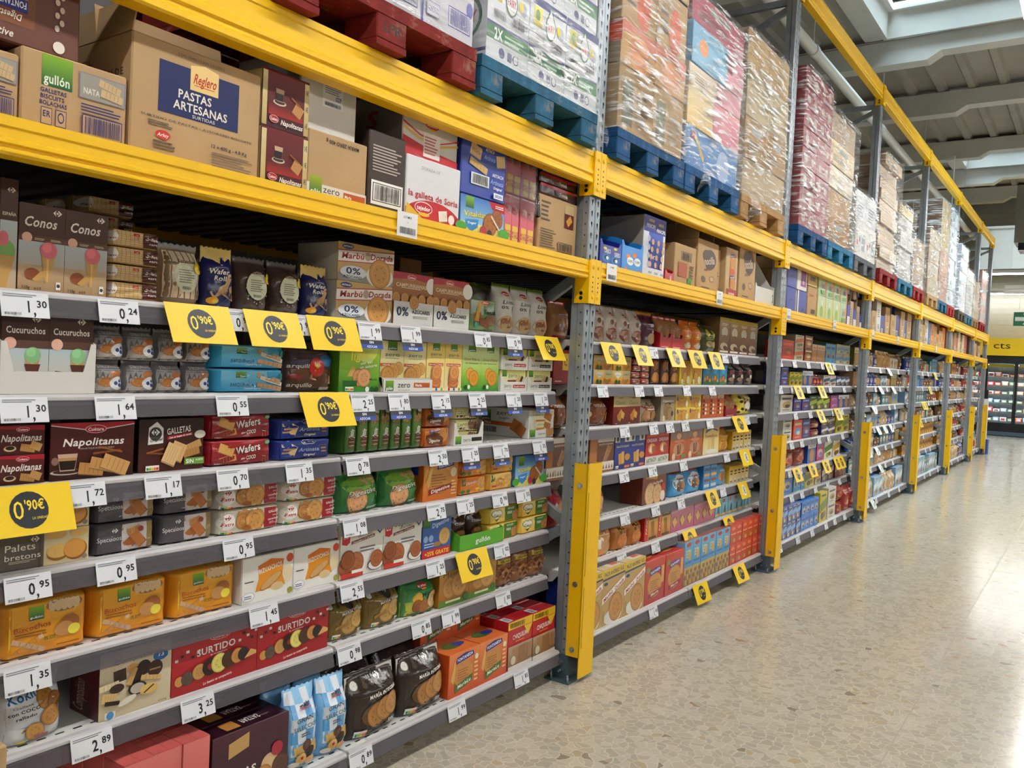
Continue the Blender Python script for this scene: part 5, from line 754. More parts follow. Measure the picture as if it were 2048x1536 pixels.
K('red_bag', 'biscuit_bag', 'red pack with white patterned top', 'bag', .1, '9a1a24', '84161e', 'd8d4ce', [('g', .02, .02, .96, .7, '8c1620', 'b02430'), ('p', [(.02, .74), (.98, .8), (.98, .97), (.02, .97)], 'd8d4ce'), ('e', .5, .84, .14, '8a5a50'), ('e', .34, .42, .14, 'e6e2da', .18), ('e', .6, .4, .18, 'c88a54', .22), ('r', .6, .06, .34, .1, '4a8a4a')])
K('helada_box', 'biscuit_box', 'reddish brown pack of round biscuits', 'box', .14, '7a3420', '642a1a', '844028', [('g', 0, 0, 1, 1, '5a2416', '944a2c'), ('p', [(.1, .84), (.6, .78), (.64, .96), (.12, 1)], 'd0a028'), ('t', 'Helada', .6, .68, .5, .1, 'f4ece0', 'bi', 4), ('k', .32, .32, .22, 'd8b080'), ('k', .62, .3, .2, 'd0a474'), ('e', .86, .5, .08, 'b02424'), ('e', .84, .2, .1, 'e6d8c8')])
K('sky_bag', 'biscuit_bag', 'light blue cereal bag with white star', 'bag', .1, '4a9ad0', '3a86bc', '8c3a3c', [('e', .5, .52, .4, 'e8eef2', .3), ('e', .5, .4, .3, '8a5a40', .2), ('k', .4, .4, .14, '6a4030'), ('k', .64, .44, .13, 'a87850'), ('t', 'nidos', .5, .7, .5, .09, 'b02a3c', 'b'), ('r', .04, .86, .92, .08, 'a8343c')])
K('blue_flat', 'biscuit_box', 'narrow blue box stack', 'box', .14, '3a8ac4', '2c74ac', '3a94d0', [('r', .1, .1 + .22 * i, .8, .12, ('c8d4dc', '8c4a3c', 'd8a86a', '24588c')[i]) for i in range(4)])
K('sky_small', 'biscuit_bag', 'small blue biscuit pouch', 'bag', .08, '5aa0d0', '4a8cbc', 'a8343c', [('e', .5, .42, .34, 'b88a60', .24), ('t', 'nidos', .5, .72, .5, .09, 'f0f0ea', 'b'), ('k', .5, .4, .2, '9a6844')])
K('miel_bag', 'biscuit_bag', 'pale orange honey biscuit pack', 'bag', .1, 'd88a3c', 'c47a30', 'd8c8b8', [('g', .1, .02, .88, .76, 'cc7a2c', 'dc9a50'), ('p', [(.1, .72), (.98, .72), (.98, .95), (.1, .97)], 'dccfc0'), ('e', .6, .84, .12, 'a87a54'), ('e', .44, .42, .14, 'ece6da', .18), ('e', .66, .38, .2, 'b88048', .2), ('l', .3, .64, .5, .05, 1, 'f4ece0'), ('r', .66, .05, .3, .12, '8a9a4a'), ('r', .02, .06, .1, .8, 'e0b8a0')])
K('mis_bag', 'biscuit_bag', 'amber round-cookie bag', 'bag', .09, 'b8722c', '9c5e22', '8a9a34', [('g', .04, .04, .92, .9, 'a85c1c', 'd89a4c'), ('t', 'MIS', .45, .76, .4, .1, '3a2a1c', 'b'), ('t', 'BIO', .5, .62, .4, .1, '3a2a1c', 'b'), ('k', .5, .3, .34, 'c87830'), ('e', .8, .86, .12, '7a9a2c', .06)])
K('dino_tall', 'biscuit_box', 'red-edged box with black panel', 'box', .14, 'c82a24', 'b0201c', 'b8282c', [('r', .25, 0, .75, 1, 'c8902c'), ('g', .25, 0, .75, .7, 'b8781c', 'e0b44c'), ('r', .3, .72, .66, .24, '1c1814'), ('t', 'DINO', .62, .84, .5, .1, 'e0c048', 'b'), ('q', .6, .4, .24, .5, 'a8682c', 10), ('t', 'PACK', .12, .5, .5, .1, 'f4ece0', 'b', 86), ('r', .3, .04, .6, .08, '3a2414')])
K('pink_box', 'biscuit_box', 'pink box with three golden hearts', 'box', .14, 'c8708c', 'b05a78', 'd4889c', [('g', 0, 0, 1, 1, 'b85878', 'd890a8'), ('p', [(.0, .66), (1, .8), (1, .86), (0, .72)], 'dca8bc')] + [('e', .16 + .32 * i, .36, .11, '8c5a3c', .2) for i in range(3)] + [('q', .16 + .32 * i, .36, .14, .3, 'e0b868', 40) for i in range(3)] + [('l', .1, .84, .5, .08, 1, 'f0d8e0')])
K('blue_dino', 'biscuit_box', 'sky blue box with orange band', 'box', .14, '5aa4c8', '4a90b4', '9a3a34', [('g', 0, 0, 1, 1, '4a94bc', '8cc4dc'), ('p', [(.3, .2), (.44, .56), (.6, .6), (.7, .2)], '2c5a3c'), ('e', .3, .84, .2, 'd0584a', .1), ('r', 0, .06, 1, .12, 'd8b070'), ('e', .7, .12, .14, 'b07840', .07)], rows=2)
K('dorada_box', 'biscuit_box', 'large tan biscuit box with diagonal red lettering', 'box', .09, 'c0a060', '22409a', 'd8c090', [('r', 0, 0, 1, 1, 'bfa062'), ('r', 0, .86, 1, .14, 'e0c030'), ('p', [(0, .8), (1, .84), (1, .87), (0, .83)], '22306e'), ('t', 'PACK AHORRO 1KG', .5, .925, .88, .075, '22306e', 'b', 2), ('e', .14, .74, .09, '22407c', .03), ('p', [(0, .38), (1, .68), (1, .8), (0, .5)], 'f4f0e8'), ('p', [(0, .37), (1, .67), (1, .68), (0, .38)], 'a81c2a'), ('p', [(0, .5), (1, .8), (1, .81), (0, .51)], 'a81c2a'), ('t', 'Marbú', .25, .515, .42, .07, 'a81c2a', 'bi', 21), ('t', 'Dorada', .74, .66, .42, .07, 'a81c2a', 'bi', 21), ('e', .5, .12, .4, 'e6e2da', .14), ('k', .62, .27, .31, 'c08a48'), ('r', .06, .08, .05, .2, 'a88c4c')], sa=[('r', 0, 0, 1, 1, '22409a'), ('t', 'ARTIACH', .5, .5, 3.0, .24, 'd8d8a8', 'b', 90)], ta=[('r', .1, .1, .5, .6, 'e8dcc0'), ('r', .1, .3, .3, .4, 'd8623c')], rows=2)
K('font_red', 'biscuit_box', 'tall red biscuit box', 'box', .14, 'b8262a', '9a1e22', 'c0342e', [('g', 0, 0, 1, 1, 'a8201f', 'c8402c'), ('e', .5, .4, .36, 'b07a3c', .28), ('e', .5, .42, .34, 'c8924c', .26), ('l', .28, .3, .44, .24, 5, 'a06a30')] + fon(.5, .72, .56, .18) + [('p', [(.18, .12), (.8, .2), (.82, .3), (.18, .22)], '8c1420'), ('t', 'Marie', .5, .215, .4, .06, 'f4e8dc', 'bi', 6), ('e', .14, .8, .09, '7a8a4a', .07), ('r', .8, .4, .14, .4, 'd8a868')], rows=2, ta=[('e', .5, .5, .3, 'd89a5c', .2)])
K('blue_choc', 'biscuit_box', 'sky blue cereal biscuit box', 'box', .2, '4a9ccc', '8ab8d8', '9a4a3c', [('g', 0, .4, 1, .6, '4a94c8', '6ab4dc'), ('g', 0, 0, 1, .42, '8a6a3c', 'c8b068'), ('e', .5, .92, .3, 'b03a34', .05), ('t', 'ED', .5, .72, .6, .16, 'e8d890', 'b'), ('e', .62, .66, .16, 'e0a83c', .1), ('r', .1, .5, .8, .05, '2c6ab0')] + [('e', .15 + .17 * (i % 5), .08 + .12 * (i // 5), .1, ('a07038', 'd0a858', '6a4424')[i % 3], .05) for i in range(15)], rows=2, sa=[('e', .4, .76, .2, 'b03a34', .1), ('r', .1, .1, .8, .4, 'b8a878')])
K('red_small', 'biscuit_box', 'small bright red biscuit box', 'box', .14, 'c8302a', 'a82822', 'd04a34', [('g', 0, 0, 1, 1, 'c02a1e', 'd8483a'), ('e', .5, .8, .3, 'e88a5c', .08), ('r', .1, .5, .8, .06, 'e8b07c'), ('e', .4, .26, .26, 'a8642c', .14), ('e', .66, .2, .2, 'd09a4c', .1)], rows=2)
# --- generic packs of the bays further on: (front, side, top, accent, accent)
def G(kind, desc, c, a1, a2, shape='box', name='biscuit_box', st=0):
    art = [[('g', 0, 0, 1, 1, c, c), ('e', .5, .4, .34, a1, .2), ('r', .12, .72, .76, .12, a2), ('l', .2, .1, .6, .08, 1, a2), ('e', .56, .34, .2, a2, .1)],
           [('r', 0, .7, 1, .3, a1), ('t', 'delicia', .5, .82, .7, .1, a2, 'b'), ('k', .5, .36, .28, 'c08a48'), ('l', .15, .08, .5, .06, 1, a2)],
           [('p', [(0, .3), (1, .5), (1, .8), (0, .6)], a1), ('e', .4, .2, .22, a2, .13), ('e', .68, .24, .18, '8a5a34', .11), ('r', .2, .86, .6, .06, a2)]][st % 3]
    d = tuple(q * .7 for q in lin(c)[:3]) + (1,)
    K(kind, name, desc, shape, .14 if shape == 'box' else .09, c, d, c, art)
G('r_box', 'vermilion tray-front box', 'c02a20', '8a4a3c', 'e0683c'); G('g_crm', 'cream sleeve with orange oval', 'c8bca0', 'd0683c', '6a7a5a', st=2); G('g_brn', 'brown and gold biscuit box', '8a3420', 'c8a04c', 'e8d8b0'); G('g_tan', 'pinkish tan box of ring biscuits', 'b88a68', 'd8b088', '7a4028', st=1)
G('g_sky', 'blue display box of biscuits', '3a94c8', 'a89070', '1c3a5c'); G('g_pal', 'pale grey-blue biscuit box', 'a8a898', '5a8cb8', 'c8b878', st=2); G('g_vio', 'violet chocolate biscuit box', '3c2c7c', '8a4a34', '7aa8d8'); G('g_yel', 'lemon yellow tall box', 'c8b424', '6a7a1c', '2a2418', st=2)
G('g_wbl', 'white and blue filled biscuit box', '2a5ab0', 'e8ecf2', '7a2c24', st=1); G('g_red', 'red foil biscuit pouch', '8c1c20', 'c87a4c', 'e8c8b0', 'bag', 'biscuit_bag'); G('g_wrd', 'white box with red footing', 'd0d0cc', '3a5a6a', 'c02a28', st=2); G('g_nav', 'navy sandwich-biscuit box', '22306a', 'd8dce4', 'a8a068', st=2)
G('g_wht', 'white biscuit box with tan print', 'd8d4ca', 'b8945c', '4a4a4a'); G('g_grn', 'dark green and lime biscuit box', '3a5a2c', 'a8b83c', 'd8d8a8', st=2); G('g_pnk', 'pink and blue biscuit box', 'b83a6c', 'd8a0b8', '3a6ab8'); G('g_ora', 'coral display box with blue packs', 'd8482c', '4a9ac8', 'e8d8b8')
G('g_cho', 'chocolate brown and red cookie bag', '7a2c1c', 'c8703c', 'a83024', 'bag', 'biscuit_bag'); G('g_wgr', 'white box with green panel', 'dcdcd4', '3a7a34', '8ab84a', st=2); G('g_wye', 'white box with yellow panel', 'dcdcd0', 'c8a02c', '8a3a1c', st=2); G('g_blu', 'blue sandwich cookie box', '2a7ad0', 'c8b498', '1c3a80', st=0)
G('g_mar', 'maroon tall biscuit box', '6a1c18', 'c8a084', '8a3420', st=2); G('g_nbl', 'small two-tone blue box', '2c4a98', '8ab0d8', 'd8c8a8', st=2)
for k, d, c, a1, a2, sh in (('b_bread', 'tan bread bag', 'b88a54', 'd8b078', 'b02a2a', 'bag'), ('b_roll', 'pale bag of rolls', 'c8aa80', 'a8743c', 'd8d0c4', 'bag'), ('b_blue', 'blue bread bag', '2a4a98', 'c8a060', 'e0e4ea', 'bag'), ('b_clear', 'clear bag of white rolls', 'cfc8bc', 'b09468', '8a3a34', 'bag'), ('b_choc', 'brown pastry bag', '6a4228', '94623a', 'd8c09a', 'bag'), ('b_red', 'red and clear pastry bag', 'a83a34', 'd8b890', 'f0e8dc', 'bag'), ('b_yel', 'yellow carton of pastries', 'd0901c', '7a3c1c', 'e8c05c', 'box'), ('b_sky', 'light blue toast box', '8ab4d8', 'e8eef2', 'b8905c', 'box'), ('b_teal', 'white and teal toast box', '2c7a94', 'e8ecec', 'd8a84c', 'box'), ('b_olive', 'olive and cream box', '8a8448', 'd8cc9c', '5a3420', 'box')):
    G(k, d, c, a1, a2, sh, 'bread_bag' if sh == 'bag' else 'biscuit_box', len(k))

# (bay, shelf, kind, y of the first, width, height, x of the front, columns, layers)
GOODS = [
(0,1,'cone_tall',0.922,0.039,0.252,-0.141,1,1),
(0,1,'cone_box',0.963,0.108,0.204,-0.141,2,1),
(0,1,'wafer_pack',1.185,0.151,0.045,-0.146,1,4),
(0,1,'roll_bag',1.344,0.129,0.167,-0.151,1,1),
(0,1,'wafer_bag',1.476,0.11,0.174,-0.151,1,1),
(0,1,'seed_bag',1.59,0.124,0.16,-0.151,2,1),
(0,1,'wafer_bag',1.842,0.113,0.164,-0.151,1,1),
(0,1,'marbu_box',1.968,0.269,0.128,-0.146,1,2),
(0,1,'campu_box',2.237,0.218,0.188,-0.143,2,1),
(0,1,'tostada_pack',2.689,0.199,0.136,-0.151,1,1),
(0,1,'white_bag',2.91,0.137,0.216,-0.161,3,1),
(0,2,'cono_tray',0.927,0.224,0.19,-0.134,1,1),
(0,2,'stroop_bag',1.161,0.088,0.086,-0.149,4,2),
(0,2,'barq_pack',1.509,0.266,0.071,-0.141,1,2),
(0,2,'barquillo_bag',1.785,0.215,0.161,-0.149,1,1),
(0,2,'ligera_box',1.992,0.193,0.175,-0.141,1,1),
(0,2,'zero_maria',2.194,0.124,0.182,-0.149,2,1),
(0,2,'zero_horno',2.441,0.106,0.188,-0.144,2,1),
(0,2,'diet_box',2.657,0.126,0.19,-0.144,2,1),
(0,2,'zero_tray',2.912,0.204,0.091,-0.141,2,2),
(0,3,'napo_small',0.935,0.102,0.07,-0.136,1,2),
(0,3,'napo_big',1.049,0.217,0.142,-0.136,1,1),
(0,3,'canela_box',1.283,0.197,0.144,-0.138,1,1),
(0,3,'coco_pack',1.487,0.244,0.076,-0.138,1,2),
(0,3,'arti_pack',1.737,0.237,0.065,-0.138,1,2),
(0,3,'stick_pack',2.025,0.057,0.165,-0.138,7,1),
(0,3,'choc_digest',2.429,0.167,0.077,-0.138,1,2),
(0,3,'zero_choco',2.609,0.19,0.164,-0.138,1,1),
(0,3,'zero_fibra',3.143,0.21,0.128,-0.138,1,1),
(0,4,'palets_box',0.944,0.215,0.091,-0.145,1,2),
(0,4,'specu_pack',1.166,0.187,0.083,-0.15,2,2),
(0,4,'caca_pack',1.538,0.24,0.074,-0.145,2,2),
(0,4,'green_digest',2.026,0.214,0.142,-0.15,2,1),
(0,4,'font_digest',2.45,0.207,0.157,-0.142,1,1),
(0,4,'avena_pack',2.666,0.195,0.073,-0.142,1,2),
(0,4,'yellow_pack',2.868,0.184,0.073,-0.142,1,2),
(0,4,'vital_box',3.06,0.231,0.135,-0.142,1,1),
(0,5,'bizc_bag',0.953,0.225,0.137,-0.15,3,1),
(0,5,'bizc_box',1.629,0.202,0.142,-0.142,2,1),
(0,5,'yayi_box',2.032,0.211,0.184,-0.142,2,1),
(0,5,'blue_digest',2.458,0.172,0.164,-0.142,1,1),
(0,5,'dark_bag',2.675,0.112,0.151,-0.17,2,1),
(0,5,'flora_pack',2.875,0.244,0.074,-0.142,2,2),
(0,6,'koki_bag',0.956,0.161,0.152,-0.142,1,1),
(0,6,'compo_box',1.194,0.207,0.209,-0.134,1,1),
(0,6,'surt_box',1.402,0.291,0.157,-0.134,2,1),
(0,6,'fibra_bag',1.995,0.188,0.146,-0.142,2,1),
(0,6,'tosti_bag',2.377,0.198,0.134,-0.142,1,1),
(0,6,'gold_box',2.566,0.189,0.177,-0.134,2,1),
(0,6,'tiras_bag',2.963,0.131,0.193,-0.142,3,1),
(0,7,'pink_pack',1.231,0.085,0.223,-0.068,3,1),
(0,7,'plum_box',1.496,0.276,0.202,-0.068,1,1),
(0,7,'gran_bag',1.768,0.132,0.25,-0.058,2,1),
(0,7,'integral_bag',2.034,0.255,0.224,-0.053,2,1),
(0,7,'marie_box',2.543,0.195,0.172,-0.05,2,1),
(0,7,'chiq_box',2.937,0.185,0.209,-0.05,2,1),
(1,1,'curl_bag',3.353,0.159,0.179,-0.161,1,1),
(1,1,'clear_bag',3.716,0.146,0.192,-0.161,4,1),
(1,1,'plum_bag',4.28,0.194,0.194,-0.161,1,1),
(1,1,'red_tray',4.473,0.166,0.186,-0.151,2,1),
(1,1,'orange_bag',4.82,0.149,0.181,-0.151,2,1),
(1,1,'green_bag',5.136,0.24,0.177,-0.151,1,1),
(1,1,'choco_box',5.398,0.186,0.241,-0.151,4,1),
(1,2,'red_carton',3.333,0.158,0.16,-0.141,1,1),
(1,2,'heart_box',3.711,0.203,0.073,-0.141,2,2),
(1,2,'slim_pack',4.128,0.111,0.035,-0.141,2,4),
(1,2,'brown_roll',4.368,0.128,0.149,-0.144,3,1),
(1,2,'yellow_box',4.762,0.175,0.147,-0.141,2,1),
(1,2,'blue_box',5.136,0.135,0.132,-0.141,3,1),
(1,2,'dark_foil',5.578,0.182,0.15,-0.149,3,1),
(1,3,'tosta_bag',3.357,0.149,0.155,-0.146,1,1),
(1,3,'tosta_bag',3.706,0.227,0.151,-0.146,1,1),
(1,3,'classic_box',3.933,0.161,0.158,-0.138,2,1),
(1,3,'oval_bag',4.296,0.215,0.127,-0.146,1,1),
(1,3,'oat_box',4.514,0.196,0.145,-0.138,1,1),
(1,3,'dot_box',4.723,0.197,0.076,-0.138,2,2),
(1,3,'cow_box',5.132,0.128,0.156,-0.138,3,1),
(1,3,'maroon_tray',5.535,0.22,0.147,-0.138,1,1),
(1,3,'spot_bag',5.806,0.323,0.169,-0.146,1,1),
(1,4,'cocoa_carton',3.308,0.187,0.203,-0.142,1,1),
(1,4,'cocoa_carton',3.716,0.255,0.182,-0.142,1,1),
(1,4,'relieve_box',3.981,0.179,0.186,-0.142,2,1),
(1,4,'chiqui_tall',4.351,0.161,0.185,-0.142,2,1),
(1,4,'toffee_box',4.682,0.246,0.183,-0.142,2,1),
(1,4,'tost_bag',5.199,0.27,0.173,-0.145,1,1),
(1,4,'sun_bag',5.509,0.197,0.161,-0.15,1,1),
(1,4,'mini_box',5.723,0.078,0.128,-0.145,5,1),
(1,5,'red_bag',3.404,0.109,0.205,-0.15,1,1),
(1,5,'red_bag',3.75,0.169,0.18,-0.142,1,1),
(1,5,'helada_box',4.342,0.314,0.177,-0.142,1,1),
(1,5,'sky_bag',4.758,0.234,0.162,-0.145,2,1),
(1,5,'blue_flat',5.234,0.113,0.16,-0.142,2,1),
(1,5,'sky_small',5.508,0.177,0.147,-0.15,1,1),
(1,5,'mini_box',5.703,0.077,0.118,-0.145,5,1),
(1,6,'miel_bag',3.738,0.278,0.183,-0.134,1,1),
(1,6,'mis_bag',4.044,0.172,0.151,-0.142,2,1),
(1,6,'dino_tall',4.383,0.173,0.167,-0.134,2,1),
(1,6,'pink_box',4.737,0.349,0.176,-0.134,2,1),
(1,6,'blue_dino',5.457,0.112,0.127,-0.134,6,1),
(1,7,'dorada_box',3.511,0.241,0.317,-0.05,3,1),
(1,7,'font_red',4.242,0.261,0.244,-0.05,2,1),
(1,7,'blue_choc',4.777,0.125,0.274,-0.05,6,1),
(1,7,'red_small',5.536,0.111,0.138,-0.05,6,2),
(2,1,'r_box',6.72,0.304,0.155,-0.143,1,1),
(2,1,'g_crm',7.051,0.242,0.105,-0.143,1,2),
(2,1,'g_brn',7.337,0.227,0.108,-0.143,1,2),
(2,1,'g_tan',7.565,0.141,0.152,-0.143,3,1),
(2,1,'g_sky',8.0,0.177,0.178,-0.143,2,1),
(2,1,'g_pal',8.374,0.263,0.094,-0.143,2,2),
(2,2,'g_vio',6.727,0.182,0.076,-0.141,1,2),
(2,2,'g_yel',6.953,0.117,0.113,-0.141,3,1),
(2,2,'g_wbl',7.317,0.152,0.127,-0.141,2,1),
(2,2,'g_red',7.653,0.098,0.097,-0.141,3,1),
(2,2,'g_wrd',7.981,0.212,0.097,-0.141,2,1),
(2,2,'g_nav',8.423,0.169,0.093,-0.141,3,1),
(2,3,'g_wht',6.753,0.319,0.138,-0.141,1,1),
(2,3,'g_vio',7.104,0.227,0.109,-0.141,2,1),
(2,3,'g_grn',7.571,0.221,0.122,-0.141,3,1),
(2,3,'g_pnk',8.271,0.258,0.061,-0.141,1,2),
(2,3,'g_wbl',8.547,0.207,0.125,-0.141,2,1),
(2,4,'g_wht',6.861,0.228,0.091,-0.142,1,2),
(2,4,'g_ora',7.131,0.243,0.166,-0.142,1,1),
(2,4,'g_vio',7.389,0.227,0.166,-0.142,1,1),
(2,4,'g_red',7.647,0.324,0.074,-0.142,1,2),
(2,4,'g_nav',8.005,0.23,0.082,-0.142,2,2),
(2,4,'g_yel',8.524,0.246,0.168,-0.142,2,1),
(2,5,'g_cho',6.921,0.327,0.187,-0.145,2,1),
(2,5,'g_wbl',7.596,0.253,0.187,-0.142,1,1),
(2,5,'g_pnk',7.884,0.235,0.182,-0.142,1,1),
(2,5,'g_wgr',8.153,0.268,0.181,-0.142,1,1),
(2,5,'g_wye',8.457,0.246,0.181,-0.142,1,1),
(2,6,'g_blu',6.889,0.284,0.196,-0.134,1,1),
(2,6,'g_sky',7.201,0.107,0.177,-0.134,3,1),
(2,6,'g_yel',7.549,0.283,0.195,-0.134,1,1),
(2,6,'g_crm',7.867,0.183,0.152,-0.134,1,1),
(2,6,'g_nav',8.084,0.205,0.179,-0.134,2,1),
(2,6,'g_mar',8.553,0.144,0.164,-0.134,3,1),
(2,7,'g_nbl',6.568,0.119,0.13,-0.05,5,2),
(2,7,'g_blu',7.181,0.129,0.123,-0.05,4,2),
(2,7,'g_yel',7.75,0.233,0.267,-0.05,1,1),
(2,7,'g_wht',8.012,0.265,0.143,-0.05,1,2),
(2,7,'g_cho',8.318,0.264,0.135,-0.05,1,2),
(2,7,'g_red',8.628,0.213,0.243,-0.05,2,1),
]
TAGS = [
(0, 1, 0.969, 0.102, -0.03, '1,30'),(0, 1, 1.198, 0.109, -0.03, '0,24'),(0, 1, 1.552, 0.074, -0.029, '0,90'),(0, 1, 1.784, 0.074, -0.033, '0,90'),(0, 1, 2.097, 0.125, -0.039, '1,99', 's'),(0, 1, 2.307, 0.116, -0.041, '1,99', 's'),(0, 1, 2.739, 0.118, -0.031, '0,85'),(0, 1, 2.961, 0.127, -0.036, '0,90', 's'),(0, 2, 0.974, 0.101, -0.024, '1,30'),(0, 2, 1.197, 0.107, -0.025, '1,64'),(0, 2, 1.55, 0.108, -0.026, '0,55'),(0, 2, 2.076, 0.107, -0.03, '2,25', 's'),(0, 2, 2.257, 0.105, -0.031, '1,80', 's'),(0, 2, 2.491, 0.107, -0.03, '2,15', 's'),(0, 2, 2.719, 0.109, -0.033, '2,25', 's'),(0, 2, 2.976, 0.101, -0.032, '1,20', 's'),(0, 2, 3.191, 0.103, -0.032, '1,20', 's'),(0, 3, 1.122, 0.108, -0.03, '1,72'),(0, 3, 1.337, 0.109, -0.029, '1,17'),(0, 3, 1.559, 0.114, -0.032, '0,70'),(0, 3, 1.808, 0.115, -0.03, '1,35'),(0, 3, 2.063, 0.108, -0.018, '0,78'),(0, 3, 2.485, 0.118, -0.022, '2,50'),(0, 3, 2.685, 0.114, -0.024, '1,25', 's'),(0, 3, 2.895, 0.115, -0.025, '1,70', 's'),(0, 3, 3.193, 0.111, -0.027, '1,35', 's'),(0, 4, 0.996, 0.108, -0.036, '0,95'),(0, 4, 1.215, 0.11, -0.033, '0,95'),(0, 4, 1.592, 0.109, -0.033, '0,95'),(0, 4, 2.065, 0.11, -0.038, '1,08'),(0, 4, 2.494, 0.115, -0.029, '2,75'),(0, 4, 2.675, 0.11, -0.027, '1,25'),(0, 4, 2.911, 0.108, -0.028, '0,98'),(0, 4, 3.085, 0.106, -0.022, '1,55'),(0, 5, 1.002, 0.106, -0.044, '1,35'),(0, 5, 1.695, 0.105, -0.028, '1,45'),(0, 5, 2.065, 0.108, -0.032, '2,55'),(0, 5, 2.506, 0.116, -0.018, '1,25'),(0, 5, 2.942, 0.117, -0.012, '1,02'),(0, 6, 1.161, 0.112, -0.005, '2,89'),(0, 6, 1.468, 0.112, -0.023, '3,25'),(0, 6, 2.057, 0.112, -0.023, '0,98'),(0, 6, 2.428, 0.114, -0.018, '0,85'),(0, 6, 2.604, 0.118, -0.021, '1,99'),(0, 6, 2.96, 0.118, -0.017, '1,80'),(0, 7, 2.048, 0.11, -0.008, '0,89'),(0, 7, 2.562, 0.114, -0.012, '1,99'),(0, 7, 3.002, 0.114, -0.016, '1,85'),(1, 1, 4.326, 0.102, -0.031, '0,80'),(1, 1, 5.416, 0.127, -0.037, '1,49'),(1, 1, 5.606, 0.124, -0.039, '1,59'),(1, 2, 3.758, 0.104, 0.005, '1,19'),(1, 2, 4.168, 0.109, -0.001, '1,60'),(1, 2, 4.41, 0.099, 0.001, '1,50'),(1, 2, 4.81, 0.127, 0.003, '1,60'),(1, 2, 5.217, 0.128, 0.002, '2,00'),(1, 3, 4.015, 0.125, 0.007, '1,20'),(1, 3, 4.367, 0.129, 0.007, '2,50'),(1, 3, 4.585, 0.132, 0.007, '2,20'),(1, 3, 4.808, 0.127, 0.005, '0,95'),(1, 3, 5.197, 0.127, 0.007, '1,30'),(1, 3, 5.893, 0.124, -0.006, '1,70'),(1, 4, 4.041, 0.12, -0.026, '0,95'),(1, 4, 4.391, 0.13, -0.022, '2,90'),(1, 4, 4.823, 0.15, -0.025, '1,00'),(1, 4, 5.543, 0.121, -0.017, '1,30'),(1, 5, 4.079, 0.122, -0.043, '1,25'),(1, 5, 4.46, 0.119, -0.042, '1,90'),(1, 5, 4.817, 0.119, -0.039, '2,75'),(1, 5, 5.511, 0.11, -0.048, '1,15'),(1, 6, 4.052, 0.12, -0.036, '1,90'),(1, 6, 4.466, 0.126, -0.047, '1,30'),(1, 7, 4.3, 0.121, -0.018, '1,80'),]
PROMOS = [
(0, 1, 1.423, 0.203, -0.055),(0, 1, 1.676, 0.225, -0.039),(0, 1, 1.918, 0.201, -0.049),(0, 1, 3.211, 0.216, -0.047),(0, 2, 1.9, 0.203, -0.047),(0, 3, 0.981, 0.146, -0.054),(0, 5, 2.725, 0.192, -0.06),(1, 1, 3.818, 0.213, -0.056),(1, 1, 4.148, 0.234, -0.054),(1, 1, 4.579, 0.251, -0.055),(1, 1, 4.901, 0.248, -0.052),(1, 1, 5.208, 0.238, -0.049),(1, 3, 5.696, 0.273, -0.009),(1, 4, 5.871, 0.254, -0.056, 'e'),(1, 5, 5.281, 0.248, -0.064),(1, 5, 5.862, 0.243, -0.066, 'e'),(1, 6, 4.93, 0.323, -0.056),(1, 6, 5.597, 0.309, -0.06),(1, 7, 4.952, 0.268, -0.04),(1, 7, 5.623, 0.25, -0.052),]

# ------------------------------------------------------------------ building and placing the packs
def bag_grid(kind, W, H, D, seed):
    rnd = random.Random(seed); ph = [rnd.uniform(0, 6.28) for _ in range(6)]
    n = 18 if kind == 'bag' else 24
    def half(u, v):
        a = abs(2 * u - 1)
        if kind == 'bag':
            e = max(0.0, 1 - a ** 3.2) ** .6
            if v < .14: g = .62 + .38 * (v / .14) ** .6
            elif v < .66: g = 1.0
            elif v < .92: g = 1 - .9 * ((v - .66) / .26) ** 1.3
            else: g = .06
            h = D / 2 * max(e * g, .035)
        else:
            q = abs(2 * v - 1); u2 = min(1.0, max(0.0, (u - .035) / .93)); a = abs(2 * u2 - 1)
            h = D / 2 * max(max(0.0, 1 - a ** 22) ** .4 * max(0.0, 1 - q ** 26) ** .4, .03)
        w = math.sin(9 * u + 7 * v + ph[0]) + math.sin(15 * v - 6 * u + ph[1]) + .7 * math.sin(23 * u + ph[2]) * math.sin(19 * v + ph[3])
        return h + w * .0009 * min(1, h / .01) * (1.8 if kind == 'bag' else 1.0)
    return n, [[half(i / n, j / n) for i in range(n + 1)] for j in range(n + 1)]

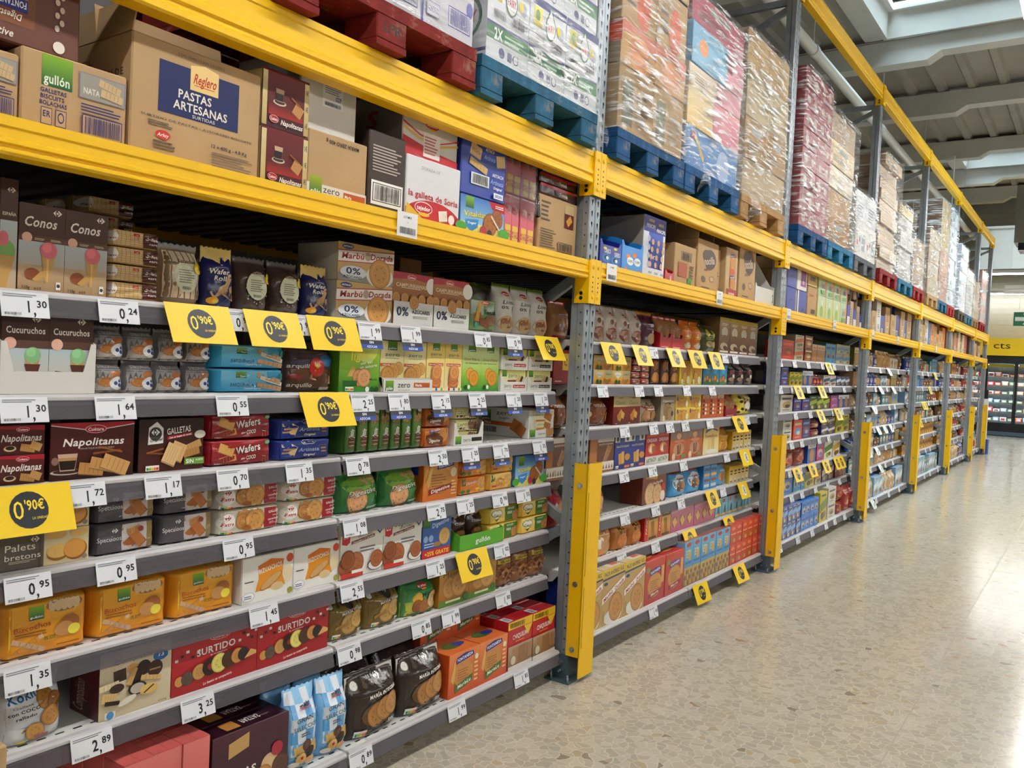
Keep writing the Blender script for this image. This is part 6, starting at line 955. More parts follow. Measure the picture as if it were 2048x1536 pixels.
def pack_meshes(kind, W, H):
    k = KIND[kind]; D = k['D']; sh = k['s']
    if sh in ('bag', 'brick'):
        n, G_ = bag_grid(sh, W, H, D, kind)
        def X(u, v):
            u = min(max(u, 0), 1) * n; v = min(max(v, 0), 1) * n; i = min(int(u), n - 1); j = min(int(v), n - 1); a, b = u - i, v - j
            return (G_[j][i] * (1 - a) + G_[j][i + 1] * a) * (1 - b) + (G_[j + 1][i] * (1 - a) + G_[j + 1][i + 1] * a) * b
        def yy(u, v):       # bags narrow a little at the sealed top
            if sh == 'bag': return W * (.5 + (u - .5) * (1 - .10 * max(0, min(1, (v - .62) / .3)) + (.05 if v > .93 else 0)))
            return W * u
        g = MB(); vs = []; cs = []
        for s in (1, -1):
            for j in range(n + 1):
                for i in range(n + 1):
                    u, v = i / n, j / n; zz = H * v + (.003 * math.sin(i * 2.2) if j == n and sh == 'bag' else 0)
                    vs.append((-D / 2 + s * G_[j][i], yy(u, v), zz))
                    edge = abs(2 * u - 1) > .93
                    c = k['t'] if (v > .9) else (k['sd'] if edge or s < 0 else k['f'])
                    cs.append(c)
        N = (n + 1) * (n + 1); fs = []
        for j in range(n):
            for i in range(n):
                a = j * (n + 1) + i; fs.append((a, a + 1, a + n + 2, a + n + 1)); fs.append((N + a + 1, N + a, N + a + n + 1, N + a + n + 2))
        for i in range(n): fs.append((i + 1, i, N + i, N + i + 1)); t = n * (n + 1) + i; fs.append((t, t + 1, N + t + 1, N + t))
        for j in range(n): a = j * (n + 1); fs.append((a, a + n + 1, N + a + n + 1, N + a)); b = a + n; fs.append((b + n + 1, b, N + b, N + b + n + 1))
        g.add(vs, fs, cs, 0, True)
        body = g.mesh(k['n'], M_FILM)
        def put(y, z, q): return (-D / 2 + X(y / W, z / H) + .0011 + q * .00013, yy(y / W, z / H), z)
        curved = True; pm = M_FILM
    else:
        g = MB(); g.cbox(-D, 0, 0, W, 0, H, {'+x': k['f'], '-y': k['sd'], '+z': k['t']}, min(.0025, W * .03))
        # closing flap seam on top
        g.box(-D * .52, -D * .5, .004, W - .004, H - .0005, H + .0004, tuple(q * .75 for q in lin(k['t'])[:3]) + (1,))
        body = g.mesh(k['n'], M_GLOSS); curved = False; pm = M_GLOSS
        def put(y, z, q): return (.0005 + q * .00013, y, z)
    def art(items, W_, H_, fn, nm, cv=False):
        if not items: return None
        a = Art(W_, H_, fn, cv); a.draw(items); return a.mb.mesh(nm, pm)
    fr = art(k['a'], W, H, put, 'front_print', curved)
    si = art(k['sa'], D, H, lambda y, z, q: (y - D, -.0005 - q * .00013, z), 'side_print') if not curved else None
    off = 0.0 if not curved else .0
    to = art(k['ta'], W, D, lambda y, z, q: (-z, W - y, H + .0006 + q * .00013), 'top_print') if not curved else None
    return body, fr, si, to
CACHE = {}
def pack(kind, W, H, x, y, z, label, group, back=False, rz=0.0):
    key = (kind, round(W, 3), round(H, 3))
    if key not in CACHE: CACHE[key] = pack_meshes(kind, W, H)
    body, fr, si, to = CACHE[key]
    o = link(KIND[kind]['n'], body, None, (x, y, z), rz); tag(o, label, KIND[kind]['n'].replace('_', ' '), group)
    if fr and not back: link('front_print', fr, o)
    if si and not back: link('side_print', si, o)
    if to: link('top_print', to, o)
    return o
def tray(W, H, D, fh, col, x, y, z, label, group, art=None, corner=.03, matl=None):
    """shelf-ready tray: floor, back, sloping sides and a low front with raised corners"""
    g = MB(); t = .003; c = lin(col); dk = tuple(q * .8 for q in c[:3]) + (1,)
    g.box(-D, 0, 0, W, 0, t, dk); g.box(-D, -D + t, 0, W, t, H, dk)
    for a, b in ((0, t), (W - t, W)): g.prism([(-D + t, t), (0, t), (0, fh + corner), (-.03, fh + corner + .012), (-D + t, H)], a, b, 'y', c)
    P = [(0, 0), (W, 0), (W, fh + corner), (W - .012, fh + corner), (W - .03, fh), (.03, fh), (.012, fh + corner), (0, fh + corner)]
    g.prism(P, -.0, t, 'x', c)
    o = g.build('display_tray', matl or M_CARD, None, (x, y, z)); tag(o, label, 'display tray', group)
    if art:
        a = Art(W, fh, lambda yy, zz, q: (t + .0004 + q * .00013, yy, zz)); a.draw(art); a.mb.build('front_print', M_CARD, o)
    return o
from collections import Counter
TOTAL = Counter()
for r in GOODS: TOTAL[r[0], r[1], r[2]] += r[7]
SEEN = Counter()
def place_goods(rows):
    for b, s, kind, y0, W, H, x, nc, nr in rows:
        z0 = shelf_z(b, s) + .001
        H = min(H, ((shelf_z(b, s - 1) - .034 if s > 1 else 1.83) - z0) / nr)
        where = SHELF[s] + ', ' + BAYS[b]
        sub = {'cono_tray': 'cucu_box', 'zero_tray': 'zero_wafer', 'zero_choco': 'choco_zero', 'red_tray': 'curl_bag', 'maroon_tray': 'curl_bag'}.get(kind)
        for c in range(nc):
            SEEN[b, s, kind] += 1; idx = SEEN[b, s, kind]; tot = TOTAL[b, s, kind]
            y = y0 + c * W
            col = (', ' + ordn(idx) + ' from left') if tot > 1 else ''
            for r in range(nr):
                z = z0 + r * H
                lay = '' if nr == 1 else ((', lower', ', upper')[r] if nr == 2 else ', ' + ordn(r + 1) + ' layer up')
                if kind == 'cono_tray':
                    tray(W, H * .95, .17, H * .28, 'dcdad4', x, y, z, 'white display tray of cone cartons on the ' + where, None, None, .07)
                    for q in range(2): pack(sub, W / 2 - .005, H - .004, x - .004, y + .004 + q * (W / 2 - .004), z + .0035, 'brown cone carton with green scoop, %s in the white tray, %s' % (ordn(q + 1), where), 'cone cartons in the tray')
                elif kind == 'zero_tray':
                    fl, cc = (('Barquillo Vainilla', 'b02a2a'), ('Barquillo Choco', '2a2018'))[c]
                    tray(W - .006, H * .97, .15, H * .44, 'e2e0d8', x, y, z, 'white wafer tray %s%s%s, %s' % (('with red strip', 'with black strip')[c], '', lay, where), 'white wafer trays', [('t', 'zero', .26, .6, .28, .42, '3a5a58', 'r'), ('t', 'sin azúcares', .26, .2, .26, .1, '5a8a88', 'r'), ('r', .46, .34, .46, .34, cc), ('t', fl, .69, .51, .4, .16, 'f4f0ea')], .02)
                    pack(sub, W - .016, H * .95, x - .004, y + .005, z + .0035, 'pale green wafer carton in tray %s%s, %s' % (('with red strip', 'with black strip')[c], lay, where), 'wafer cartons in white trays')
                elif kind == 'zero_choco':
                    tray(W, H, .14, H * .24, 'e4e2dc', x, y, z, 'white open display carton of choco chip packs, ' + where, None, [('g', .05, .1, .2, .8, '0d5a34', '7fae2a'), ('t', 'zero', .44, .5, .26, .4, '3a5a58', 'r'), ('r', .6, .3, .36, .4, '2a2018')], H * .3)
                    for q in range(3): pack(sub, W - .012, H * .3, x - .006, y + .006, z + .004 + q * H * .3, 'cream choco chip pack, %s layer up in the display carton, %s' % (ordn(q + 1), where), 'choco chip packs in the display carton')
                elif sub:
                    tray(W - .004, H * .5, .13, H * .34, KIND[kind]['f'], x, y, z, '%s%s, %s' % (KIND[kind]['d'], col, where), 'bag trays', KIND[kind]['a'], .02)
                    for q in range(2): pack(sub, W / 2 - .008, H - .006, x - .008, y + .005 + q * (W / 2 - .002), z + .004, 'brown pastry bag %s in %s tray%s, %s' % (('first', 'second')[q], ('red', 'maroon')[kind[0] == 'm'], col, where), 'pastry bags in trays')
                else:
                    k = KIND[kind]; rows_ = k['rows'] if r == nr - 1 or s >= 5 else 1
                    rr = random.Random('%s%d%d%d' % (kind, b, s, idx * 9 + r))
                    for q in range(rows_):
                        dep = (', front row' if q == 0 else ', %s row back' % ordn(q + 1)) if rows_ > 1 else ''
                        jx = rr.uniform(-.006, 0) if q == 0 else 0
                        pack(kind, W - (.004 if kind == 'bizc_box' else .0015), H - .001, x + jx - q * (k['D'] + .003), y, z, fit(k['d'] + col + lay + dep + ', ' + where, k['d'] + col.replace(' from left', ' column') + lay + dep.replace('front row', 'front').replace(' row back', ' row') + ', ' + where), '%s packs on the %s' % (k['d'], where), q > 0)
place_goods(GOODS)
# trays that stand in front of packs already placed
zs = shelf_z(0, 2) + .001
tray(.262, .05, .012, .044, 'e4e2dc', -.129, 2.19, zs, 'low white tray front before the pale yellow boxes, second shelf, nearest bay', None, [('g', .03, .08, .16, .84, '0d5a34', '7fae2a'), ('t', 'gullón', .11, .3, .13, .26, 'ffffff'), ('t', 'zero', .4, .6, .26, .5, '2d4a48', 'r'), ('t', 'sin azúcares', .4, .17, .24, .12, '5a8a88', 'r'), ('r', .6, .36, .34, .4, 'b85a24'), ('t', 'María', .7, .56, .14, .22, 'ffffff')], .001)
zs = shelf_z(0, 5) + .001
tray(.30, .11, .09, .062, '5aa832', -.128, 2.665, zs, 'green tray front before the brown cookie bags, fifth shelf, nearest bay', None, [('t', 'gullón', .52, .5, .34, .34, 'f4f8ee', 'b')], .001)

# goods of the bays further on
RG = random.Random(11)
POOL = {3: ['b_bread', 'b_roll', 'b_blue', 'b_clear', 'b_choc', 'b_sky', 'b_teal', 'b_olive', 'g_pal', 'g_tan'], 4: ['b_blue', 'b_sky', 'g_wbl', 'b_clear', 'b_red', 'g_sky', 'b_teal', 'b_choc'], 5: ['b_bread', 'b_roll', 'b_red', 'b_choc', 'b_clear', 'b_yel', 'b_blue'], 6: ['b_bread', 'b_red', 'b_roll', 'b_olive', 'b_clear']}
far_rows = []
for b in (3, 4, 5, 6):
    y0, y1 = BAYY[b]
    for s in range(1, 8):
        if b == 4 and s in (5, 6): pool = ['b_yel']
        elif b == 3 and s == 7: pool = ['b_sky', 'b_clear', 'b_roll']
        elif b == 4 and s == 7: pool = ['b_teal', 'b_sky', 'g_wht']
        else: pool = POOL[b]
        y = y0 + .10; last = None
        while y < y1 - .34:
            kd = RG.choice([p for p in pool if p != last] or pool); last = kd
            n = RG.choice((1, 2, 3)); W = RG.uniform(.15, .24) if kd[0] == 'b' else RG.uniform(.11, .2)
            H = RG.uniform(.12, .165) + (.09 if s == 7 else .03 if s == 1 else 0)
            if y + n * W > y1 - .08: n = max(1, int((y1 - .08 - y) / W))
            W = min(W, y1 - .08 - y)
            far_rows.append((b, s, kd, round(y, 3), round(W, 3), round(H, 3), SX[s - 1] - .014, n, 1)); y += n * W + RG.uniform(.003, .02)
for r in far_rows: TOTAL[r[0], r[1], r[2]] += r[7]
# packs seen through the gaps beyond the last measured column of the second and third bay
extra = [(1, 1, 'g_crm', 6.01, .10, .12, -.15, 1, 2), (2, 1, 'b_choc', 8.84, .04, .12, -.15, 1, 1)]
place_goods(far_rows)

# ------------------------------------------------------------------ price tags and offer cards on the rails
M_TAG = mat('tag_card', 0.35, spec=0.4)
def card_mesh(W, H, col, t=.0008):
    g = MB(); g.box(0, t, -W / 2, W / 2, -H, 0, col); return g.mesh('price_tag', M_TAG)
TAGM = card_mesh(.108, .060, 'e6e9ee')
STRIP = MB(); STRIP.box(0, .0008, -.054, .054, -.090, -.0605, '2c2e3a'); _a = Art(.108, .03, lambda y, z, q: (.001 + q * .0001, y - .054, -.0905 + z)); _a.draw([('r', 0, 0, 1, .48, '2a4aa0'), ('t', 'SIN', .5, .74, .2, .28, 'f4f4f4'), ('t', 'AZÚCAR', .5, .24, .46, .26, 'e8eef8')])
STRIP.add(_a.mb.v, _a.mb.f, _a.mb.c); STRIPM = STRIP.mesh('sugar_free_strip', M_TAG)
PRM = {}
def price_print(p):
    if p not in PRM:
        a = Art(.108, .060, lambda y, z, q: (.0011 + q * .0001, y - .054, -.060 + z)); e, c = p.split(',')
        a.draw([('t', e, .57, .44, .15 if e != '1' else .13, .46, '16181c', 'b'), ('t', ',', .69, .36, .07, .5, '16181c', 'b'), ('t', c, .845, .56, .23, .28, '16181c', 'b'), ('l', .05, .80, .7, .15, 2, '7a7e88'), ('b', .06, .07, .34, .1, '1a1a1a')])
        PRM[p] = a.mb.mesh('price_print', M_TAG)
    return PRM[p]
PIDX = Counter()
def price_tag(b, s, y, price, strip=False, label=None):
    x = SX[s - 1] + .0105
    o = link('price_tag', TAGM, None, (x, y, shelf_z(b, s) - .006)); o.rotation_euler = (0, -TILT, 0)
    link('price_print', price_print(price), o)
    if strip: link('sugar_free_strip', STRIPM, o)
    tag(o, label, 'price tag', 'price tags on the %s rail of the %s' % (SHELF[s], BAYS[b]))
def tag_label(b, s, price):
    PIDX[b, s] += 1
    return 'price tag reading %s, %s from left, rail of the %s, %s' % (price, ordn(PIDX[b, s]), SHELF[s], BAYS[b])
for t in TAGS: price_tag(t[0], t[1], t[2], t[5], len(t) > 6, tag_label(t[0], t[1], t[5]))
PCM = {}
def promo_mesh(kind):
    if kind in PCM: return PCM[kind]
    W, H = .205, .118
    g = MB()
    if kind == 'w':
        W, H = .17, .10; g.prism([(-.085, -.1), (.05, -.1), (.078, -.085), (.085, -.055), (.07, -.02), (.03, 0), (-.085, 0)], 0, .0008, 'x', 'e2eae6')
    else: g.box(0, .0008, -W / 2, W / 2, -H, 0, 'f6cf1c')
    a = Art(W, H, lambda y, z, q: (.0012 + q * .0001, y - W / 2, -H + z))
    if kind == 'o': a.draw([('e', .5, .5, .215, '22242a'), ('t', '0', .385, .52, .125, .37, 'f8d832', 'r'), ('t', "'90€", .565, .60, .225, .2, 'f8d832', 'b'), ('t', 'LA UNIDAD', .61, .33, .18, .05, 'e8c832', 'b')])
    elif kind == 'e': a.draw([('e', .5, .5, .2, 'f4f0e0'), ('t', '1€', .5, .5, .24, .4, '22242a', 'b')])
    else: a.draw([('p', [(.4, .3), (.8, .66), (.84, .58), (.46, .22)], '24342e'), ('l', .1, .12, .5, .1, 1, '8a9a94')])
    PCM[kind] = (g.mesh('offer_card', M_TAG), a.mb.mesh('offer_print', M_TAG)); return PCM[kind]
PTOT = Counter((p[0], p[1]) for p in PROMOS); PI = Counter()
def promo(b, s, y, kind, label, tilt=-.42, yaw=0.0):
    bm, pm = promo_mesh(kind)
    o = link('offer_card', bm, None, (SX[s - 1] + .0155, y, shelf_z(b, s) + .002)); o.rotation_euler = (0, tilt, yaw)
    link('offer_print', pm, o); tag(o, label, 'offer card', 'offer cards on the %s rail of the %s' % (SHELF[s], BAYS[b]))
rp = random.Random(3)
for p in PROMOS:
    b, s, y = p[:3]; kd = 'e' if len(p) > 5 else 'o'; PI[b, s] += 1
    promo(b, s, y, kd, ('yellow one-euro offer card' if kd == 'e' else 'yellow 0,90 euro offer card') + (', %s from left' % ordn(PI[b, s]) if PTOT[b, s] > 1 else '') + ', rail of the %s, %s' % (SHELF[s], BAYS[b]), -.42 + rp.uniform(-.06, .06), rp.uniform(-.05, .05))
PRICES = ['1,05', '1,19', '1,30', '1,45', '1,59', '1,75', '1,85', '1,99', '2,10', '2,25', '2,39', '2,50', '2,75', '2,95', '3,10']
for b in range(2, 7):
    y0, y1 = BAYY[b]
    for s in range(1, 8):
        n = 6 if b == 2 else 4; pr = rp.sample(PRICES, n)
        for i in range(n):
            y = y0 + .25 + (i + rp.uniform(.1, .6)) * (y1 - y0 - .4) / n
            price_tag(b, s, y, pr[i], False, tag_label(b, s, pr[i]))
FARP = {2: {1: [7.95], 2: [7.05, 7.75], 3: [7.75, 8.35], 5: [7.15, 7.6, 8.05, 8.45, 8.6], 7: []}, 3: {1: [9.2], 2: [9.2], 3: [9.3], 4: [9.4]}, 4: {1: [13.9], 2: [13.5], 3: [13.0, 13.2], 4: [12.9]}, 5: {3: [15.0]}}
for b in FARP:
    for s in FARP[b]:
        for i, y in enumerate(FARP[b][s]):
            promo(b, s, y, 'o', 'yellow offer card' + (', %s from left' % ordn(i + 1) if len(FARP[b][s]) > 1 else '') + ', rail of the %s, %s' % (SHELF[s], BAYS[b]))
WT = Counter()
for b, s, y in ((3, 1, 10.6), (3, 2, 10.2), (3, 2, 10.9), (3, 3, 9.9), (3, 4, 10.2), (3, 4, 10.55), (3, 4, 10.9), (3, 5, 9.8), (3, 5, 10.2), (3, 7, 9.7), (3, 6, 10.4)):
    WT[s] += 1
    promo(b, s, y, 'w', 'white round-ended card with dark diagonal bar, %s from left, %s, %s' % (ordn(WT[s]), SHELF[s], BAYS[b]), -.5)

# the second pair of orange boxes stands higher, behind the first
for c in range(2):
    for q in range(2):
        pack('marie_box', .1935, .171, -.05 - (q + 1) * .143, 2.53 + c * .195, shelf_z(0, 7) + .001 + .172, 'orange breakfast biscuit box with green ribbon, upper, %s column, %s row, bottom shelf, nearest bay' % (ordn(c + 1), ordn(q + 2)), 'upper orange biscuit boxes', q > 0)

# loose packs stacked behind the front row of the top shelf
zt = shelf_z(0, 1) + .001
for i, (x, y, n) in enumerate(((-.275, 1.185, 6), (-.41, 1.18, 6))):
    for r in range(n): pack('wafer_pack', .15, .0445, x, y, zt + r * .0455, 'clear pack of tan wafers, %s layer up, %s row, top shelf, nearest bay' % (ordn(r + 1), ordn(i + 2)), 'wafer packs behind the front stack', r < 3)
pack('campu_box', .13, .12, -.36, 2.50, zt + .155, 'small tan and white box on top behind the brown boxes, top shelf, nearest bay', None, True)
for c in range(2): pack('campu_box', .2165, .153, -.35, 2.237 + c * .218, zt, 'brown and white biscuit box, %s in the row behind, top shelf, nearest bay' % ordn(c + 1), 'brown biscuit boxes behind', True)
pack('koki_bag', .1595, .151, -.142, .79, shelf_z(0, 6) + .001, 'white and blue coconut cookie bag cut off by the picture edge, sixth shelf, nearest bay', None)
for c in range(3): pack('seed_bag', .122, .15, -.30, 1.50 + c * .125, zt, 'dark biscuit bag behind the wafer rolls, %s from left, top shelf, nearest bay' % ordn(c + 1), 'dark bags behind the wafer rolls', True)

# ------------------------------------------------------------------ cartons on the lower deck
ZD = ZLOW + .002
def carton(name, W, H, D, x, y, z, label, group, front='b99a72', side=None, top=None, art=None, sart=None, flaps=None, matl=None, rz=0.0, cat='carton', tilt=0.0):
    """corrugated case: body, taped top, optional raised flaps, printed faces"""
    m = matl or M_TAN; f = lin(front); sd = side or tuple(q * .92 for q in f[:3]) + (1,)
    g = MB()
    if flaps == 'open':       # open top: walls and floor
        t = .005
        g.box(-t, 0, 0, W, 0, H, f); g.box(-D, -D + t, 0, W, 0, H, f); g.box(-D, 0, 0, t, 0, H, sd); g.box(-D, 0, W - t, W, 0, H, sd); g.box(-D, 0, 0, W, 0, t, sd)
    else:
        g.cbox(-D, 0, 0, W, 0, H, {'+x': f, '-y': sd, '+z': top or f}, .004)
        g.box(-D + .004, -.004, W / 2 - .025, W / 2 + .025, H, H + .0006, tuple(min(1, q * 1.15) for q in f[:3]) + (1,))
    o = g.build(name, m, None, (x, y, z)); o.rotation_euler = (0, tilt, rz); tag(o, label, cat, group)
    if flaps in ('up', 'open'):
        k = MB(); k.prism([(-.004, 0), (0, 0), (-.055, .085), (-.059, .083)], .004, W - .004, 'y', f); link('flap', k.mesh('flap', m), o, (-D * .5, 0, H)).rotation_euler = (0, .4, 0)
        k = MB(); k.prism([(.0005, 0), (.0045, 0), (.02, .088), (.016, .09)], -D + .004, -.004, 'x', sd); link('flap', k.mesh('flap', m), o, (0, 0, H))
    if art: a = Art(W, H, lambda yy, zz, q: (.0006 + q * .00014, yy, zz)); a.draw(art); a.mb.build('front_print', M_CARD if matl else M_PAPER, o)
    if sart: a = Art(D, H, lambda yy, zz, q: (yy - D, -.0006 - q * .00014, zz)); a.draw(sart); a.mb.build('side_print', M_CARD if matl else M_PAPER, o)
    return o
N0 = ', deck of the nearest bay'; N1 = ', deck of the second bay'; N2 = ', deck of the third bay'
BL = '33306e'
ga = [('g', .18, .58, .28, .40, '0d5a34', '7fae2a'), ('t', 'gullón', .32, .68, .24, .12, 'e8ecd8'), ('t', 'GALLETAS', .29, .52, .24, .055, BL), ('t', 'BISCUITS', .28, .44, .22, .055, BL), ('t', 'BOLACHAS', .29, .36, .25, .055, BL), ('r', .18, .08, .1, .22, BL), ('r', .185, .09, .09, .2, 'b99a72'), ('t', 'ER', .23, .22, .07, .08, BL), ('r', .31, .08, .1, .22, BL), ('r', .315, .09, .09, .2, 'b99a72'), ('e', .36, .2, .03, BL, .07), ('e', .36, .2, .022, 'b99a72', .05), ('r', .52, .55, .46, .34, '7a7a94'), ('r', .53, .56, .44, .32, '9a948c'), ('t', 'NATA', .64, .66, .16, .08, 'd8d4d0'), ('q', .82, .78, .22, .1, 'c8ac84', -12), ('q', .84, .66, .22, .1, 'c8ac84', -8), ('l', .54, .38, .4, .12, 3, BL), ('r', .55, .06, .4, .28, BL), ('r', .56, .075, .38, .25, 'b99a72'), ('b', .58, .09, .34, .22, BL)]
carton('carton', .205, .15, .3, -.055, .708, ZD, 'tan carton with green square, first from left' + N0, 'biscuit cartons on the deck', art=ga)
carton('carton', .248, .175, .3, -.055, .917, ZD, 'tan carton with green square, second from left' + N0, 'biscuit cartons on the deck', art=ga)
carton('display_carton', .27, .21, .22, -.075, .785, ZD + .178, 'brown display carton with ears of wheat on a tan carton' + N0, None, front='6a4034', side='5a342a', top='3a2018', matl=M_CARD, tilt=.0, art=[('r', 0, .2, .62, .8, '7c4a2c'), ('g', .06, .3, .5, .36, '8a3c1c', 'c8742c'), ('q', .2, .5, .2, .24, 'c8883c', 4), ('p', [(.24, .36), (.56, .34), (.56, .48), (.24, .5)], '1d2f86'), ('t', 'FONTANEDA', .41, .42, .28, .07, 'ffffff', 'b', 180), ('t', 'Digestive', .4, .28, .24, .07, 'f0e0d0', 'bi', 180), ('g', .06, .7, .5, .28, '8a3c1c', 'c8742c'), ('t', 'Digestive', .4, .76, .24, .07, 'f0e0d0', 'bi', 180), ('t', 'Digestive', .3, .1, .3, .08, 'e8dcd0', 'i'), ('e', .82, .1, .05, 'e8dcd0')] + [('e', .8 + .04 * (i % 2), .3 + .07 * i, .02, 'd8c8b8', .035) for i in range(6)])
carton('carton', .388, .295, .34, -.05, 1.171, ZD, 'large tan pastry carton with navy panel, film still on' + N0, None, flaps='up', art=[('r', .19, .40, .62, .44, '202a5c'), ('p', [(.42, .66), (.64, .66), (.64, .87), (.53, .90), (.42, .87)], 'e8c884'), ('t', 'Reglero', .53, .77, .18, .09, 'b8381c', 'bi'), ('r', .45, .705, .16, .006, 'b8381c'), ('t', 'PASTAS', .46, .60, .26, .075, 'ece6da'), ('t', 'ARTESANAS', .51, .50, .42, .075, 'ece6da'), ('t', 'SURTIDAS', .53, .43, .18, .03, 'ece6da', 'r'), ('t', 'SURTIDO DE PASTAS · ASSORTED BISCUITS'.replace('·', '-'), .5, .34, .86, .02, '3a3844', 'r'), ('e', .23, .2, .055, 'c83a34', .04), ('t', 'Arluy', .23, .2, .08, .03, 'f0e8e0', 'i'), ('l', .16, .08, .18, .08, 3, '6a5c50'), ('l', .12, .27, .2, .05, 2, '6a5c50'), ('t', '12 x 400 g - 4,8 Kg', .74, .22, .3, .03, '34303a'), ('l', .6, .04, .34, .14, 6, '7a6a5a'), ('t', 'L041308011000 12-2022', .5, .93, .36, .024, '6a5c50', 'r')],
       sart=[('t', 'FRAGIL', .3, .82, .34, .05, '5a4838'), ('t', 'POSICIÓN DE', .62, .68, .56, .06, '4a3c30'), ('t', 'TRANSPORTE', .62, .58, .54, .06, '4a3c30'), ('p', [(.06, .72), (.24, .72), (.15, .54)], '4a3c30'), ('p', [(.09, .70), (.21, .70), (.15, .58)], 'b0926c')])
nap = [('g', 0, 0, 1, 1, '3c0c10', '6a161a'), ('g', 0, .02, .1, .94, 'b8a064', 'd8c894'), ('g', .9, .02, .1, .94, 'b8a064', 'd8c894')] + [('t', '1€', .95, .2 + .3 * i, .07, .09, '2a2a4a') for i in range(3)] + [('g', .12, .22, .76, .2, 'a02018', '5a1014'), ('e', .36, .46, .14, 'c8b8a8', .05), ('e', .36, .47, .11, '3a1c16', .035), ('p', [(.27, .7), (.45, .7), (.43, .48), (.29, .48)], 'c0a088'), ('p', [(.28, .62), (.44, .62), (.43, .49), (.29, .49)], '1c0c08'), ('q', .76, .42, .2, .2, 'c08c50', -28), ('q', .7, .56, .22, .03, '9a5a2a', -28), ('t', 'Napolitanas', .62, .13, .48, .09, 'f2eae4', 'i')] + cue(.24, .15, .2, .13)
for r in range(2): carton('display_carton', .17, .163, .3, -.05 - .003 * r, 1.566, ZD + r * .165, 'maroon and gold biscuit case with coffee cup, %s' % ('lower', 'upper')[r] + N0, 'maroon biscuit cases', front='4a1014', side='c8b47c', top='4a1014', matl=M_GLOSS, art=nap)
carton('carton', .25, .2, .3, -.055, 1.742, ZD, 'tan carton with white band and green square' + N0, None, art=[('r', 0, 0, 1, .2, 'dcd8d0'), ('g', .04, .01, .2, .3, '0d5a34', '9aae2a'), ('t', 'gullón', .14, .08, .16, .08, 'f0f4e8'), ('t', 'zero', .40, .14, .28, .11, '2a2c2a', 'r'), ('t', 'sugar', .4, .05, .14, .04, '2a2c2a', 'r'), ('r', .6, .04, .38, .12, 'b8541c'), ('t', 'María', .68, .1, .12, .05, 'f4f0e8'), ('t', 'MARIA ZERO 400 g', .56, .88, .56, .06, '2a2622', 'b', 180)])
carton('carton', .236, .24, .3, -.085, 1.728, ZD + .203, 'plain white carton with address sticker, upper' + N0, None, front='d6d3cc', side='8a8a90', top='d0cdc6', matl=M_CARD, art=[('r', .38, .36, .36, .36, 'eceef0'), ('l', .42, .54, .28, .14, 5, '8a8c94'), ('t', '029', .66, .50, .1, .06, '2a4a9c'), ('b', .42, .38, .28, .05, '2a2a2a')])
carton('carton', .176, .262, .3, -.055, 1.998, ZD, 'dark brown carton with white bar code panel' + N0, None, front='3c2e26', side='30241e', top='3a2c24', matl=M_CARD, art=[('l', .1, .5, .8, .34, 9, 'b8aca0'), ('r', .08, .08, .86, .3, 'f0eeea'), ('r', .12, .12, .78, .23, '1c1814'), ('r', .14, .13, .74, .21, 'f0eeea'), ('b', .18, .14, .66, .19)])
carton('display_carton', .296, .222, .3, -.052, 2.178, ZD, 'white and red biscuit carton with red lettering, lower' + N0, None, front='dcdce0', side='c8c8cc', top='d0d0d0', matl=M_CARD, art=[('p', [(0, 0), (1, 0), (1, .21)] + [(.5 + .6 * math.cos(t * .1), -.06 + .42 * math.sin(t * .1)) for t in range(6, 26)] + [(0, .19)], 'c0202a'), ('p', [(0, .0), (.02, .26), (.3, .06), (.24, 0)], 'e0b82c'), ('t', 'la galleta de Soria', .5, .42, .92, .1, 'b81c28', 'b'), ('e', .32, .22, .16, 'f0e8e8', .1), ('e', .32, .22, .15, 'c0202a', .085), ('t', 'tejedor', .32, .22, .24, .07, 'ffffff'), ('e', .33, .12, .1, 'e8b82c', .03), ('q', .68, .17, .16, .16, 'f0ece4', 10), ('e', .84, .14, .06, 'f0e0e0', .08), ('l', .28, .02, .4, .05, 1, 'f0d8c8'), ('t', 'DORADA OF', .42, .84, .34, .05, '8a8a94', 'r')])
carton('display_carton', .30, .205, .3, -.066, 2.165, ZD + .225, 'cream biscuit carton with red and yellow waves, upper' + N0, None, front='d2cec6', side='8a8480', top='c8c4bc', matl=M_CARD, art=[('p', [(0, .1), (.35, 0), (0, 0)], 'c0202a'), ('p', [(0, .1), (.4, .0), (1, .0), (1, .12), (.6, .16), (0, .3)], 'c0202a'), ('p', [(0, .46), (.3, .34), (.65, .3), (1, .42), (1, .38), (.65, .26), (.3, .3), (0, .42)], 'd8a42c'), ('p', [(0, .54), (.3, .4), (.65, .34), (1, .5), (1, .47), (.65, .32), (.3, .37), (0, .51)], 'c0202a'), ('r', .36, .04, .3, .42, 'e0ddd6'), ('l', .38, .1, .26, .32, 6, 'c05a5a')] + tej(.5, .6, .26, .13) + [('b', .64, .62, .3, .22), ('l', .2, .82, .3, .05, 1, '9a948c')], sart=[('t', 'S', .5, .6, .2, .3, '8c2a2c', 'i'), ('e', .36, .2, .2, 'b02430', .12)])
carton('display_carton', .278, .142, .3, -.052, 2.482, ZD, 'breakfast biscuit case with meadow and berries, lower' + N0, None, front='5a94cc', side='2c5a9c', top='3a6aa8', matl=M_GLOSS, art=KIND['vital_box']['a'])
